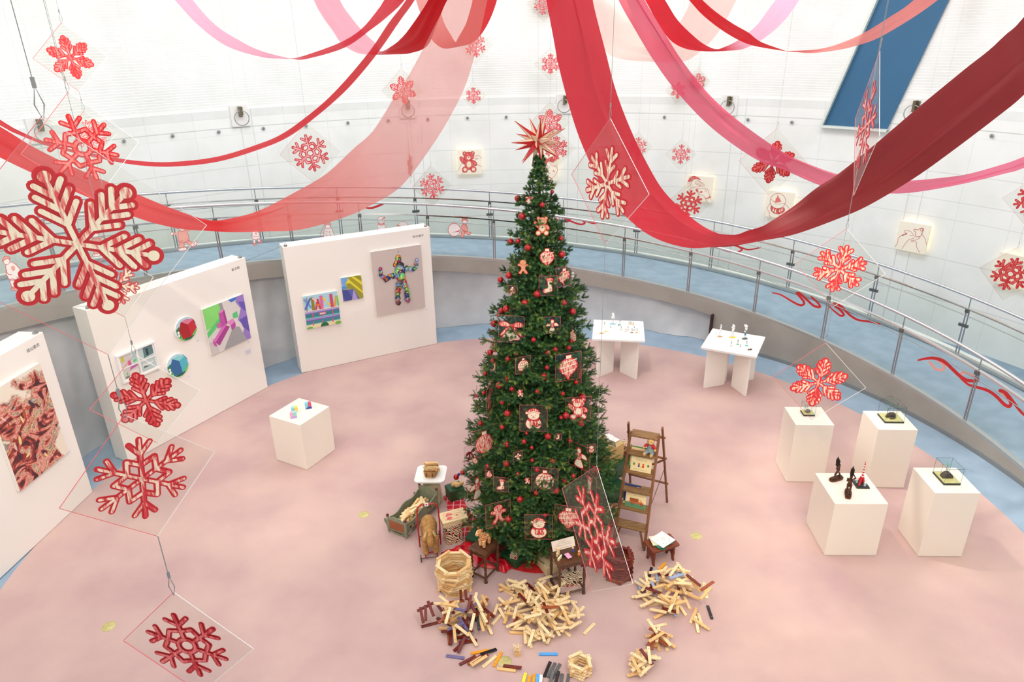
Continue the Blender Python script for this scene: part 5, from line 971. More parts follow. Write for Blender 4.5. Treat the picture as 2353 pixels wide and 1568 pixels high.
def gift(name, c, d, rz, m, label, cat='box', lid=None, group='wrapped boxes under the tree', ribbon=None):
    T = thing(name, label, cat, c, math.radians(rz), group); b = MB(); hl = d[2] * .82 if lid else d[2]
    b.box((0, 0, hl / 2), (d[0], d[1], hl)); b.build('box_body', m, T, bevel=.003)
    if lid: b = MB(); b.box((0, 0, d[2] * .86), (d[0] + .012, d[1] + .012, d[2] * .28)); b.build('box_lid', lid, T, bevel=.003)
    if ribbon: b = MB(); b.box((0, 0, d[2] / 2), (.03, d[1] + .018, d[2] + .008)); b.build('ribbon', ribbon, T)
    return T
# tree skirt and cloths
b = MB(); b.lathe([(0, .0), (.70, .0), (.70, .006), (0, .008)], 60, sx=1.0, sy=1.0); o = b.build('tree_skirt', redfelt); o.location = (TX - .02, 6.98, .008); tag(o, 'flat red felt mat spread under the Christmas tree', 'tree skirt')
tart = mat('red_tartan_cloth', (206, 34, 56), .8); n, l, bb = nodes(tart); tc = n.new('ShaderNodeTexCoord'); br = n.new('ShaderNodeTexBrick'); br.offset = 0; br.inputs['Scale'].default_value = 1; br.inputs['Brick Width'].default_value = .09; br.inputs['Row Height'].default_value = .09; br.inputs['Mortar Size'].default_value = .006
br.inputs['Color1'].default_value = lin((208, 28, 46)) + (1,); br.inputs['Color2'].default_value = lin((190, 22, 42)) + (1,); br.inputs['Mortar'].default_value = lin((240, 170, 176)) + (1,); l.new(tc.outputs['Object'], br.inputs[0]); l.new(br.outputs[0], bb.inputs['Base Color'])
def cloth_patch(P, label, m, h=.05, seed=0, name='cloth', n=26, cat='cloth'):
    P = [np.array(p) for p in P]; rg = np.random.default_rng(seed); f = rg.uniform(2, 7, (5, 2)); ph = rg.uniform(0, 6, 5); G = []
    for i in range(n):
        row = []
        for j in range(n):
            u, v = i / (n - 1), j / (n - 1); q = P[0] * (1 - u) * (1 - v) + P[1] * u * (1 - v) + P[2] * u * v + P[3] * (1 - u) * v
            z = sum(abs(math.sin(f[k][0] * u * 2 + f[k][1] * v * 2 + ph[k])) for k in range(5)) / 5; e = min(u, v, 1 - u, 1 - v)
            row.append((q[0] + .02 * math.sin(9 * v + seed), q[1] + .02 * math.sin(8 * u), .020 + h * z * min(1, e * 6)))
        G.append(row)
    b = MB(); b.grid(G); o = b.build(name, m, smooth='all'); tag(o, label, cat); return o
cloth_patch([(-.98, 7.75), (-.78, 7.85), (-.30, 6.85), (-.62, 6.86)], 'red tartan cloth spread under the left side of the tree', tart, .01, 1)
cloth_patch([(-.92, 6.62), (-.62, 6.84), (-.16, 6.66), (-.42, 6.36)], 'shiny red satin cloth crumpled below the leaf-patterned box', redsatin, .09, 2)
cloth_patch([(-.42, 6.40), (-.30, 6.55), (-.02, 6.42), (-.10, 6.28)], 'shiny red satin cloth under the giraffe table', redsatin, .07, 3)
cloth_patch([(.78, 6.80), (1.12, 6.86), (1.06, 6.34), (.76, 6.36)], 'dark red cloth heaped behind the dark plank tower', mat('dark_red_cotton', (186, 24, 40), .8), .16, 4)
# side table with basket
T = thing('side_table', 'white tray-topped side table on a cream pedestal behind the cradle', 'table', (-1.10, 7.73, 0), math.radians(-2))
def rrect(w, h, r, n=5): return [(sx * (w / 2 - r) + r * math.cos(a), sy * (h / 2 - r) + r * math.sin(a)) for sx, sy, a0 in ((1, 1, 0), (-1, 1, 90), (-1, -1, 180), (1, -1, 270)) for a in [math.radians(a0 + 90 * i / n) for i in range(n + 1)]]
b = MB(); b.prism(rrect(.40, .385, .06), .395, .412); b.prism(rrect(.38, .365, .06), .38, .395); b.build('tray_top', mat('white_enamel', (246, 246, 244), .3), T, bevel=.003)
b = MB(); P = rrect(.21, .21, .04); V = []
for k, (s_, z) in enumerate([(1.22, 0.0), (1.15, .04), (1.0, .2), (1.0, .38)]): V.append([(x * s_, y * s_, z) for x, y in P] + [(P[0][0] * s_, P[0][1] * s_, z)])
b.grid(V[::-1]); b.build('pedestal', mat('cream_enamel', (236, 218, 180), .4), T, smooth=True)
wick = wood('wicker', (176, 120, 66), (216, 168, 108), .7, (1, 1, 12), 14); plank_l = wood('light_plank_wood', (236, 200, 148), (248, 222, 180), .55, (1, 6, 6), 6)
T = thing('basket', 'small wicker basket full of light planks on the white side table', 'basket', (-1.09, 7.71, .412), math.radians(-8))
b = MB(); G = []
for z, w, h in ((0, .13, .17), (.03, .14, .18), (.06, .15, .19), (.09, .16, .20), (.075, .15, .19), (.01, .125, .165)): q = rrect(w, h, .03, 3); G.append([(x, y, z) for x, y in q + q[:1]])
b.grid(G[::-1]); b.prism(rrect(.13, .17, .03, 3), .0, .01)
for z in (.02, .04, .06, .08, .092): q = rrect(.14 + z * .25, .18 + z * .25, .03, 3); b.tube([(x, y, z) for x, y in q], .005, 5, closed=True)
b.build('basket_body', wick, T); leather = mat('brown_leather', (96, 60, 34), .6)
for x in (-.04, .04): b = MB(); b.box((x, -.1, .06), (.014, .01, .06)); b.build('strap', leather, T)
# painted cradle
cg = noisy('grey_green_paint', (128, 132, 108), (146, 148, 122), 14, .6); cb = wood('brown_panel', (138, 74, 42), (160, 92, 56), .6); knob = mat('dark_red_brown_knob', (92, 44, 34), .4)
T = thing('cradle', 'old painted grey-green rocking doll cradle filled with light planks', 'cradle', (-1.295, 7.27, .0), math.radians(60.5))
LX, LY = .335, .135
def scal(x0, x1, z0, zt, n=14, hump=.02): return [(x0, z0), (x1, z0)] + [(x1 + (x0 - x1) * i / n, zt(i / n)) for i in range(n + 1)]
for s_ in (-1, 1):
    b = MB(); P = scal(-LX, LX, .10, lambda t: .215 + .02 * math.cos(t * 4 * PI) + .03 * (1 - t)); b.prism(P, -.006, .006, axis='Y'); o = b.build('side_board', cg, T); o.location = (0, s_ * LY, 0)
    A = Art(.0008); rg = random.Random(5 + s_)
    for cx in (-.2, .16):
        for k in range(7): A.ell(cx + rg.uniform(-.06, .06), .155 + rg.uniform(-.03, .03), .016, .012, mat('orange_paint', (206, 128, 84), .6) if k % 2 else mat('dark_leaf_paint', (52, 54, 40), .6), 1 + (k % 2))
    o = A.build('painted_flowers', T); o.matrix_local = frame((0, s_ * (LY + .0075), 0), (-s_, 0, 0), (0, 0, 1))
for s_, zt, nm in ((-1, .25, 'foot_board'), (1, .30, 'head_board')):
    b = MB(); P = scal(-LY, LY, .08, lambda t: zt + .03 * math.sin(PI * t) + .008 * math.cos(t * 6 * PI)); b.prism(P, -.007, .007, axis='Y'); o = b.build(nm, cg, T); o.matrix_local = Matrix.Translation((s_ * LX, 0, 0)) @ Matrix.Rotation(PI / 2, 4, 'Z')
    b = MB(); b.box((s_ * (LX + .009), 0, .16), (.004, LY * 1.6, .12)); b.build('inset_panel', cb, T)
    for q in (-1, 1):
        b = MB(); b.lathe([(.012, .03), (.016, .07), (.014, .09), (.018, .10), (.018, zt + .0), (.013, zt + .015)], 8); o = b.build('post', cg, T); o.location = (s_ * LX, q * LY, 0)
        b = MB(); b.ball((0, 0, zt + .03), .020, 10, 8); k = b.build('knob', knob, o, smooth='all')
    b = MB(); P = [(.24 * math.cos(a) * 1.0, .30 - .285 * math.sin(a)) for a in np.linspace(math.radians(28), math.radians(152), 12)]; P = [(x, z - .012) for x, z in P]; Q = P + [(x, z + .03) for x, z in P[::-1]]; b.prism(Q, -.012, .012, axis='Y'); o = b.build('rocker', cg, T); o.matrix_local = Matrix.Translation((s_ * LX * .92, 0, .0)) @ Matrix.Rotation(PI / 2, 4, 'Z')
b = MB(); b.box((0, 0, .105), (LX * 2, LY * 2, .01)); b.build('bottom_board', cg, T)
# plush animal on wheels
plush = noisy('tan_mohair', (164, 116, 62), (192, 146, 88), 26, .95, bump=.4); plush2 = noisy('pale_mohair', (196, 160, 100), (210, 176, 120), 26, .95, bump=.4)
T = thing('wheeled_plush_animal', 'worn tan plush animal on a wheeled frame with a red push handle', 'toy', (-1.03, 6.74, 0), math.radians(-80))   # local +x runs forward
def meld(name, mb, m, parent, vox=.008, smooth=6):
    o = mb.build(name, m, parent, smooth='all'); r = o.modifiers.new('meld', 'REMESH'); r.mode = 'VOXEL'; r.voxel_size = vox; r.use_smooth_shade = True
    s_ = o.modifiers.new('soft', 'SMOOTH'); s_.iterations = smooth; s_.factor = .6; return o
b = MB(); b.ball((-.09, 0, .30), (.13, .10, .11)); b.ball((.05, 0, .29), (.13, .085, .10)); b.ball((.13, 0, .34), (.06, .055, .08)); b.ball((.18, 0, .33), (.055, .05, .065)); b.tube([(.19, 0, .33), (.215, 0, .27), (.22, 0, .22)], [.048, .042, .034], 10)
for x in (-.15, .11):
    for y in (-.06, .06): b.tube([(x, y, .26), (x + .01, y, .15), (x + .01, y, .08)], [.05, .036, .04], 10); b.ball((x + .02, y, .075), (.05, .038, .03))
meld('body', b, plush, T)
for s_ in (-1, 1):
    b = MB(); b.prism(smooth2([(-.0, .0), (.05, .03), (.10, .0), (.06, -.035)], True), -.004, .004); o = b.build('ear', plush2, T); o.matrix_local = Matrix.Translation((.14, s_ * .045, .385)) @ Matrix.Rotation(s_ * .5, 4, 'Z') @ Matrix.Rotation(-.9 * s_, 4, 'X') @ Matrix.Rotation(.4, 4, 'Y')
rmet = mat('red_enamel', (182, 26, 28), .3); axle = mat('rusty_axle', (96, 84, 74), .5, .7)
b = MB(); b.box((.0, .07, .045), (.40, .012, .012)); b.box((.0, -.07, .045), (.40, .012, .012)); b.box((.12, 0, .05), (.012, .16, .01)); b.box((-.14, 0, .05), (.012, .16, .01)); b.build('chassis', rmet, T)
for x in (-.2, .2): b = MB(); b.tube([(x, -.13, .042), (x, .13, .042)], .005, 6); b.build('axle', axle, T)
for x in (-.2, .2):
    for y in (-.125, .125): b = MB(); b.tube([(.04 * math.cos(a), 0, .04 * math.sin(a)) for a in np.linspace(0, 2 * PI, 20)[:-1]], .006, 6, closed=True); b.tube([(0, -.008, 0), (0, .008, 0)], .008, 6); [b.tube([(0, 0, 0), (.037 * math.cos(a), 0, .037 * math.sin(a))], .003, 4) for a in (0, 1.57, 3.14, 4.71)]; o = b.build('wheel', mat('black_rubber', (40, 36, 36), .6), T); o.location = (x, y, .044)
b = MB(); hp = [(.0, -.125, .05), (.0, -.13, .35), (.0, -.125, .58), (0, -.11, .635), (0, -.07, .66), (0, .07, .66), (0, .11, .635), (0, .125, .58), (0, .13, .35), (0, .125, .05)]; b.tube(hp, .009, 8); b.build('push_handle', rmet, T, smooth=True)
b = MB(); b.box((.012, -.01, .665), (.004, .045, .045), 0); b.box((.0145, -.01, .665), (.001, .018, .018), 1); b.build('price_tag', [white, RED], T)
# boxes on the left
T = gift('gift_box', (-.77, 6.90, .0), (.20, .17, .27), 20, patp, 'tall leaf-patterned box under the cream lidded box'); 
T = gift('gift_box', (-.755, 6.93, .272), (.31, .20, .075), 22, cream, 'cream lidded box with a red drawing, on the leaf-patterned box', lid=cream)
A = Art(.0008); w, h = .22, .13; A.line([(-w / 2, -h / 2), (w / 2, -h / 2), (w / 2, h / 2), (-w / 2, h / 2)], .002, thinr, 1, True); A.blob([(-.09, .0), (-.07, .05), (-.03, .055), (.0, .02), (-.05, .01)], fillr, None, 0, 1); A.blob([(-.10, -.055), (-.06, -.01), (-.02, -.03), (-.04, -.06)], fillr, None, 0, 1); L(A, (-.02, .0), (.02, .03), (.08, .02), (.1, -.02), w=.003); L(A, (.0, -.02), (.03, .0), (.06, -.03), w=.003); A.ell(.045, -.015, .015, .01, fillr, 2)
for k in range(7): A.rect(-.07 + .02 * k, -.082, -.06 + .02 * k, -.076, thinr, 1)
A.build('lid_drawing', T).location = (0, 0, .0775 - .0)
gift('gift_box', (-.80, 7.74, .025), (.20, .17, .17), 28, greenp, 'small dark green box at the left edge under the tree', lid=greenp)
T = thing('plush_toy', 'small curly pale plush lying on the green box left of the tree', 'toy', (-.76, 7.72, .20)); b = MB(); rg = random.Random(2)
for k in range(9): b.ball((rg.uniform(-.06, .06), rg.uniform(-.03, .03), .03 + rg.uniform(0, .02)), .03, 8, 6)
meld('body', b, noisy('pale_curly_plush', (212, 172, 112), (226, 190, 134), 30, .95, bump=.5), T, .007)
T = thing('toy_ball', 'glossy red and blue round toy on the green box left of the tree', 'toy', (-.775, 7.80, .26)); b = MB(); b.ball((0, 0, .04), .04, 16, 10); b.build('ball', bm_, T, smooth='all'); b = MB(); b.ball((.035, .01, .075), .02, 10, 8); b.build('pompom', mat('blue_felt', (40, 60, 150), .9), T, smooth='all')
gift('gift_box', (-.43, 6.90, .03), (.36, .20, .10), 62, greenp, 'flat green box with a brown ribbon behind the giraffe table', lid=greenp, ribbon=mat('brown_ribbon', (140, 60, 40), .5))
# turned-leg tables
def turned_table(c, w, d, h, rz, label, drop=.0):
    T = thing('carved_table', label, 'table', c, math.radians(rz)); n = 40; P = []
    for i in range(n * 2):
        t = i / (n * 2) * 4; k = int(t); f = t - k; q = [(-1, -1), (1, -1), (1, 1), (-1, 1)]; a, b_ = q[k], q[(k + 1) % 4]; x = a[0] + (b_[0] - a[0]) * f; y = a[1] + (b_[1] - a[1]) * f; wv = 1 + .035 * math.cos(f * 6 * PI) - .05 * math.sin(PI * f); P.append((x * w / 2 * wv, y * d / 2 * wv))
    b = MB(); b.prism(P, h - .018, h); b.prism([(x * .93, y * .93) for x, y in P], h - .026, h - .018); b.build('tabletop', walnut, T, bevel=.003)
    b = MB(); q = .8
    for s_ in (-1, 1): b.box((0, s_ * d / 2 * q, h - .05), (w * q, .012, .05)); b.box((s_ * w / 2 * q, 0, h - .05), (.012, d * q, .05))
    b.build('apron', walnut, T)
    for sx in (-1, 1):
        for sy in (-1, 1):
            b = MB(); b.lathe([(.012, 0), (.021, .008), (.021, .028), (.012, .038), (.018, .045), (.018, .09), (.011, .10), (.017, .13), (.012, .16), (.020, h * .55), (.012, h * .62), (.018, h * .68), (.012, h * .74), (.018, h * .8), (.018, h - .02)], 8); o = b.build('leg', walnut, T, smooth=True); o.location = (sx * w / 2 * q, sy * d / 2 * q, 0)
    for a_, b_ in (((-1, -1), (1, -1)), ((1, -1), (1, 1)), ((1, 1), (-1, 1)), ((-1, 1), (-1, -1))): b = MB(); b.tube([(a_[0] * w / 2 * q, a_[1] * d / 2 * q, .07), (b_[0] * w / 2 * q, b_[1] * d / 2 * q, .07)], .012, 6); b.build('stretcher', walnut, T)
    return T
turned_table((-.355, 6.295, 0), .30, .24, .425, 56, 'small carved dark table with a plush giraffe on it')
turned_table((.57, 6.035, 0), .36, .32, .505, 17, 'larger carved dark table holding a text sign and wooden pieces')
gir = mat('giraffe_plush', (206, 104, 40), .95); n, l, bb = nodes(gir); tc = n.new('ShaderNodeTexCoord'); vo = n.new('ShaderNodeTexVoronoi'); vo.feature = 'DISTANCE_TO_EDGE'; vo.inputs['Scale'].default_value = 42; rp = n.new('ShaderNodeValToRGB'); rp.color_ramp.elements[0].color = lin((244, 206, 150)) + (1,); rp.color_ramp.elements[0].position = .07; rp.color_ramp.elements[1].position = .13; rp.color_ramp.elements[1].color = lin((200, 98, 36)) + (1,); l.new(tc.outputs['Object'], vo.inputs[0]); l.new(vo.outputs['Distance'], rp.inputs[0]); l.new(rp.outputs[0], bb.inputs['Base Color'])
T = thing('plush_giraffe', 'orange plush giraffe standing on the small carved table', 'toy', (-.35, 6.29, .425), math.radians(-128))
b = MB(); b.ball((-.01, 0, .115), (.07, .042, .045)); b.tube([(.03, 0, .13), (.055, 0, .19), (.065, 0, .225)], [.04, .03, .028], 10); b.ball((.085, 0, .235), (.045, .028, .028)); b.ball((.12, 0, .222), (.022, .022, .02))
for x in (-.05, .04):
    for y in (-.025, .025): b.tube([(x, y, .10), (x, y, .01)], [.024, .02], 8)
meld('body', b, gir, T, .005, 3)
for s_ in (-1, 1): b = MB(); b.ball((.062, s_ * .03, .262), (.008, .016, .016), 8, 6); b.build('ear', mat('brown_plush', (160, 90, 60), .9), T, smooth='all'); b = MB(); b.ball((.098, s_ * .024, .245), .004, 6, 5); b.build('eye', mat('black_bead', (20, 16, 14), .2), T)
gift('gift_box', (0.0, 6.52, .014), (.25, .25, .09), 45, greenp, 'dark green box at the front foot of the tree', lid=greenp); gift('gift_box', (.005, 6.50, .106), (.09, .19, .06), -20, patp, 'small leaf-patterned box on the front green box')
T = gift('gift_box', (.385, 6.36, .016), (.20, .24, .13), 28, cream, 'cream box with a red drawing tilted beside the carved table', lid=cream); A = Art(.0008); A.line([(-.08, -.1), (.08, -.1), (.08, .1), (-.08, .1)], .002, thinr, 1, True); A.blob([(-.03, .02), (.0, .08), (.05, .06), (.04, .0)], fillr, None, 0, 1); A.blob([(.0, -.02), (.03, -.07), (.07, -.05)], fillr, None, 0, 1); A.build('lid_drawing', T).location = (0, 0, .1305)
gift('gift_box', (.52, 6.40, .014), (.26, .12, .33), 12, cream, 'upright cream box standing behind the carved table', lid=None); gift('gift_box', (.60, 6.12, .0), (.26, .12, .12), 8, patp, 'leaf-patterned box lying under the carved table')
# text sign and pieces on the larger table
zt = .506
T = thing('text_sign', 'pale sign card with lines of small text leaning at the back of the carved table', 'sign', M=Matrix.Translation((.535, 6.10, zt + .003)) @ Matrix.Rotation(math.radians(20), 4, 'Z') @ Matrix.Rotation(math.radians(62), 4, 'X'))
b = MB(); b.box((0, .055, -.004), (.27, .11, .008)); b.build('card', mat('pale_card', (244, 222, 204), .7), T); A = Art(.0006)
for k, t in enumerate(['大人のみなさんへ', 'こどものころをおもいだして', 'つみ木をたのしんであそんでね']): A.text(t, 0, .088 - .021 * k, .0135, ink, 1)
A.rect(-.1, .016, .09, .018, ink, 1); A.build('lettering', T)
def blk(name, c, d, rz, m, label, z=zt, cat='wooden block'):
    b = MB(); b.box((0, 0, d[2] / 2), d); o = b.build(name, m, bevel=.0015); o.location = (c[0], c[1], z); o.rotation_euler = (0, 0, math.radians(rz)); tag(o, label, cat); return o
b = MB(); b.lathe([(.018, 0), (.018, .07), (.022, .072), (.022, .088), (.0, .09)], 16); o = b.build('wooden_cylinder', plank_l, smooth=True); o.location = (.462, 6.02, zt); tag(o, 'short light wooden cylinder with a cap on the carved table', 'wooden block')
blk('wooden_block', (.448, 5.985, 0), (.02, .022, .045), 10, plank_l, 'small upright light block by the wooden cylinder'); blk('wooden_block', (.475, 5.945, 0), (.018, .08, .03), -32, mat('pale_yellow_wood', (240, 230, 184), .6), 'pale yellow block lying in front of the wooden cylinder')
blk('wooden_block', (.525, 5.985, 0), (.06, .025, .022), 12, mat('black_lacquer', (34, 36, 44), .35), 'black lacquered block next to the pink paper'); blk('paper_sheet', (.565, 5.965, 0), (.055, .085, .003), 28, mat('pink_paper', (240, 168, 206), .7), 'pink paper slip on the carved table', cat='paper', z=zt + .024)
for x, y, c, lab in ((.625, 6.06, (60, 90, 170), 'blue toy figure on the carved table, seen through the clear plate'), (.685, 6.00, (226, 140, 60), 'orange toy figure on the carved table, seen through the clear plate')):
    T = thing('toy_figure', lab, 'toy', (x, y, zt)); b = MB(); b.lathe([(.014, 0), (.016, .02), (.01, .04)], 10); b.build('body', mat('toy_%d' % c[0], c, .5), T, smooth=True); b = MB(); b.ball((0, 0, .05), .013, 10, 8); b.build('head', mat('toy_skin', (238, 190, 140), .5), T, smooth='all')
# boxes right of the tree
gift('gift_box', (1.24, 7.72, .0), (.40, .34, .20), 44, greenp, 'lowest dark green box of the stack beside the ladder', lid=greenp); gift('gift_box', (1.33, 7.985, .204), (.30, .52, .215), -43, greenp, 'middle dark green box of the stack beside the ladder', lid=greenp)
gift('gift_box', (1.262, 7.99, .422), (.31, .30, .25), 45, gold, 'gold box topping the green boxes beside the ladder'); gift('gift_box', (1.52, 8.13, .422), (.12, .14, .16), 45, patp, 'leaf-patterned box behind the gold box'); gift('gift_box', (1.235, 7.15, .0), (.16, .13, .26), -18, kraft, 'kraft box with a red ribbon behind the ladder foot', ribbon=mat('red_ribbon', (200, 36, 30), .5))
gift('gift_box', (.98, 7.02, .0), (.16, .2, .22), 30, kraft, 'kraft box with a cream front behind the clear plate', ribbon=mat('salmon_ribbon', (222, 90, 84), .5))
for x, y, rz, t_, lab in ((1.21, 8.05, 44, 70, 'white folded display card standing at the left of the gold box'), (1.30, 7.89, 48, 74, 'white folded display card standing at the front of the gold box')):
    T = thing('display_card', lab, 'card', (x, y, .673), math.radians(rz)); b = MB(); R = Matrix.Rotation(math.radians(t_), 3, 'X'); b.box(R @ Vector((0, .055, 0)), (.02, .11, .003), R=R)
    b = MB(); b.box((0, .0, .055), (.003, .11, .10), R=Matrix.Rotation(math.radians(-14), 3, 'Y')); b.build('card', mat('card_beige', (228, 222, 208), .7), T)
for k, (x, y) in enumerate(((1.335, 8.04), (1.27, 8.13))):
    T = thing('open_booklet', ['white open booklet on the gold box, right one', 'white open booklet on the gold box, left one'][k], 'booklet', (x, y, .674), math.radians(44)); b = MB(); b.box((0, .0, .008), (.14, .11, .012)); b.build('pages', mat('paper_white', (250, 248, 244), .7), T)
    A = Art(.0006); A.rect(-.002, -.05, .002, .05, mat('fold_tan', (226, 214, 190), .7), 1); A.ell(-.03, .01, .006, .004, st_p, 1); A.ell(-.045, -.01, .005, .004, mat('pale_yellow_ink', (240, 214, 120), .6), 1); A.ell(.035, .02, .008, .006, st_p, 1); A.build('print', T).location = (0, 0, .0142)
# ladder
T = thing('wooden_ladder', 'old brown wooden stepladder displaying picture books and a bear', 'ladder', (0, 0, 0)); V = lambda *a: Vector(a)
FL0, FR0, FLT, FRT = V(1.196, 6.792, 0), V(1.541, 6.65, 0), V(1.385, 7.115, 1.38), V(1.70, 7.01, 1.38); RL0, RR0, RLT, RRT = V(1.57, 7.824, 0), V(2.012, 7.572, 0), V(1.36, 7.16, 1.47), V(1.735, 7.03, 1.47)
T.location = (FL0 + RR0) / 2; off = T.location.copy(); ud = (FR0 - FL0).normalized(); nd = Vector((0, 0, 1)).cross(ud).normalized(); ang = math.atan2(ud.y, ud.x)
def bar(nm, a, b_, w, d, m=oak):
    a, b_ = a - off, b_ - off; z = (b_ - a).normalized(); x = (ud - z * ud.dot(z)).normalized(); y = z.cross(x); R = Matrix((x, y, z)).transposed(); mb = MB(); mb.box((a + b_) / 2, (w, d, (b_ - a).length), R=R); return mb.build(nm, m, T, bevel=.004)
bar('front_stile', FL0, FLT, .028, .055); bar('front_stile', FR0, FRT, .028, .055); bar('rear_leg', RL0, RLT, .024, .036); bar('rear_leg', RR0, RRT, .024, .036)
def stile(t): return FL0 + (FLT - FL0) * t, FR0 + (FRT - FR0) * t
STEPS = []
for z in (1.345, 1.13, .91, .69, .47, .245):
    a, b_ = stile(z / 1.38); c = (a + b_) / 2 + nd * .03; b = MB(); b.box(c - off, ((b_ - a).length - .01, .15, .022), R=Matrix.Rotation(ang, 3, 'Z')); b.build('step', ladw, T, bevel=.003); STEPS.append(c)
for t in (.28, .62, .88):
    a, b_ = RL0 + (RLT - RL0) * t, RR0 + (RRT - RR0) * t; z = (b_ - a).normalized(); b = MB(); b.tube([a - off - z * .02, b_ - off + z * .03], .014, 6); b.build('rear_rung', oak, T)
a, b_ = RL0 + (RLT - RL0) * .30, RR0 + (RRT - RR0) * .60; b = MB(); b.tube([a - off, b_ - off], .014, 5); b.build('diagonal_brace', oak, T)
a, b_ = stile(.17); b = MB(); b.tube([a - off + ud * .06, FL0 - off + V(.012, .02, .02)], .012, 5); b.tube([b_ - off - ud * .08, FR0 - off - ud * .01 + V(0, 0, .03)], .014, 5); b.build('foot_brace', oak, T)
b = MB(); b.tube([FR0 + (FRT - FR0) * .36 - off, RR0 + (RRT - RR0) * .5 - off], .004, 5); b.tube([FL0 + (FLT - FL0) * .5 - off, RL0 + (RLT - RL0) * .5 - off], .004, 5); b.build('stay_cord', mat('dark_cord', (80, 56, 44), .8), T)
# picture books on the ladder steps
def book(step, du, w, h, label, cover, draw, tilt=72, dn=-.035, th=.012, dz=0, roll=0):
    c = STEPS[step] + ud * du + nd * dn; M = Matrix.Translation((c.x, c.y, c.z + .012 + dz)) @ Matrix.Rotation(ang, 4, 'Z') @ Matrix.Rotation(math.radians(tilt), 4, 'X') @ Matrix.Rotation(math.radians(roll), 4, 'Z')
    T = thing('picture_book', label, 'book', M=M, group='picture books on the ladder'); b = MB(); b.box((0, h / 2, -th / 2), (w - .004, h - .004, th - .004)); b.build('pages', mat('paper_white', (250, 248, 244), .7), T)
    b = MB(); b.box((0, h / 2, -.001), (w, h, .002)); b.box((0, h / 2, -th), (w, h, .002)); b.build('cover', cover, T); A = Art(.0007); draw(A, w, h); A.build('cover_art', T).location = (0, 0, .0004); return T
cyel = mat('cream_yellow_cover', (244, 222, 170), .5); cora = mat('orange_ink', (214, 96, 40), .6); cgrn = mat('leaf_green_ink', (104, 150, 84), .6)
def art_a(A, w, h):
    for t, x, c in (('ぐ', -.056, ink), ('り', -.03, ink), ('と', -.004, ink), ('ぐ', .022, DRED), ('ら', .05, RED)): A.text(t, x, h * .80, .03, c, 1)
    for x in (-.085, .085): A.ell(x, h * .48, .014, .016, cgrn, 1); A.rect(x - .001, h * .38, x + .001, h * .48, ink, 2)
    for x, c in ((-.025, mat('blue_ink', (50, 90, 160), .6)), (.025, RED)): A.poly([(x - .012, h * .3), (x + .012, h * .3), (x + .01, h * .46), (x - .01, h * .46)], c, 1); A.ell(x, h * .52, .012, .011, cora, 1.5)
    A.ell(0, h * .32, .018, .009, mat('yellow_ink', (240, 206, 70), .6), 2); A.text('なかがわりえこ と おおむらゆりこ', 0, h * .14, .0105, ink, 1)
def art_b(A, w, h):
    A.rect(-w / 2 + .012, .03, w / 2, h - .012, cyel, 1); A.text('ねずみくんのチョッキ', .0, h * .87, .021, RED, 2); A.text('なかえよしを・作  上野紀子・絵', .0, h * .75, .009, ink, 2)
def art_c(A, w, h):
    A.rect(-w / 2, 0, w / 2, h * .36, mat('field_green', (92, 138, 96), .6), 1); A.text('とらっく とらっく とらっく', -.01, h * .84, .0165, DRED, 2)
    A.rect(-.07, h * .42, .03, h * .66, mat('truck_load_brown', (160, 84, 34), .6), 3)
    for k in range(5): A.rect(-.07 + .025 * k, h * .42, -.067 + .025 * k, h * .66, DRED, 4)
    A.rect(-.075, h * .34, .035, h * .43, cora, 3); A.poly([(.035, h * .3), (.1, h * .28), (.098, h * .42), (.075, h * .46), (.068, h * .6), (.04, h * .6), (.035, h * .45)], cora, 3); A.poly([(.043, h * .47), (.064, h * .47), (.061, h * .57), (.045, h * .57)], cyel, 5)
    for x in (-.035, .075): A.ell(x, h * .29, .016, .016, ink, 6); A.ell(x, h * .29, .009, .009, cora, 6.5)
def art_d(A, w, h): A.text('しょうぼうじどうしゃ', 0, h * .88, .011, WHITE, 1); A.text('じぷた', -.02, h * .72, .034, WHITE, 1); A.rect(w / 2 - .045, h * .85, w / 2 - .012, h * .93, cyel, 1); A.poly([(-w / 2, 0), (w / 2, 0), (w / 2, .05), (-w / 2, .03)], cyel, 1)
book(2, -.045, .20, .27, 'green-edged picture book with red title behind the cream one', mat('grass_green_cover', (84, 140, 44), .5), art_b, 74, .02); book(2, .01, .245, .175, 'cream picture book with hand-drawn title on the third step', cyel, art_a, 70, -.03)
book(4, -.055, .19, .25, 'dark blue picture book on the lower book step', mat('navy_cover', (36, 50, 120), .5), art_d, 74, .02); book(4, .005, .245, .175, 'orange truck picture book in front of the blue one', cyel, art_c, 70, -.03)
# bear on the ladder
c = STEPS[1] + ud * .09 + nd * .0; T = thing('teddy_bear', 'small teddy bear in a red shirt and grey-blue overalls sitting on the ladder', 'toy', (c.x, c.y, c.z + .011), ang - math.radians(100))
fur = noisy('golden_fur', (206, 160, 96), (222, 182, 120), 30, .95, bump=.4)
b = MB(); b.ball((0, 0, .165), (.042, .045, .04)); b.ball((.035, 0, .155), (.02, .022, .018)); b.ball((-.005, .035, .2), .014); b.ball((-.005, -.035, .2), .014); meld('head', b, fur, T, .005, 3)
b = MB(); b.ball((-.005, 0, .10), (.036, .045, .045)); b.tube([(0, .04, .12), (.03, .065, .095)], [.018, .016], 8); b.tube([(0, -.04, .12), (.03, -.065, .095)], [.018, .016], 8); meld('shirt', b, mat('red_cotton', (196, 52, 50), .8), T, .005, 3)
b = MB(); b.ball((0, 0, .05), (.045, .048, .045)); b.box((.034, 0, .10), (.008, .04, .05)); b.tube([(.01, .03, .035), (.07, .04, .02)], [.026, .022], 8); b.tube([(.01, -.03, .035), (.07, -.04, .02)], [.026, .022], 8); meld('overalls', b, mat('grey_blue_cotton', (140, 158, 164), .85), T, .005, 3)
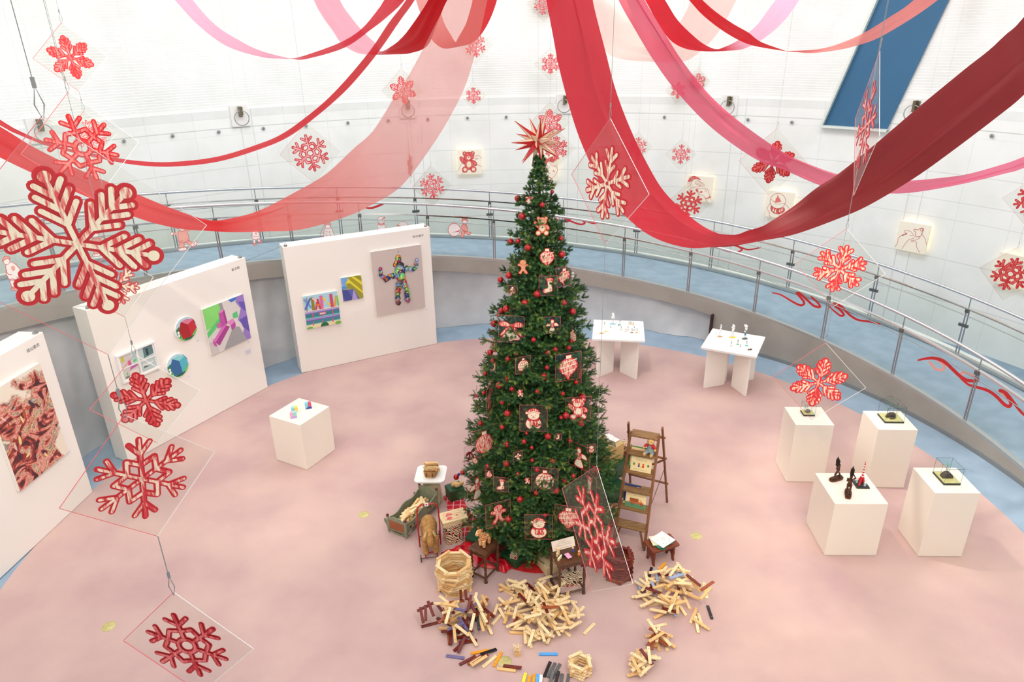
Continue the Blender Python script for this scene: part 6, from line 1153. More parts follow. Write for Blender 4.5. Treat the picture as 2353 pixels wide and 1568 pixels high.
for s_ in (-1, 1): b = MB(); b.ball((.085, s_ * .042, .026), (.016, .02, .026), 10, 8); b.build('paw', fur, T, smooth='all'); b = MB(); b.ball((.04, s_ * .07, .085), .016, 10, 8); b.build('hand', fur, T, smooth='all'); b = MB(); b.ball((.038, s_ * .017, .175), .004, 6, 5); b.build('eye', MATS['black_bead'], T)
b = MB(); b.ball((.055, 0, .158), .006, 8, 6); b.build('nose', mat('brown_nose', (110, 60, 44), .5), T)
# low stool with books
T = thing('step_stool', 'low reddish-brown wooden stool with arched legs and papers on it', 'stool', (1.70, 6.485, 0), math.radians(20)); sw = wood('red_brown_wood', (112, 50, 30), (140, 66, 40), .45, (1, 6, 6))
b = MB(); b.prism(rrect(.36, .22, .012, 2), .228, .25); b.build('seat', sw, T, bevel=.003)
for s_ in (-1, 1):
    b = MB(); P = [(-.09, .0), (-.055, .0), (-.03, .07), (0, .09), (.03, .07), (.055, 0), (.09, 0), (.075, .06), (.085, .12), (.075, .228), (-.075, .228), (-.085, .12), (-.075, .06)]; b.prism(P, -.01, .01, axis='Y'); o = b.build('leg', sw, T, bevel=.002); o.matrix_local = Matrix.Translation((s_ * .13, 0, 0)) @ Matrix.Rotation(PI / 2, 4, 'Z')
b = MB(); b.box((0, .07, .205), (.25, .012, .04)); b.box((0, -.07, .205), (.25, .012, .04)); b.build('rail', sw, T)
tealc = mat('teal_cover', (70, 140, 124), .5)
for k, (dx, dy, w, h, rz, m, lab) in enumerate([(-.01, -.02, .19, .16, 40, mat('pine_green_cover', (40, 110, 84), .5), 'dark green thin book lowest on the low stool'), (.0, .0, .21, .17, 12, tealc, 'teal thin book in the pile on the low stool'), (-.03, .01, .2, .16, -5, mat('pale_yellow_cover', (236, 228, 190), .5), 'pale yellow booklet in the pile on the low stool'), (.01, .005, .215, .20, 24, mat('paper_white', (250, 248, 244), .7), 'white printed sheet topmost on the low stool')]):
    T = thing('booklet', lab, 'booklet', (1.70 + dx, 6.485 + dy, .251 + .011 * k), math.radians(rz + 14)); b = MB(); b.box((0, 0, .005), (w, h, .009)); b.build('pages', m, T)
    if k == 3:
        A = Art(.0006)
        for j in range(3): A.text('おはなしのほん'[:6 - j], .01, .02 - .02 * j, .011, thinr, 1)
        for x, y, c in ((-.06, .03, RED), (-.05, -.06, cgrn), (.03, -.07, cgrn), (.07, -.05, RED), (-.02, -.075, st_p), (.08, .04, st_p)): A.ell(x, y, .006, .005, c, 1)
        A.build('print', T).location = (0, 0, .0098)
# painted blocks on the lone plinth
for (x, y, z, rz, c1, c2, c3, lab) in [(-3.15, 8.83, .752, 20, (150, 206, 226), (246, 214, 80), (206, 236, 240), 'painted block in sky blue and yellow, back left on the lone plinth'), (-3.125, 8.68, .752, 15, (238, 170, 206), (150, 214, 200), (186, 160, 220), 'painted block in pink and mint, front one on the lone plinth'), (-2.985, 8.95, .752, 20, (130, 200, 226), (206, 84, 112), (50, 70, 160), 'painted block in crimson and blue, at the right on the lone plinth')]:
    T = thing('painted_block', lab, 'art block', (x, y, z), math.radians(rz), 'painted blocks on the lone plinth'); b = MB(); b.box((-.022, 0, .045), (.044, .06, .09), 0); b.box((.022, 0, .045), (.044, .06, .09), 1); b.build('block', [cm(*c1), cm(*c2)], T, bevel=.002); b = MB(); b.prism([(-.046, 0), (.046, 0), (.046, .025), (-.0, .04)], .0305, .0325, axis='Y'); b.build('painted_facet', cm(*c3), T)

# ------------------------------------------------------------------ loose wooden planks, towers and heaps
PL, PW, PT = .186, .030, .016
hole = mat('plank_hole', (70, 40, 24), .8)
PC_ = {'pale': wood('plank_pale', (240, 206, 152), (250, 226, 182), .5, (1, 7, 7), 5), 'honey': wood('plank_honey', (224, 176, 112), (238, 198, 138), .5, (1, 7, 7), 5), 'dark red': wood('plank_dark_red', (96, 26, 20), (124, 40, 28), .35, (1, 7, 7), 5), 'brown': wood('plank_brown', (146, 66, 34), (170, 86, 46), .4, (1, 7, 7), 5),
       'violet': wood('plank_violet', (96, 84, 130), (130, 120, 168), .35, (1, 7, 7), 5), 'black': mat('plank_black', (34, 34, 36), .35), 'orange': mat('plank_orange', (238, 158, 32), .5), 'blue': mat('plank_blue', (84, 168, 240), .4), 'grey': mat('plank_grey', (96, 98, 98), .35), 'yellow': mat('plank_yellow', (246, 234, 60), .45), 'white': mat('plank_white', (248, 244, 238), .5), 'light blue-grey': mat('plank_blue_grey', (150, 168, 204), .4)}
def plank_mesh(c, L_=PL):
    k = ('plank', c, L_)
    if k not in MATS:
        b = MB(); x, y, z = L_ / 2, PW / 2, PT / 2; e = .0018
        V = []
        for zz, q in ((-z, e), (-z + e, 0), (z - e, 0), (z, e)): V += [(i * (x - q), j * (y - q), zz) for i, j in ((-1, -1), (1, -1), (1, 1), (-1, 1))]
        F = [(3, 2, 1, 0), (12, 13, 14, 15)] + [(4 * a + i, 4 * a + (i + 1) % 4, 4 * a + 4 + (i + 1) % 4, 4 * a + 4 + i) for a in range(3) for i in range(4)]; b.add(V, F, 0)
        for s_ in (-1, 1):
            for sz in (-1, 1): P = [(s_ * L_ * .36 + .0035 * math.cos(t), .0035 * math.sin(t), sz * (z + .0004)) for t in np.linspace(0, 2 * PI, 9)[:-1] * sz]; b.add(P, [tuple(range(8))], 1)
        me = bpy.data.meshes.new('plank'); me.from_pydata(b.v, [], b.f); me.materials.append(PC_[c]); me.materials.append(hole if c != 'grey' and c != 'black' else steel); me.polygons.foreach_set('material_index', b.m); me.update(); MATS[k] = me
    return MATS[k]
STUFF = MB(); SM = list(PC_); smats = [PC_[k] for k in SM]
NP = [0]
def plank(M, c, label=None, group=None, L_=PL):
    if label is None:
        x, y, z = L_ / 2, PW / 2, PT / 2; V = [M @ Vector((i * x, j * y, k * z)) for k in (-1, 1) for i, j in ((-1, -1), (1, -1), (1, 1), (-1, 1))]
        STUFF.add(V, [(3, 2, 1, 0), (4, 5, 6, 7), (0, 1, 5, 4), (1, 2, 6, 5), (2, 3, 7, 6), (3, 0, 4, 7)], SM.index(c)); return
    o = bpy.data.objects.new('wooden_plank', plank_mesh(c, L_)); COL.objects.link(o); o.matrix_world = M; tag(o, label, 'wooden plank', group); NP[0] += 1; return o
# height field so that every plank rests on what lies below it
H0 = (-1.3, 4.4); HS = .006; HN = (620, 360); HF = np.zeros(HN)
def drop(x, y, a):
    ca, sa = math.cos(a), math.sin(a); ss = np.linspace(-PL / 2, PL / 2, 17); hs = []
    for s_ in ss:
        m = 0
        for w in (-.012, -.004, .004, .012):
            i = int((x + ca * s_ - sa * w - H0[0]) / HS); j = int((y + sa * s_ + ca * w - H0[1]) / HS)
            if 0 <= i < HN[0] and 0 <= j < HN[1]: m = max(m, HF[i, j])
        hs.append(m)
    hull = []
    for s_, h in zip(ss, hs):
        while len(hull) > 1 and (hull[-1][1] - hull[-2][1]) * (s_ - hull[-1][0]) <= (h - hull[-1][1]) * (hull[-1][0] - hull[-2][0]): hull.pop()
        hull.append((s_, h))
    for p, q in zip(hull[:-1], hull[1:]):
        if p[0] <= 0 <= q[0] + 1e-9: sl = (q[1] - p[1]) / (q[0] - p[0]); h0 = p[1] - sl * p[0]; break
    sl = max(-.24, min(.24, sl)); h0 = max(h - sl * s_ for s_, h in zip(ss, hs))
    for s_ in np.linspace(-PL / 2, PL / 2, 50):
        for w in np.linspace(-PW / 2, PW / 2, 9):
            i = int((x + ca * s_ - sa * w - H0[0]) / HS); j = int((y + sa * s_ + ca * w - H0[1]) / HS)
            if 0 <= i < HN[0] and 0 <= j < HN[1]: HF[i, j] = max(HF[i, j], h0 + sl * s_ + PT + .0012)
    return Matrix.Translation((x, y, h0 + PT / 2 + .0095)) @ Matrix.Rotation(a, 4, 'Z') @ Matrix.Rotation(-math.atan(sl), 4, 'Y')
def inside(p, P):
    c = False
    for i in range(len(P)):
        a, b_ = P[i], P[i - 1]
        if (a[1] > p[1]) != (b_[1] > p[1]) and p[0] < (b_[0] - a[0]) * (p[1] - a[1]) / (b_[1] - a[1]) + a[0]: c = not c
    return c
def heap(P, n_under, n_top, colw, name, rg, core=None, bias=.35):
    xs = [p[0] for p in P]; ys = [p[1] for p in P]; cx, cy = core or (np.mean(xs), np.mean(ys)); ks = [k for k in colw]; ws = [colw[k] for k in ks]; Wc = onz(cx, cy)
    for i in range(n_under + n_top):
        for _ in range(60):
            q = (rg.uniform(min(xs), max(xs)), rg.uniform(min(ys), max(ys)))
            if inside(q, P): break
        t = rg.random() * (bias if i < n_under or i % 3 else .0); q = (q[0] + (cx - q[0]) * t, q[1] + (cy - q[1]) * t); w = onz(*q); M = drop(w[0], w[1], rg.uniform(0, PI)); c = rg.choices(ks, ws)[0]
        if i < n_under: plank(M, c)
        else:
            dx, dy = w[0] - Wc[0], w[1] - Wc[1]; r = math.hypot(dx, dy)
            side = 'on the crown of' if r < .13 else ('at the tree side of' if dy > abs(dx) else ('at the front of' if -dy > abs(dx) else ('at the right of' if dx > 0 else 'at the left of')))
            zz = M.translation.z; pos = 'on the floor' if zz < .022 else ('tilted' if abs(M.to_3x3()[2][0]) > .06 else ('high up' if zz > .075 else 'stacked'))
            aa = math.degrees(math.atan2(M[1][0], M[0][0])) % 180; ori = 'crosswise' if aa < 22 or aa > 158 else ('end-on' if 68 < aa < 112 else ('slanting right' if aa < 90 else 'slanting left'))
            plank(M, c, f'{c} plank {pos}, {ori}, {side} {name}', 'loose planks in ' + name)
rg = random.Random(21)
heap([(1160, 1352), (1255, 1350), (1320, 1392), (1352, 1425), (1335, 1452), (1290, 1468), (1245, 1490), (1200, 1484), (1175, 1440), (1140, 1432), (1140, 1385)], 60, 88, {'pale': 7, 'honey': 3, 'brown': .3, 'dark red': .35}, 'the middle heap', rg, (1240, 1418), .12)
heap([(1000, 1400), (1050, 1392), (1110, 1388), (1142, 1410), (1130, 1450), (1110, 1480), (1060, 1492), (1020, 1476), (990, 1470)], 22, 50, {'pale': 4, 'honey': 2, 'dark red': 3.2, 'violet': .6, 'brown': .6, 'black': .4}, 'the left heap', rg, (1070, 1440))
heap([(1478, 1345), (1510, 1332), (1556, 1338), (1592, 1360), (1600, 1388), (1565, 1405), (1560, 1425), (1520, 1425), (1490, 1400), (1462, 1385), (1468, 1345)], 26, 60, {'pale': 7, 'honey': 3, 'dark red': .6, 'light blue-grey': .3}, 'the right heap', rg, (1530, 1375), .15)
def seg(p, q, c, label, L_=None, g=None):
    a, b_ = onz(*p, .016), onz(*q, .016); m = (a + b_) / 2; an = math.atan2(b_[1] - a[1], b_[0] - a[0]); plank(drop(m[0], m[1], an) if L_ is None else Matrix.Translation((m[0], m[1], .0175)) @ Matrix.Rotation(an, 4, 'Z'), c, label, g, PL if L_ is None else L_)
for p, q, c, lab in [((1340, 1460), (1368, 1432), 'pale', 'pale plank lying apart just right of the middle heap'), ((1021, 1507), (1071, 1514), 'violet', 'violet plank in front of the left heap'), ((1053, 1530), (1096, 1507), 'dark red', 'dark red plank below the left heap, first of the slanted row'), ((1072, 1530), (1112, 1503), 'brown', 'brown plank second in the slanted row'), ((1080, 1531), (1118, 1507), 'pale', 'pale plank third in the slanted row'), ((1110, 1510), (1136, 1496), 'black', 'black plank at the upper end of the slanted row'), ((1085, 1534), (1122, 1510), 'dark red', 'dark red plank fourth in the slanted row'), ((1083, 1540), (1120, 1516), 'honey', 'honey plank at the lower side of the slanted row'), ((1107, 1536), (1142, 1507), 'pale', 'long pale plank last in the slanted row'), ((1135, 1532), (1152, 1500), 'orange', 'upright-lying orange plank beside the brass floor cap'), ((1082, 1503), (1124, 1495), 'orange', 'orange plank above the slanted row'), ((1147, 1538), (1180, 1542), 'honey', 'honey plank below the brass floor cap'), ((1154, 1530), (1201, 1541), 'dark red', 'dark red plank touching the brass floor cap'),
                     ((1246, 1504), (1274, 1504), 'blue', 'single blue plank in front of the middle heap'), ((1253, 1550), (1262, 1528), 'black', 'black plank, left one of three in front'), ((1262, 1552), (1273, 1530), 'grey', 'grey plank, middle one of three in front'), ((1272, 1554), (1284, 1532), 'grey', 'grey plank, right one of three in front'), ((1262, 1577), (1270, 1553), 'grey', 'grey plank under the row of three, cropped by the frame'), ((1276, 1576), (1282, 1553), 'black', 'black plank at the bottom edge beside the grey ones'), ((1288, 1580), (1291, 1557), 'grey', 'grey plank at the bottom edge, second last'), ((1302, 1580), (1306, 1557), 'grey', 'grey plank at the bottom edge next to the little tower'),
                     ((1200, 1578), (1206, 1555), 'yellow', 'bright yellow plank at the bottom edge'), ((1212, 1584), (1216, 1562), 'orange', 'orange plank at the bottom edge right of the yellow one'), ((1224, 1580), (1228, 1556), 'orange', 'second orange plank at the bottom edge'), ((1232, 1584), (1235, 1560), 'blue', 'blue plank at the bottom edge'), ((1240, 1586), (1243, 1562), 'white', 'white plank at the bottom edge'),
                     ((1492, 1325), (1496, 1310), 'black', 'black plank at the top left of the right heap'), ((1559, 1303), (1566, 1331), 'black', 'black plank at the top right of the right heap'), ((1535, 1376), (1566, 1364), 'light blue-grey', 'light blue-grey plank across the right heap'), ((1524, 1316), (1516, 1328), 'orange', 'orange plank in the fan at the top of the right heap'), ((1503, 1441), (1522, 1437), 'pale', 'pale plank just below the right heap'), ((1586, 1434), (1598, 1404), 'pale', 'pale plank, leg of the small figure layout'), ((1600, 1398), (1592, 1432), 'honey', 'honey plank in the small figure layout'), ((1596, 1420), (1606, 1460), 'pale', 'lowest pale plank in the small figure layout'), ((1604, 1410), (1614, 1442), 'pale', 'pale plank slanting in the small figure layout'), ((1600, 1436), (1622, 1446), 'honey', 'honey plank crossing the small figure layout'), ((1612, 1382), (1620, 1412), 'pale', 'pale upper plank of the small figure layout'), ((1608, 1398), (1632, 1384), 'brown', 'brown plank crossing the small figure layout'), ((1627, 1396), (1635, 1420), 'black', 'black plank right of the small figure layout'), ((1610, 1410), (1622, 1400), 'honey', 'short honey plank in the small figure layout'), ((1575, 1372), (1602, 1388), 'dark red', 'dark red plank at the right rim of the right heap')]:
    seg(p, q, c, lab)
for k, (p, q) in enumerate([((960, 1424), (998, 1412)), ((969, 1441), (1007, 1431)), ((968, 1422), (974, 1449)), ((980, 1420), (980, 1446)), ((986, 1412), (998, 1438))]): seg(p, q, 'dark red', ['dark red plank, upper rail of the little dark gate', 'dark red plank, lower rail of the little dark gate', 'dark red plank, left upright of the little dark gate', 'dark red plank, middle upright of the little dark gate', 'dark red plank, right upright of the little dark gate'][k])
def tower(cx, cy, n, R, levels, cols, name, rg, L_=PL, top_ind=0, jit=.006, bulge=0, z0=.0095, label=None, rw=None):
    for lv in range(levels):
        rr_ = R * (1 + bulge * math.sin(PI * lv / levels)) + (rw(lv) if rw else 0)
        for i in range(n // 2):
            k = 2 * i + lv % 2; a = 2 * PI * k / n + (lv // 2) * .09 * (0 if lv >= levels - 2 else 1); x = cx + (rr_ + rg.uniform(-jit, jit)) * math.cos(a); y = cy + (rr_ + rg.uniform(-jit, jit)) * math.sin(a)
            M = Matrix.Translation((x, y, z0 + PT / 2 + lv * (PT + .0004))) @ Matrix.Rotation(a + PI / 2 + rg.uniform(-.06, .06), 4, 'Z'); c = rg.choices(list(cols), list(cols.values()))[0]
            ind = lv >= levels - top_ind
            plank(M, c, f'{c} plank in the {"top" if lv == levels - 1 else "upper" if lv > levels * .6 else "middle" if lv > levels * .3 else "low"} course of {name}, {["right", "tree", "left", "front"][int(((math.degrees(a) + 45) % 360) // 90)]} side' if ind else None, 'planks of ' + name, L_)
tower(-.69, 6.10, 8, .162, 22, {'pale': 5, 'honey': 5, 'dark red': .25}, 'the round barrel tower', rg, top_ind=2, jit=.012, bulge=.07, z0=.0085)
tower(1.165, 6.215, 6, .122, 21, {'dark red': 6, 'brown': 1.6}, 'the dark six-sided tower', rg, top_ind=2, jit=.012)
tower(.605, 4.92, 6, .082, 9, {'pale': 6, 'honey': 4}, 'the little hollow tower in front', rg, top_ind=9, jit=.008, L_=.15)
# jumbled constructions on the right
def jumble(px, py, n, cols, name, rg, s_=.07):
    c = onz(px, py)
    for i in range(n):
        aa = rg.uniform(0, PI); M = drop(c[0] + rg.gauss(0, s_ * .5), c[1] + rg.gauss(0, s_ * .5), aa); c_ = rg.choices(list(cols), list(cols.values()))[0]; aa = math.degrees(aa); ori = 'crosswise' if aa < 22 or aa > 158 else ('end-on' if 68 < aa < 112 else ('slanting right' if aa < 90 else 'slanting left'))
        plank(M, c_, f'{c_} plank, {ori}, {["at the base of", "low in", "in the middle of", "high in", "topmost on"][min(4, i * 5 // n)]} {name}', 'planks of ' + name)
jumble(1510, 1478, 15, {'pale': 5, 'honey': 3, 'brown': 2, 'dark red': 1}, 'the crossed stack below the right heap', rg, .10)
jumble(1473, 1535, 20, {'pale': 7, 'honey': 3, 'dark red': .5}, 'the block figure at the bottom right', rg, .10)
T = thing('wooden_figure', 'tiny figure built of slivers of wood in front of the middle heap', 'figure', tuple(onz(1189, 1508))); b = MB(); rg2 = random.Random(9); b.box((0, 0, .03), (.05, .04, .04), rz=.2); b.box((0, 0, .07), (.035, .03, .03), rz=.6); b.box((0, 0, .10), (.03, .028, .025), rz=.1)
b.build('stacked_blocks', PC_['honey'], T); b = MB()
for k in range(9): a = rg2.uniform(0, 6); b.box((rg2.uniform(-.02, .02), rg2.uniform(-.02, .02), .085 + .008 * k), (.07, .006, .005), R=Matrix.Rotation(a, 3, 'Z') @ Matrix.Rotation(rg2.uniform(-.4, .4), 3, 'Y'))
b.build('slivers', PC_['pale'], T)
# planks filling the cradle and the basket belong to the uncounted rest
Mc = Matrix.Translation((-1.295, 7.27, 0)) @ Matrix.Rotation(math.radians(60.5), 4, 'Z')
for k in range(52):
    lv = k // 11; a = rg.uniform(-.7, .7) + (PI / 2 * (rg.random() < .12)); x = rg.uniform(-.23, .23); 
    if abs(a) > 1.2: a = PI / 2 - .3
    y = rg.uniform(-.06, .06) * (1 - abs(math.sin(a)) * .8); plank(Mc @ Matrix.Translation((x, y, .125 + .022 * lv + rg.uniform(0, .01))) @ Matrix.Rotation(a * .7, 4, 'Z') @ Matrix.Rotation(rg.uniform(-.12, .12), 4, 'Y'), rg.choice(['pale', 'pale', 'honey']))
Mb = Matrix.Translation((-1.09, 7.71, .412)) @ Matrix.Rotation(math.radians(-8), 4, 'Z')
for k in range(13): plank(Mb @ Matrix.Translation((rg.uniform(-.035, .035), .02 + rg.uniform(-.01, .02), .05 + .009 * k)) @ Matrix.Rotation(rg.uniform(.3, .75) - PI / 2 * (k % 4 == 9), 4, 'Z') @ Matrix.Rotation(.25 + rg.uniform(-.1, .1), 4, 'Y'), rg.choice(['pale', 'pale', 'honey']), L_=.17)
o = STUFF.build('wooden_planks', smats); tag(o, 'remaining planks of the barrel and dark towers, the cradle, the basket and the buried layers of the heaps', 'wooden planks', 'loose planks', 'stuff'); o['label'] = 'planks built into the towers, filling cradle and basket, and buried in the heaps'
print('PLANKS', NP[0], len(STUFF.f) // 6)

# ------------------------------------------------------------------ small exhibits on plinths and tables
bronze = noisy('dark_bronze', (74, 50, 40), (116, 70, 50), 30, .35, metal=.7); bronze2 = noisy('black_bronze', (46, 38, 34), (66, 54, 46), 40, .4, metal=.7)
def bronze_man(x, y, rz, label, pose):
    T = thing('bronze_figure', label, 'sculpture', (x, y, .752), math.radians(rz), 'bronze tower bearers')
    b = MB(); b.prism(smooth2([(-.09, -.02), (-.04, -.035), (.04, -.03), (.09, -.02), (.085, .03), (0, .04), (-.08, .03)], True), 0, .025); b.prism([(x_ * .92, y_ * .85) for x_, y_ in smooth2([(-.09, -.02), (-.04, -.035), (.04, -.03), (.09, -.02), (.085, .03), (0, .04), (-.08, .03)], True)], .025, .034); b.build('rock_base', bronze, T)
    b = MB(); q = pose
    b.ball(q['chest'], (.022, .028, .030)); b.tube([q['pelvis'], q['chest']], [.021, .024], 10); b.ball(q['pelvis'], (.022, .026, .02)); b.tube([q['chest'], q['head']], [.012, .012], 8); b.ball(q['head'], (.016, .014, .019)); n = Vector(q['head']); b.ball(n + Vector((.014, 0, -.002)), (.005, .004, .005)); b.ball(n + Vector((-.003, 0, .008)), (.0165, .0155, .014))
    for s_ in ('l', 'r'):
        b.tube([q['hip' + s_], q['knee' + s_], q['foot' + s_]], [.017, .0115, .008], 8); b.ball(Vector(q['foot' + s_]) + Vector((.012, 0, -.003)), (.018, .008, .007)); b.tube([q['sh' + s_], q['el' + s_], q['ha' + s_]], [.011, .009, .006], 8); b.ball(q['ha' + s_], .008)
        for k in range(4): b.tube([Vector(q['ha' + s_]) + Vector((.003 * k - .005, 0, 0)), Vector(q['ha' + s_]) + Vector((.004 * k - .006, .003, .010 - .001 * abs(k - 1)))], [.0025, .0018], 5)
        b.ball(Vector(q['head']) + Vector((0, .015 * (1 if s_ == 'l' else -1), 0)), (.004, .003, .005), 6, 5)
    meld('body', b, bronze, T, .0028, 3)
    c = Vector(q['load']); b = MB(); b.prism([(.024 * math.cos(PI / 4 + k * PI / 2), .024 * math.sin(PI / 4 + k * PI / 2)) for k in range(4)], 0, .006); b.prism([(.019 * math.cos(k * PI / 4), .019 * math.sin(k * PI / 4)) for k in range(8)], .006, .075); b.prism([(.022 * math.cos(k * PI / 4), .022 * math.sin(k * PI / 4)) for k in range(8)], .075, .079); b.lathe([(.014, .079), (.013, .095), (.016, .096), (.008, .106), (.004, .118), (.001, .132)], 8)
    for k in range(8): a = k * PI / 4 + .39; b.tube([(.0195 * math.cos(a), .0195 * math.sin(a), .008), (.0195 * math.cos(a), .0195 * math.sin(a), .074)], .0022, 4)
    o = b.build('tower_load', bronze2, T); o.location = c; o.rotation_euler = (0, q['tilt'], 0)
P1 = dict(pelvis=(0, 0, .155), chest=(.004, 0, .205), head=(.008, 0, .25), hipl=(.0, .015, .15), kneel=(.045, .018, .10), footl=(.055, .018, .045), hipr=(0, -.015, .15), kneer=(-.03, -.016, .095), footr=(-.07, -.016, .045), shl=(.01, .03, .225), ell=(.04, .035, .20), hal=(.045, .01, .222), shr=(-.005, -.03, .225), elr=(-.045, -.04, .20), har=(-.06, -.045, .165), load=(.042, .02, .222), tilt=.12)
P2 = dict(pelvis=(0, 0, .15), chest=(.0, 0, .20), head=(.004, 0, .243), hipl=(.0, .014, .145), kneel=(.012, .016, .095), footl=(.02, .016, .045), hipr=(0, -.014, .145), kneer=(.006, -.016, .095), footr=(-.025, -.016, .045), shl=(.0, .03, .222), ell=(.02, .045, .25), hal=(.01, .02, .285), shr=(.0, -.03, .222), elr=(.035, -.035, .20), har=(.02, -.01, .19), load=(.0, .0, .266), tilt=.03)
bronze_man(3.85, 6.96, 200, 'striding bronze man with a tower on his shoulder, on the low wide plinth', P1); bronze_man(3.855, 6.66, 245, 'bronze man balancing a tower on his head, at the front of the low wide plinth', P2)
T = thing('tower_model', 'red and white lattice tower model with small rockets on a black base', 'sculpture', (4.09, 6.84, .752), math.radians(-3)); b = MB(); b.box((0, 0, .008), (.15, .15, .016)); b.build('base', mat('black_base', (40, 46, 46), .4), T, bevel=.002); tr, tw = mat('tower_red', (214, 28, 40), .35), mat('tower_white', (244, 240, 236), .4); b = MB()
for k in range(4): a = k * PI / 2 + PI / 4; b.tube([(.055 * math.cos(a), .055 * math.sin(a), .018), (.03 * math.cos(a), .03 * math.sin(a), .05), (.012 * math.cos(a), .012 * math.sin(a), .12)], [.011, .010, .009], 6, 0)
b.lathe([(.018, .10), (.016, .12)], 10, mi=0); z = .12; 
for k in range(9): h = .018; r = .015 - .0012 * k; b.lathe([(r, z), (r - .001, z + h)], 10, mi=(k + 1) % 2); z += h
b.lathe([(.008, z), (.0015, z + .04), (.0005, z + .065)], 8, mi=0); b.build('tower', [tr, tw], T, smooth=False)
for (x, y, h) in ((.03, -.035, .085), (-.035, .03, .075)): b = MB(); b.lathe([(.013, .016), (.013, h), (.006, h + .02), (.001, h + .024)], 12, (x, y, 0)); b.lathe([(.014, .03), (.014, .055)], 12, (x, y, 0), mi=1); b.build('rocket', [tw, mat('pale_teal', (150, 214, 216), .4)], T, smooth=True)
# glass cases
cg_ = clear('case_glass', (251, 254, 253), .1); lead = mat('lead_edge', (84, 88, 88), .4, .6); moss = noisy('moss_ground', (196, 188, 120), (212, 204, 140), 30, .9); sprout = mat('sprout_green', (96, 170, 84), .6); darkclay = noisy('dark_clay', (52, 42, 38), (78, 62, 54), 30, .6); greyst = noisy('grey_stone', (110, 100, 92), (136, 126, 116), 30, .8)
def case(x, y, z, w, d, h, rz, label, roof, kind):
    T = thing('glass_case', label, 'display case', (x, y, z), math.radians(rz), 'small glass cases on the tall plinths'); b = MB(); b.box((0, 0, .01), (w, d, .02)); b.build('base', mat('black_green_base', (40, 48, 44), .4), T, bevel=.0015); b = MB(); b.box((0, 0, .0215), (w * .93, d * .93, .003)); b.build('ground', moss, T)
    c = [(-w / 2, -d / 2), (w / 2, -d / 2), (w / 2, d / 2), (-w / 2, d / 2)]; t = [(q[0] * .97, q[1] * .97) for q in c]; E = []
    if roof: R0, R1 = (0, -d / 2 * .97, h * 1.28), (0, d / 2 * .97, h * 1.28)
    for i in range(4): a, b_ = t[i], t[(i + 1) % 4]; g = MB(); P = [(a[0], a[1], .02), (b_[0], b_[1], .02), (b_[0], b_[1], h), (a[0], a[1], h)]; P = P[:3] + ([R0 if i == 0 else R1] if roof and i % 2 == 0 else []) + P[3:]; g.add(P, [tuple(range(len(P)))]); g.build('glass_pane', cg_, T); E += [((a[0], a[1], .02), (a[0], a[1], h)), ((a[0], a[1], h), (b_[0], b_[1], h))]
    if roof:
        for s_ in (-1, 1): x_ = s_ * w / 2 * .97; g = MB(); g.add([(x_, R0[1], h), (x_, R1[1], h), R1, R0], [(0, 1, 2, 3)]); g.build('glass_pane', cg_, T); E += [((x_, R0[1], h), R0), ((x_, R1[1], h), R1)]
        E.append((R0, R1))
    else: g = MB(); g.add([(a[0], a[1], h) for a in t], [(0, 1, 2, 3)]); g.build('glass_pane', cg_, T)
    b = MB(); [b.tube(e, .0015, 4) for e in E]; b.build('edge_frame', lead, T)
    b = MB(); m = darkclay
    if kind == 'animal': b.ball((.01, .01, .06), (.055, .035, .035)); b.ball((-.045, -.005, .05), (.026, .024, .022)); b.ball((-.05, .012, .068), (.008, .005, .008)); b.ball((-.04, -.018, .068), (.008, .005, .008)); b.ball((-.072, -.01, .045), (.012, .012, .01)); b.tube([(.05, .0, .04), (.03, -.04, .032), (-.03, -.045, .03)], [.016, .013, .01], 8); meld('figure', b, m, T, .004, 3)
    elif kind == 'dome': P = [(.06 * math.cos(a), .06 * math.sin(a) * 1.1) for a in np.linspace(0, PI, 14)]; b.prism(P, -.025, .035, axis='Y'); o = b.build('figure', m, T, smooth=True); o.location = (0, .01, .024)
    else: b.ball((0, 0, .045), (.035, .028, .025)); b.ball((-.02, -.005, .05), (.018, .016, .018)); meld('figure', b, greyst, T, .004, 3)
    rg = random.Random(int(x * 100)); s_ = MB(); n = 5 if w > .16 else 3
    for k in range(n):
        px_, py_ = rg.uniform(-.3, .3) * w, rg.uniform(-.1, .35) * d; hh = h * rg.uniform(.6, .92); s_.tube([(px_, py_, .02), (px_ + .005, py_, hh * .6), (px_ + rg.uniform(-.01, .01), py_, hh)], .0012, 4, 0)
        for q in (-1, 1): s_.prism([(px_, py_), (px_ + q * .012, py_ + .006), (px_ + q * .024, py_), (px_ + q * .012, py_ - .006)], hh - .002, hh - .001, 1)
    s_.build('sprouts', [mat('stem_dark', (60, 80, 50), .7), sprout], T)
case(5.03, 8.075, .916, .25, .23, .225, -3, 'gabled glass case with a dark curled animal and green sprouts', True, 'animal'); case(4.99, 6.71, .91, .19, .245, .21, -2, 'glass case with a dark half dome and green sprouts on the rightmost plinth', False, 'dome'); case(3.995, 8.255, .913, .15, .14, .16, -3, 'smallest glass case with a grey stone shape, behind the bronze figures', False, 'stone')
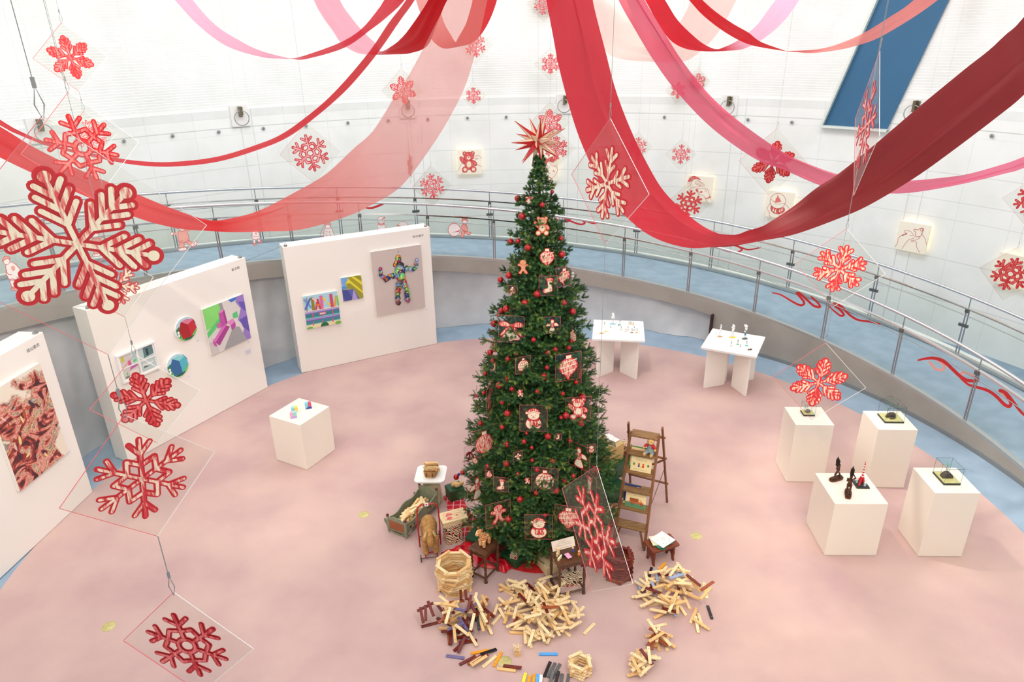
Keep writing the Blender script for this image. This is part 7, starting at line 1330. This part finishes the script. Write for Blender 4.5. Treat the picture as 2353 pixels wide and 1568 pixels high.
# figures on the two board-legged tables
wht = noisy('white_foam', (246, 246, 244), (252, 252, 250), 20, .8); wirem = mat('thin_dark_wire', (70, 74, 76), .5, .5)
def fig(px, py, kind, h, c, label, z=.803):
    P = onz(px, py, z); T = thing('tiny_figure', label, 'figurine', tuple(P), random.uniform(-.5, .5) + PI, 'tiny handmade figures on the white tables'); bc = mat('base_%d_%d_%d' % c, c, .6)
    b = MB(); rg = random.Random(int(px * 7 + py)); w = {'man': .03, 'group': .055, 'tall': .07, 'foam': .05, 'mound': .045, 'bit': .014}[kind]
    if kind == 'mound': b.ball((0, 0, .0), (w, w * .5, .02))
    elif kind == 'group': b.box((0, 0, .004), (w * 2, .03, .008))
    else: b.prism(smooth2([(w * rg.uniform(.7, 1) * math.cos(a), w * .6 * rg.uniform(.7, 1) * math.sin(a)) for a in np.linspace(0, 2 * PI, 8)[:-1]], True), 0, .006)
    b.build('base', bc, T)
    def man(x, s_, m, nm='wire_body'):
        q = MB(); q.tube([(x - .01 * s_, 0, .006), (x, 0, .035 * s_), (x + .01 * s_, 0, .006)], .0018, 5); q.tube([(x, 0, .035 * s_), (x, 0, .062 * s_)], .003, 5); q.tube([(x - .014 * s_, .004, .04 * s_), (x, 0, .058 * s_), (x + .014 * s_, -.004, .046 * s_)], .0016, 5); q.ball((x, 0, .07 * s_), .007 * s_, 8, 6); q.build(nm, m, T)
    if kind == 'man': man(0, h / .08, wirem)
    elif kind == 'group': [man(x, h / .08, wirem) for x in (-.04, -.013, .013, .04)]
    elif kind == 'bit': man(0, h / .08, MATS['base_%d_%d_%d' % c])
    elif kind == 'mound': q = MB(); [q.ball((rg.uniform(-.02, .02), rg.uniform(-.01, .01), .02 + rg.uniform(0, .012)), .008, 8, 6) for _ in range(4)]; q.build('white_beads', wht, T, smooth='all')
    elif kind == 'tall':
        q = MB(); q.tube([(-.015, 0, .006), (-.008, 0, h * .45)], .003, 6); q.tube([(.018, 0, .006), (.008, 0, h * .45)], .003, 6); q.build('legs_wire', mat('pink_wire', (220, 180, 176), .5), T); q = MB()
        for _ in range(16): q.ball((rg.gauss(0, .012), rg.gauss(0, .01), h * (.5 + .45 * rg.random())), rg.uniform(.011, .018), 8, 6)
        meld('foam_body', q, wht, T, .005, 2)
    else:
        q = MB(); 
        for k in range(20): t = k / 19; q.ball((rg.gauss(0, .028 * (1 - t) + .004), rg.gauss(0, .02 * (1 - t) + .003), h * (.12 + .85 * t)), rg.uniform(.009, .016), 8, 6)
        meld('foam_body', q, wht, T, .005, 2)
for a in [(1408, 745, 'tall', .22, (140, 210, 220), 'tallest white foam figure on thin legs with a pale blue base, first table'), (1389, 750, 'man', .09, (250, 248, 244), 'pale wire figure at the left of the first table'), (1403, 753, 'bit', .05, (90, 110, 130), 'tiny blue-grey figure beside the tallest foam figure'), (1424, 747, 'man', .1, (120, 170, 160), 'wire figure with greenish parts behind the middle of the first table'), (1421, 749, 'bit', .03, (60, 90, 80), 'tiny dark green bit beside the greenish wire figure'), (1427, 759, 'man', .08, (240, 206, 170), 'wire figure on a tan strip in the middle of the first table'), (1450, 746, 'group', .06, (244, 200, 150), 'four little wire figures in a line on one tan base'),
          (1443, 759, 'man', .08, (244, 190, 140), 'wire figure on a peach strip, right part of the first table'), (1438, 763, 'bit', .07, (196, 50, 50), 'tiny red figure on the first table'), (1457, 759, 'man', .08, (200, 190, 170), 'dark wire figure behind the pair at the right of the first table'), (1452, 765, 'man', .085, (150, 130, 90), 'wire figure with raised arms, front right of the first table'), (1463, 765, 'man', .085, (240, 180, 100), 'wire figure on an orange base at the front right corner'), (1382, 767, 'mound', .03, (214, 156, 96), 'low tan mound with white beads, front left of the first table'), (1391, 763, 'mound', .04, (248, 214, 140), 'low yellow mound with white beads on the first table'), (1399, 766, 'bit', .07, (246, 220, 190), 'tiny peach figure near the front left of the first table'),
          (1654, 774, 'foam', .23, (222, 166, 112), 'lumpy white foam figure on an orange square, second table'), (1683, 776, 'tall', .24, (240, 226, 90), 'white-headed figure on a yellow base, second table'), (1711, 779, 'tall', .28, (84, 104, 114), 'column of white foam over a blue leaf on a dark base, second table'), (1680, 796, 'man', .09, (236, 230, 220), 'faint wire figure at the front left of the second table'), (1695, 792, 'man', .09, (80, 190, 150), 'pinkish figure on a brown and green base, second table'), (1701, 797, 'bit', .05, (120, 110, 120), 'tiny grey figure at the front middle of the second table'), (1715, 795, 'man', .09, (110, 210, 170), 'figure on a mint green base, second table'), (1723, 804, 'mound', .05, (110, 84, 52), 'small brown mound figure at the front right of the second table')]: fig(*a)
b = MB(); b.ball((0, 0, .09), (.02, .008, .03), 12, 8); P = onz(1711, 779, .803); o = b.build('blue_leaf_shape', mat('leaf_blue', (60, 150, 190), .5), smooth='all'); o.location = tuple(P); tag(o, 'blue leaf shape under the white foam column on the second table', 'figurine')
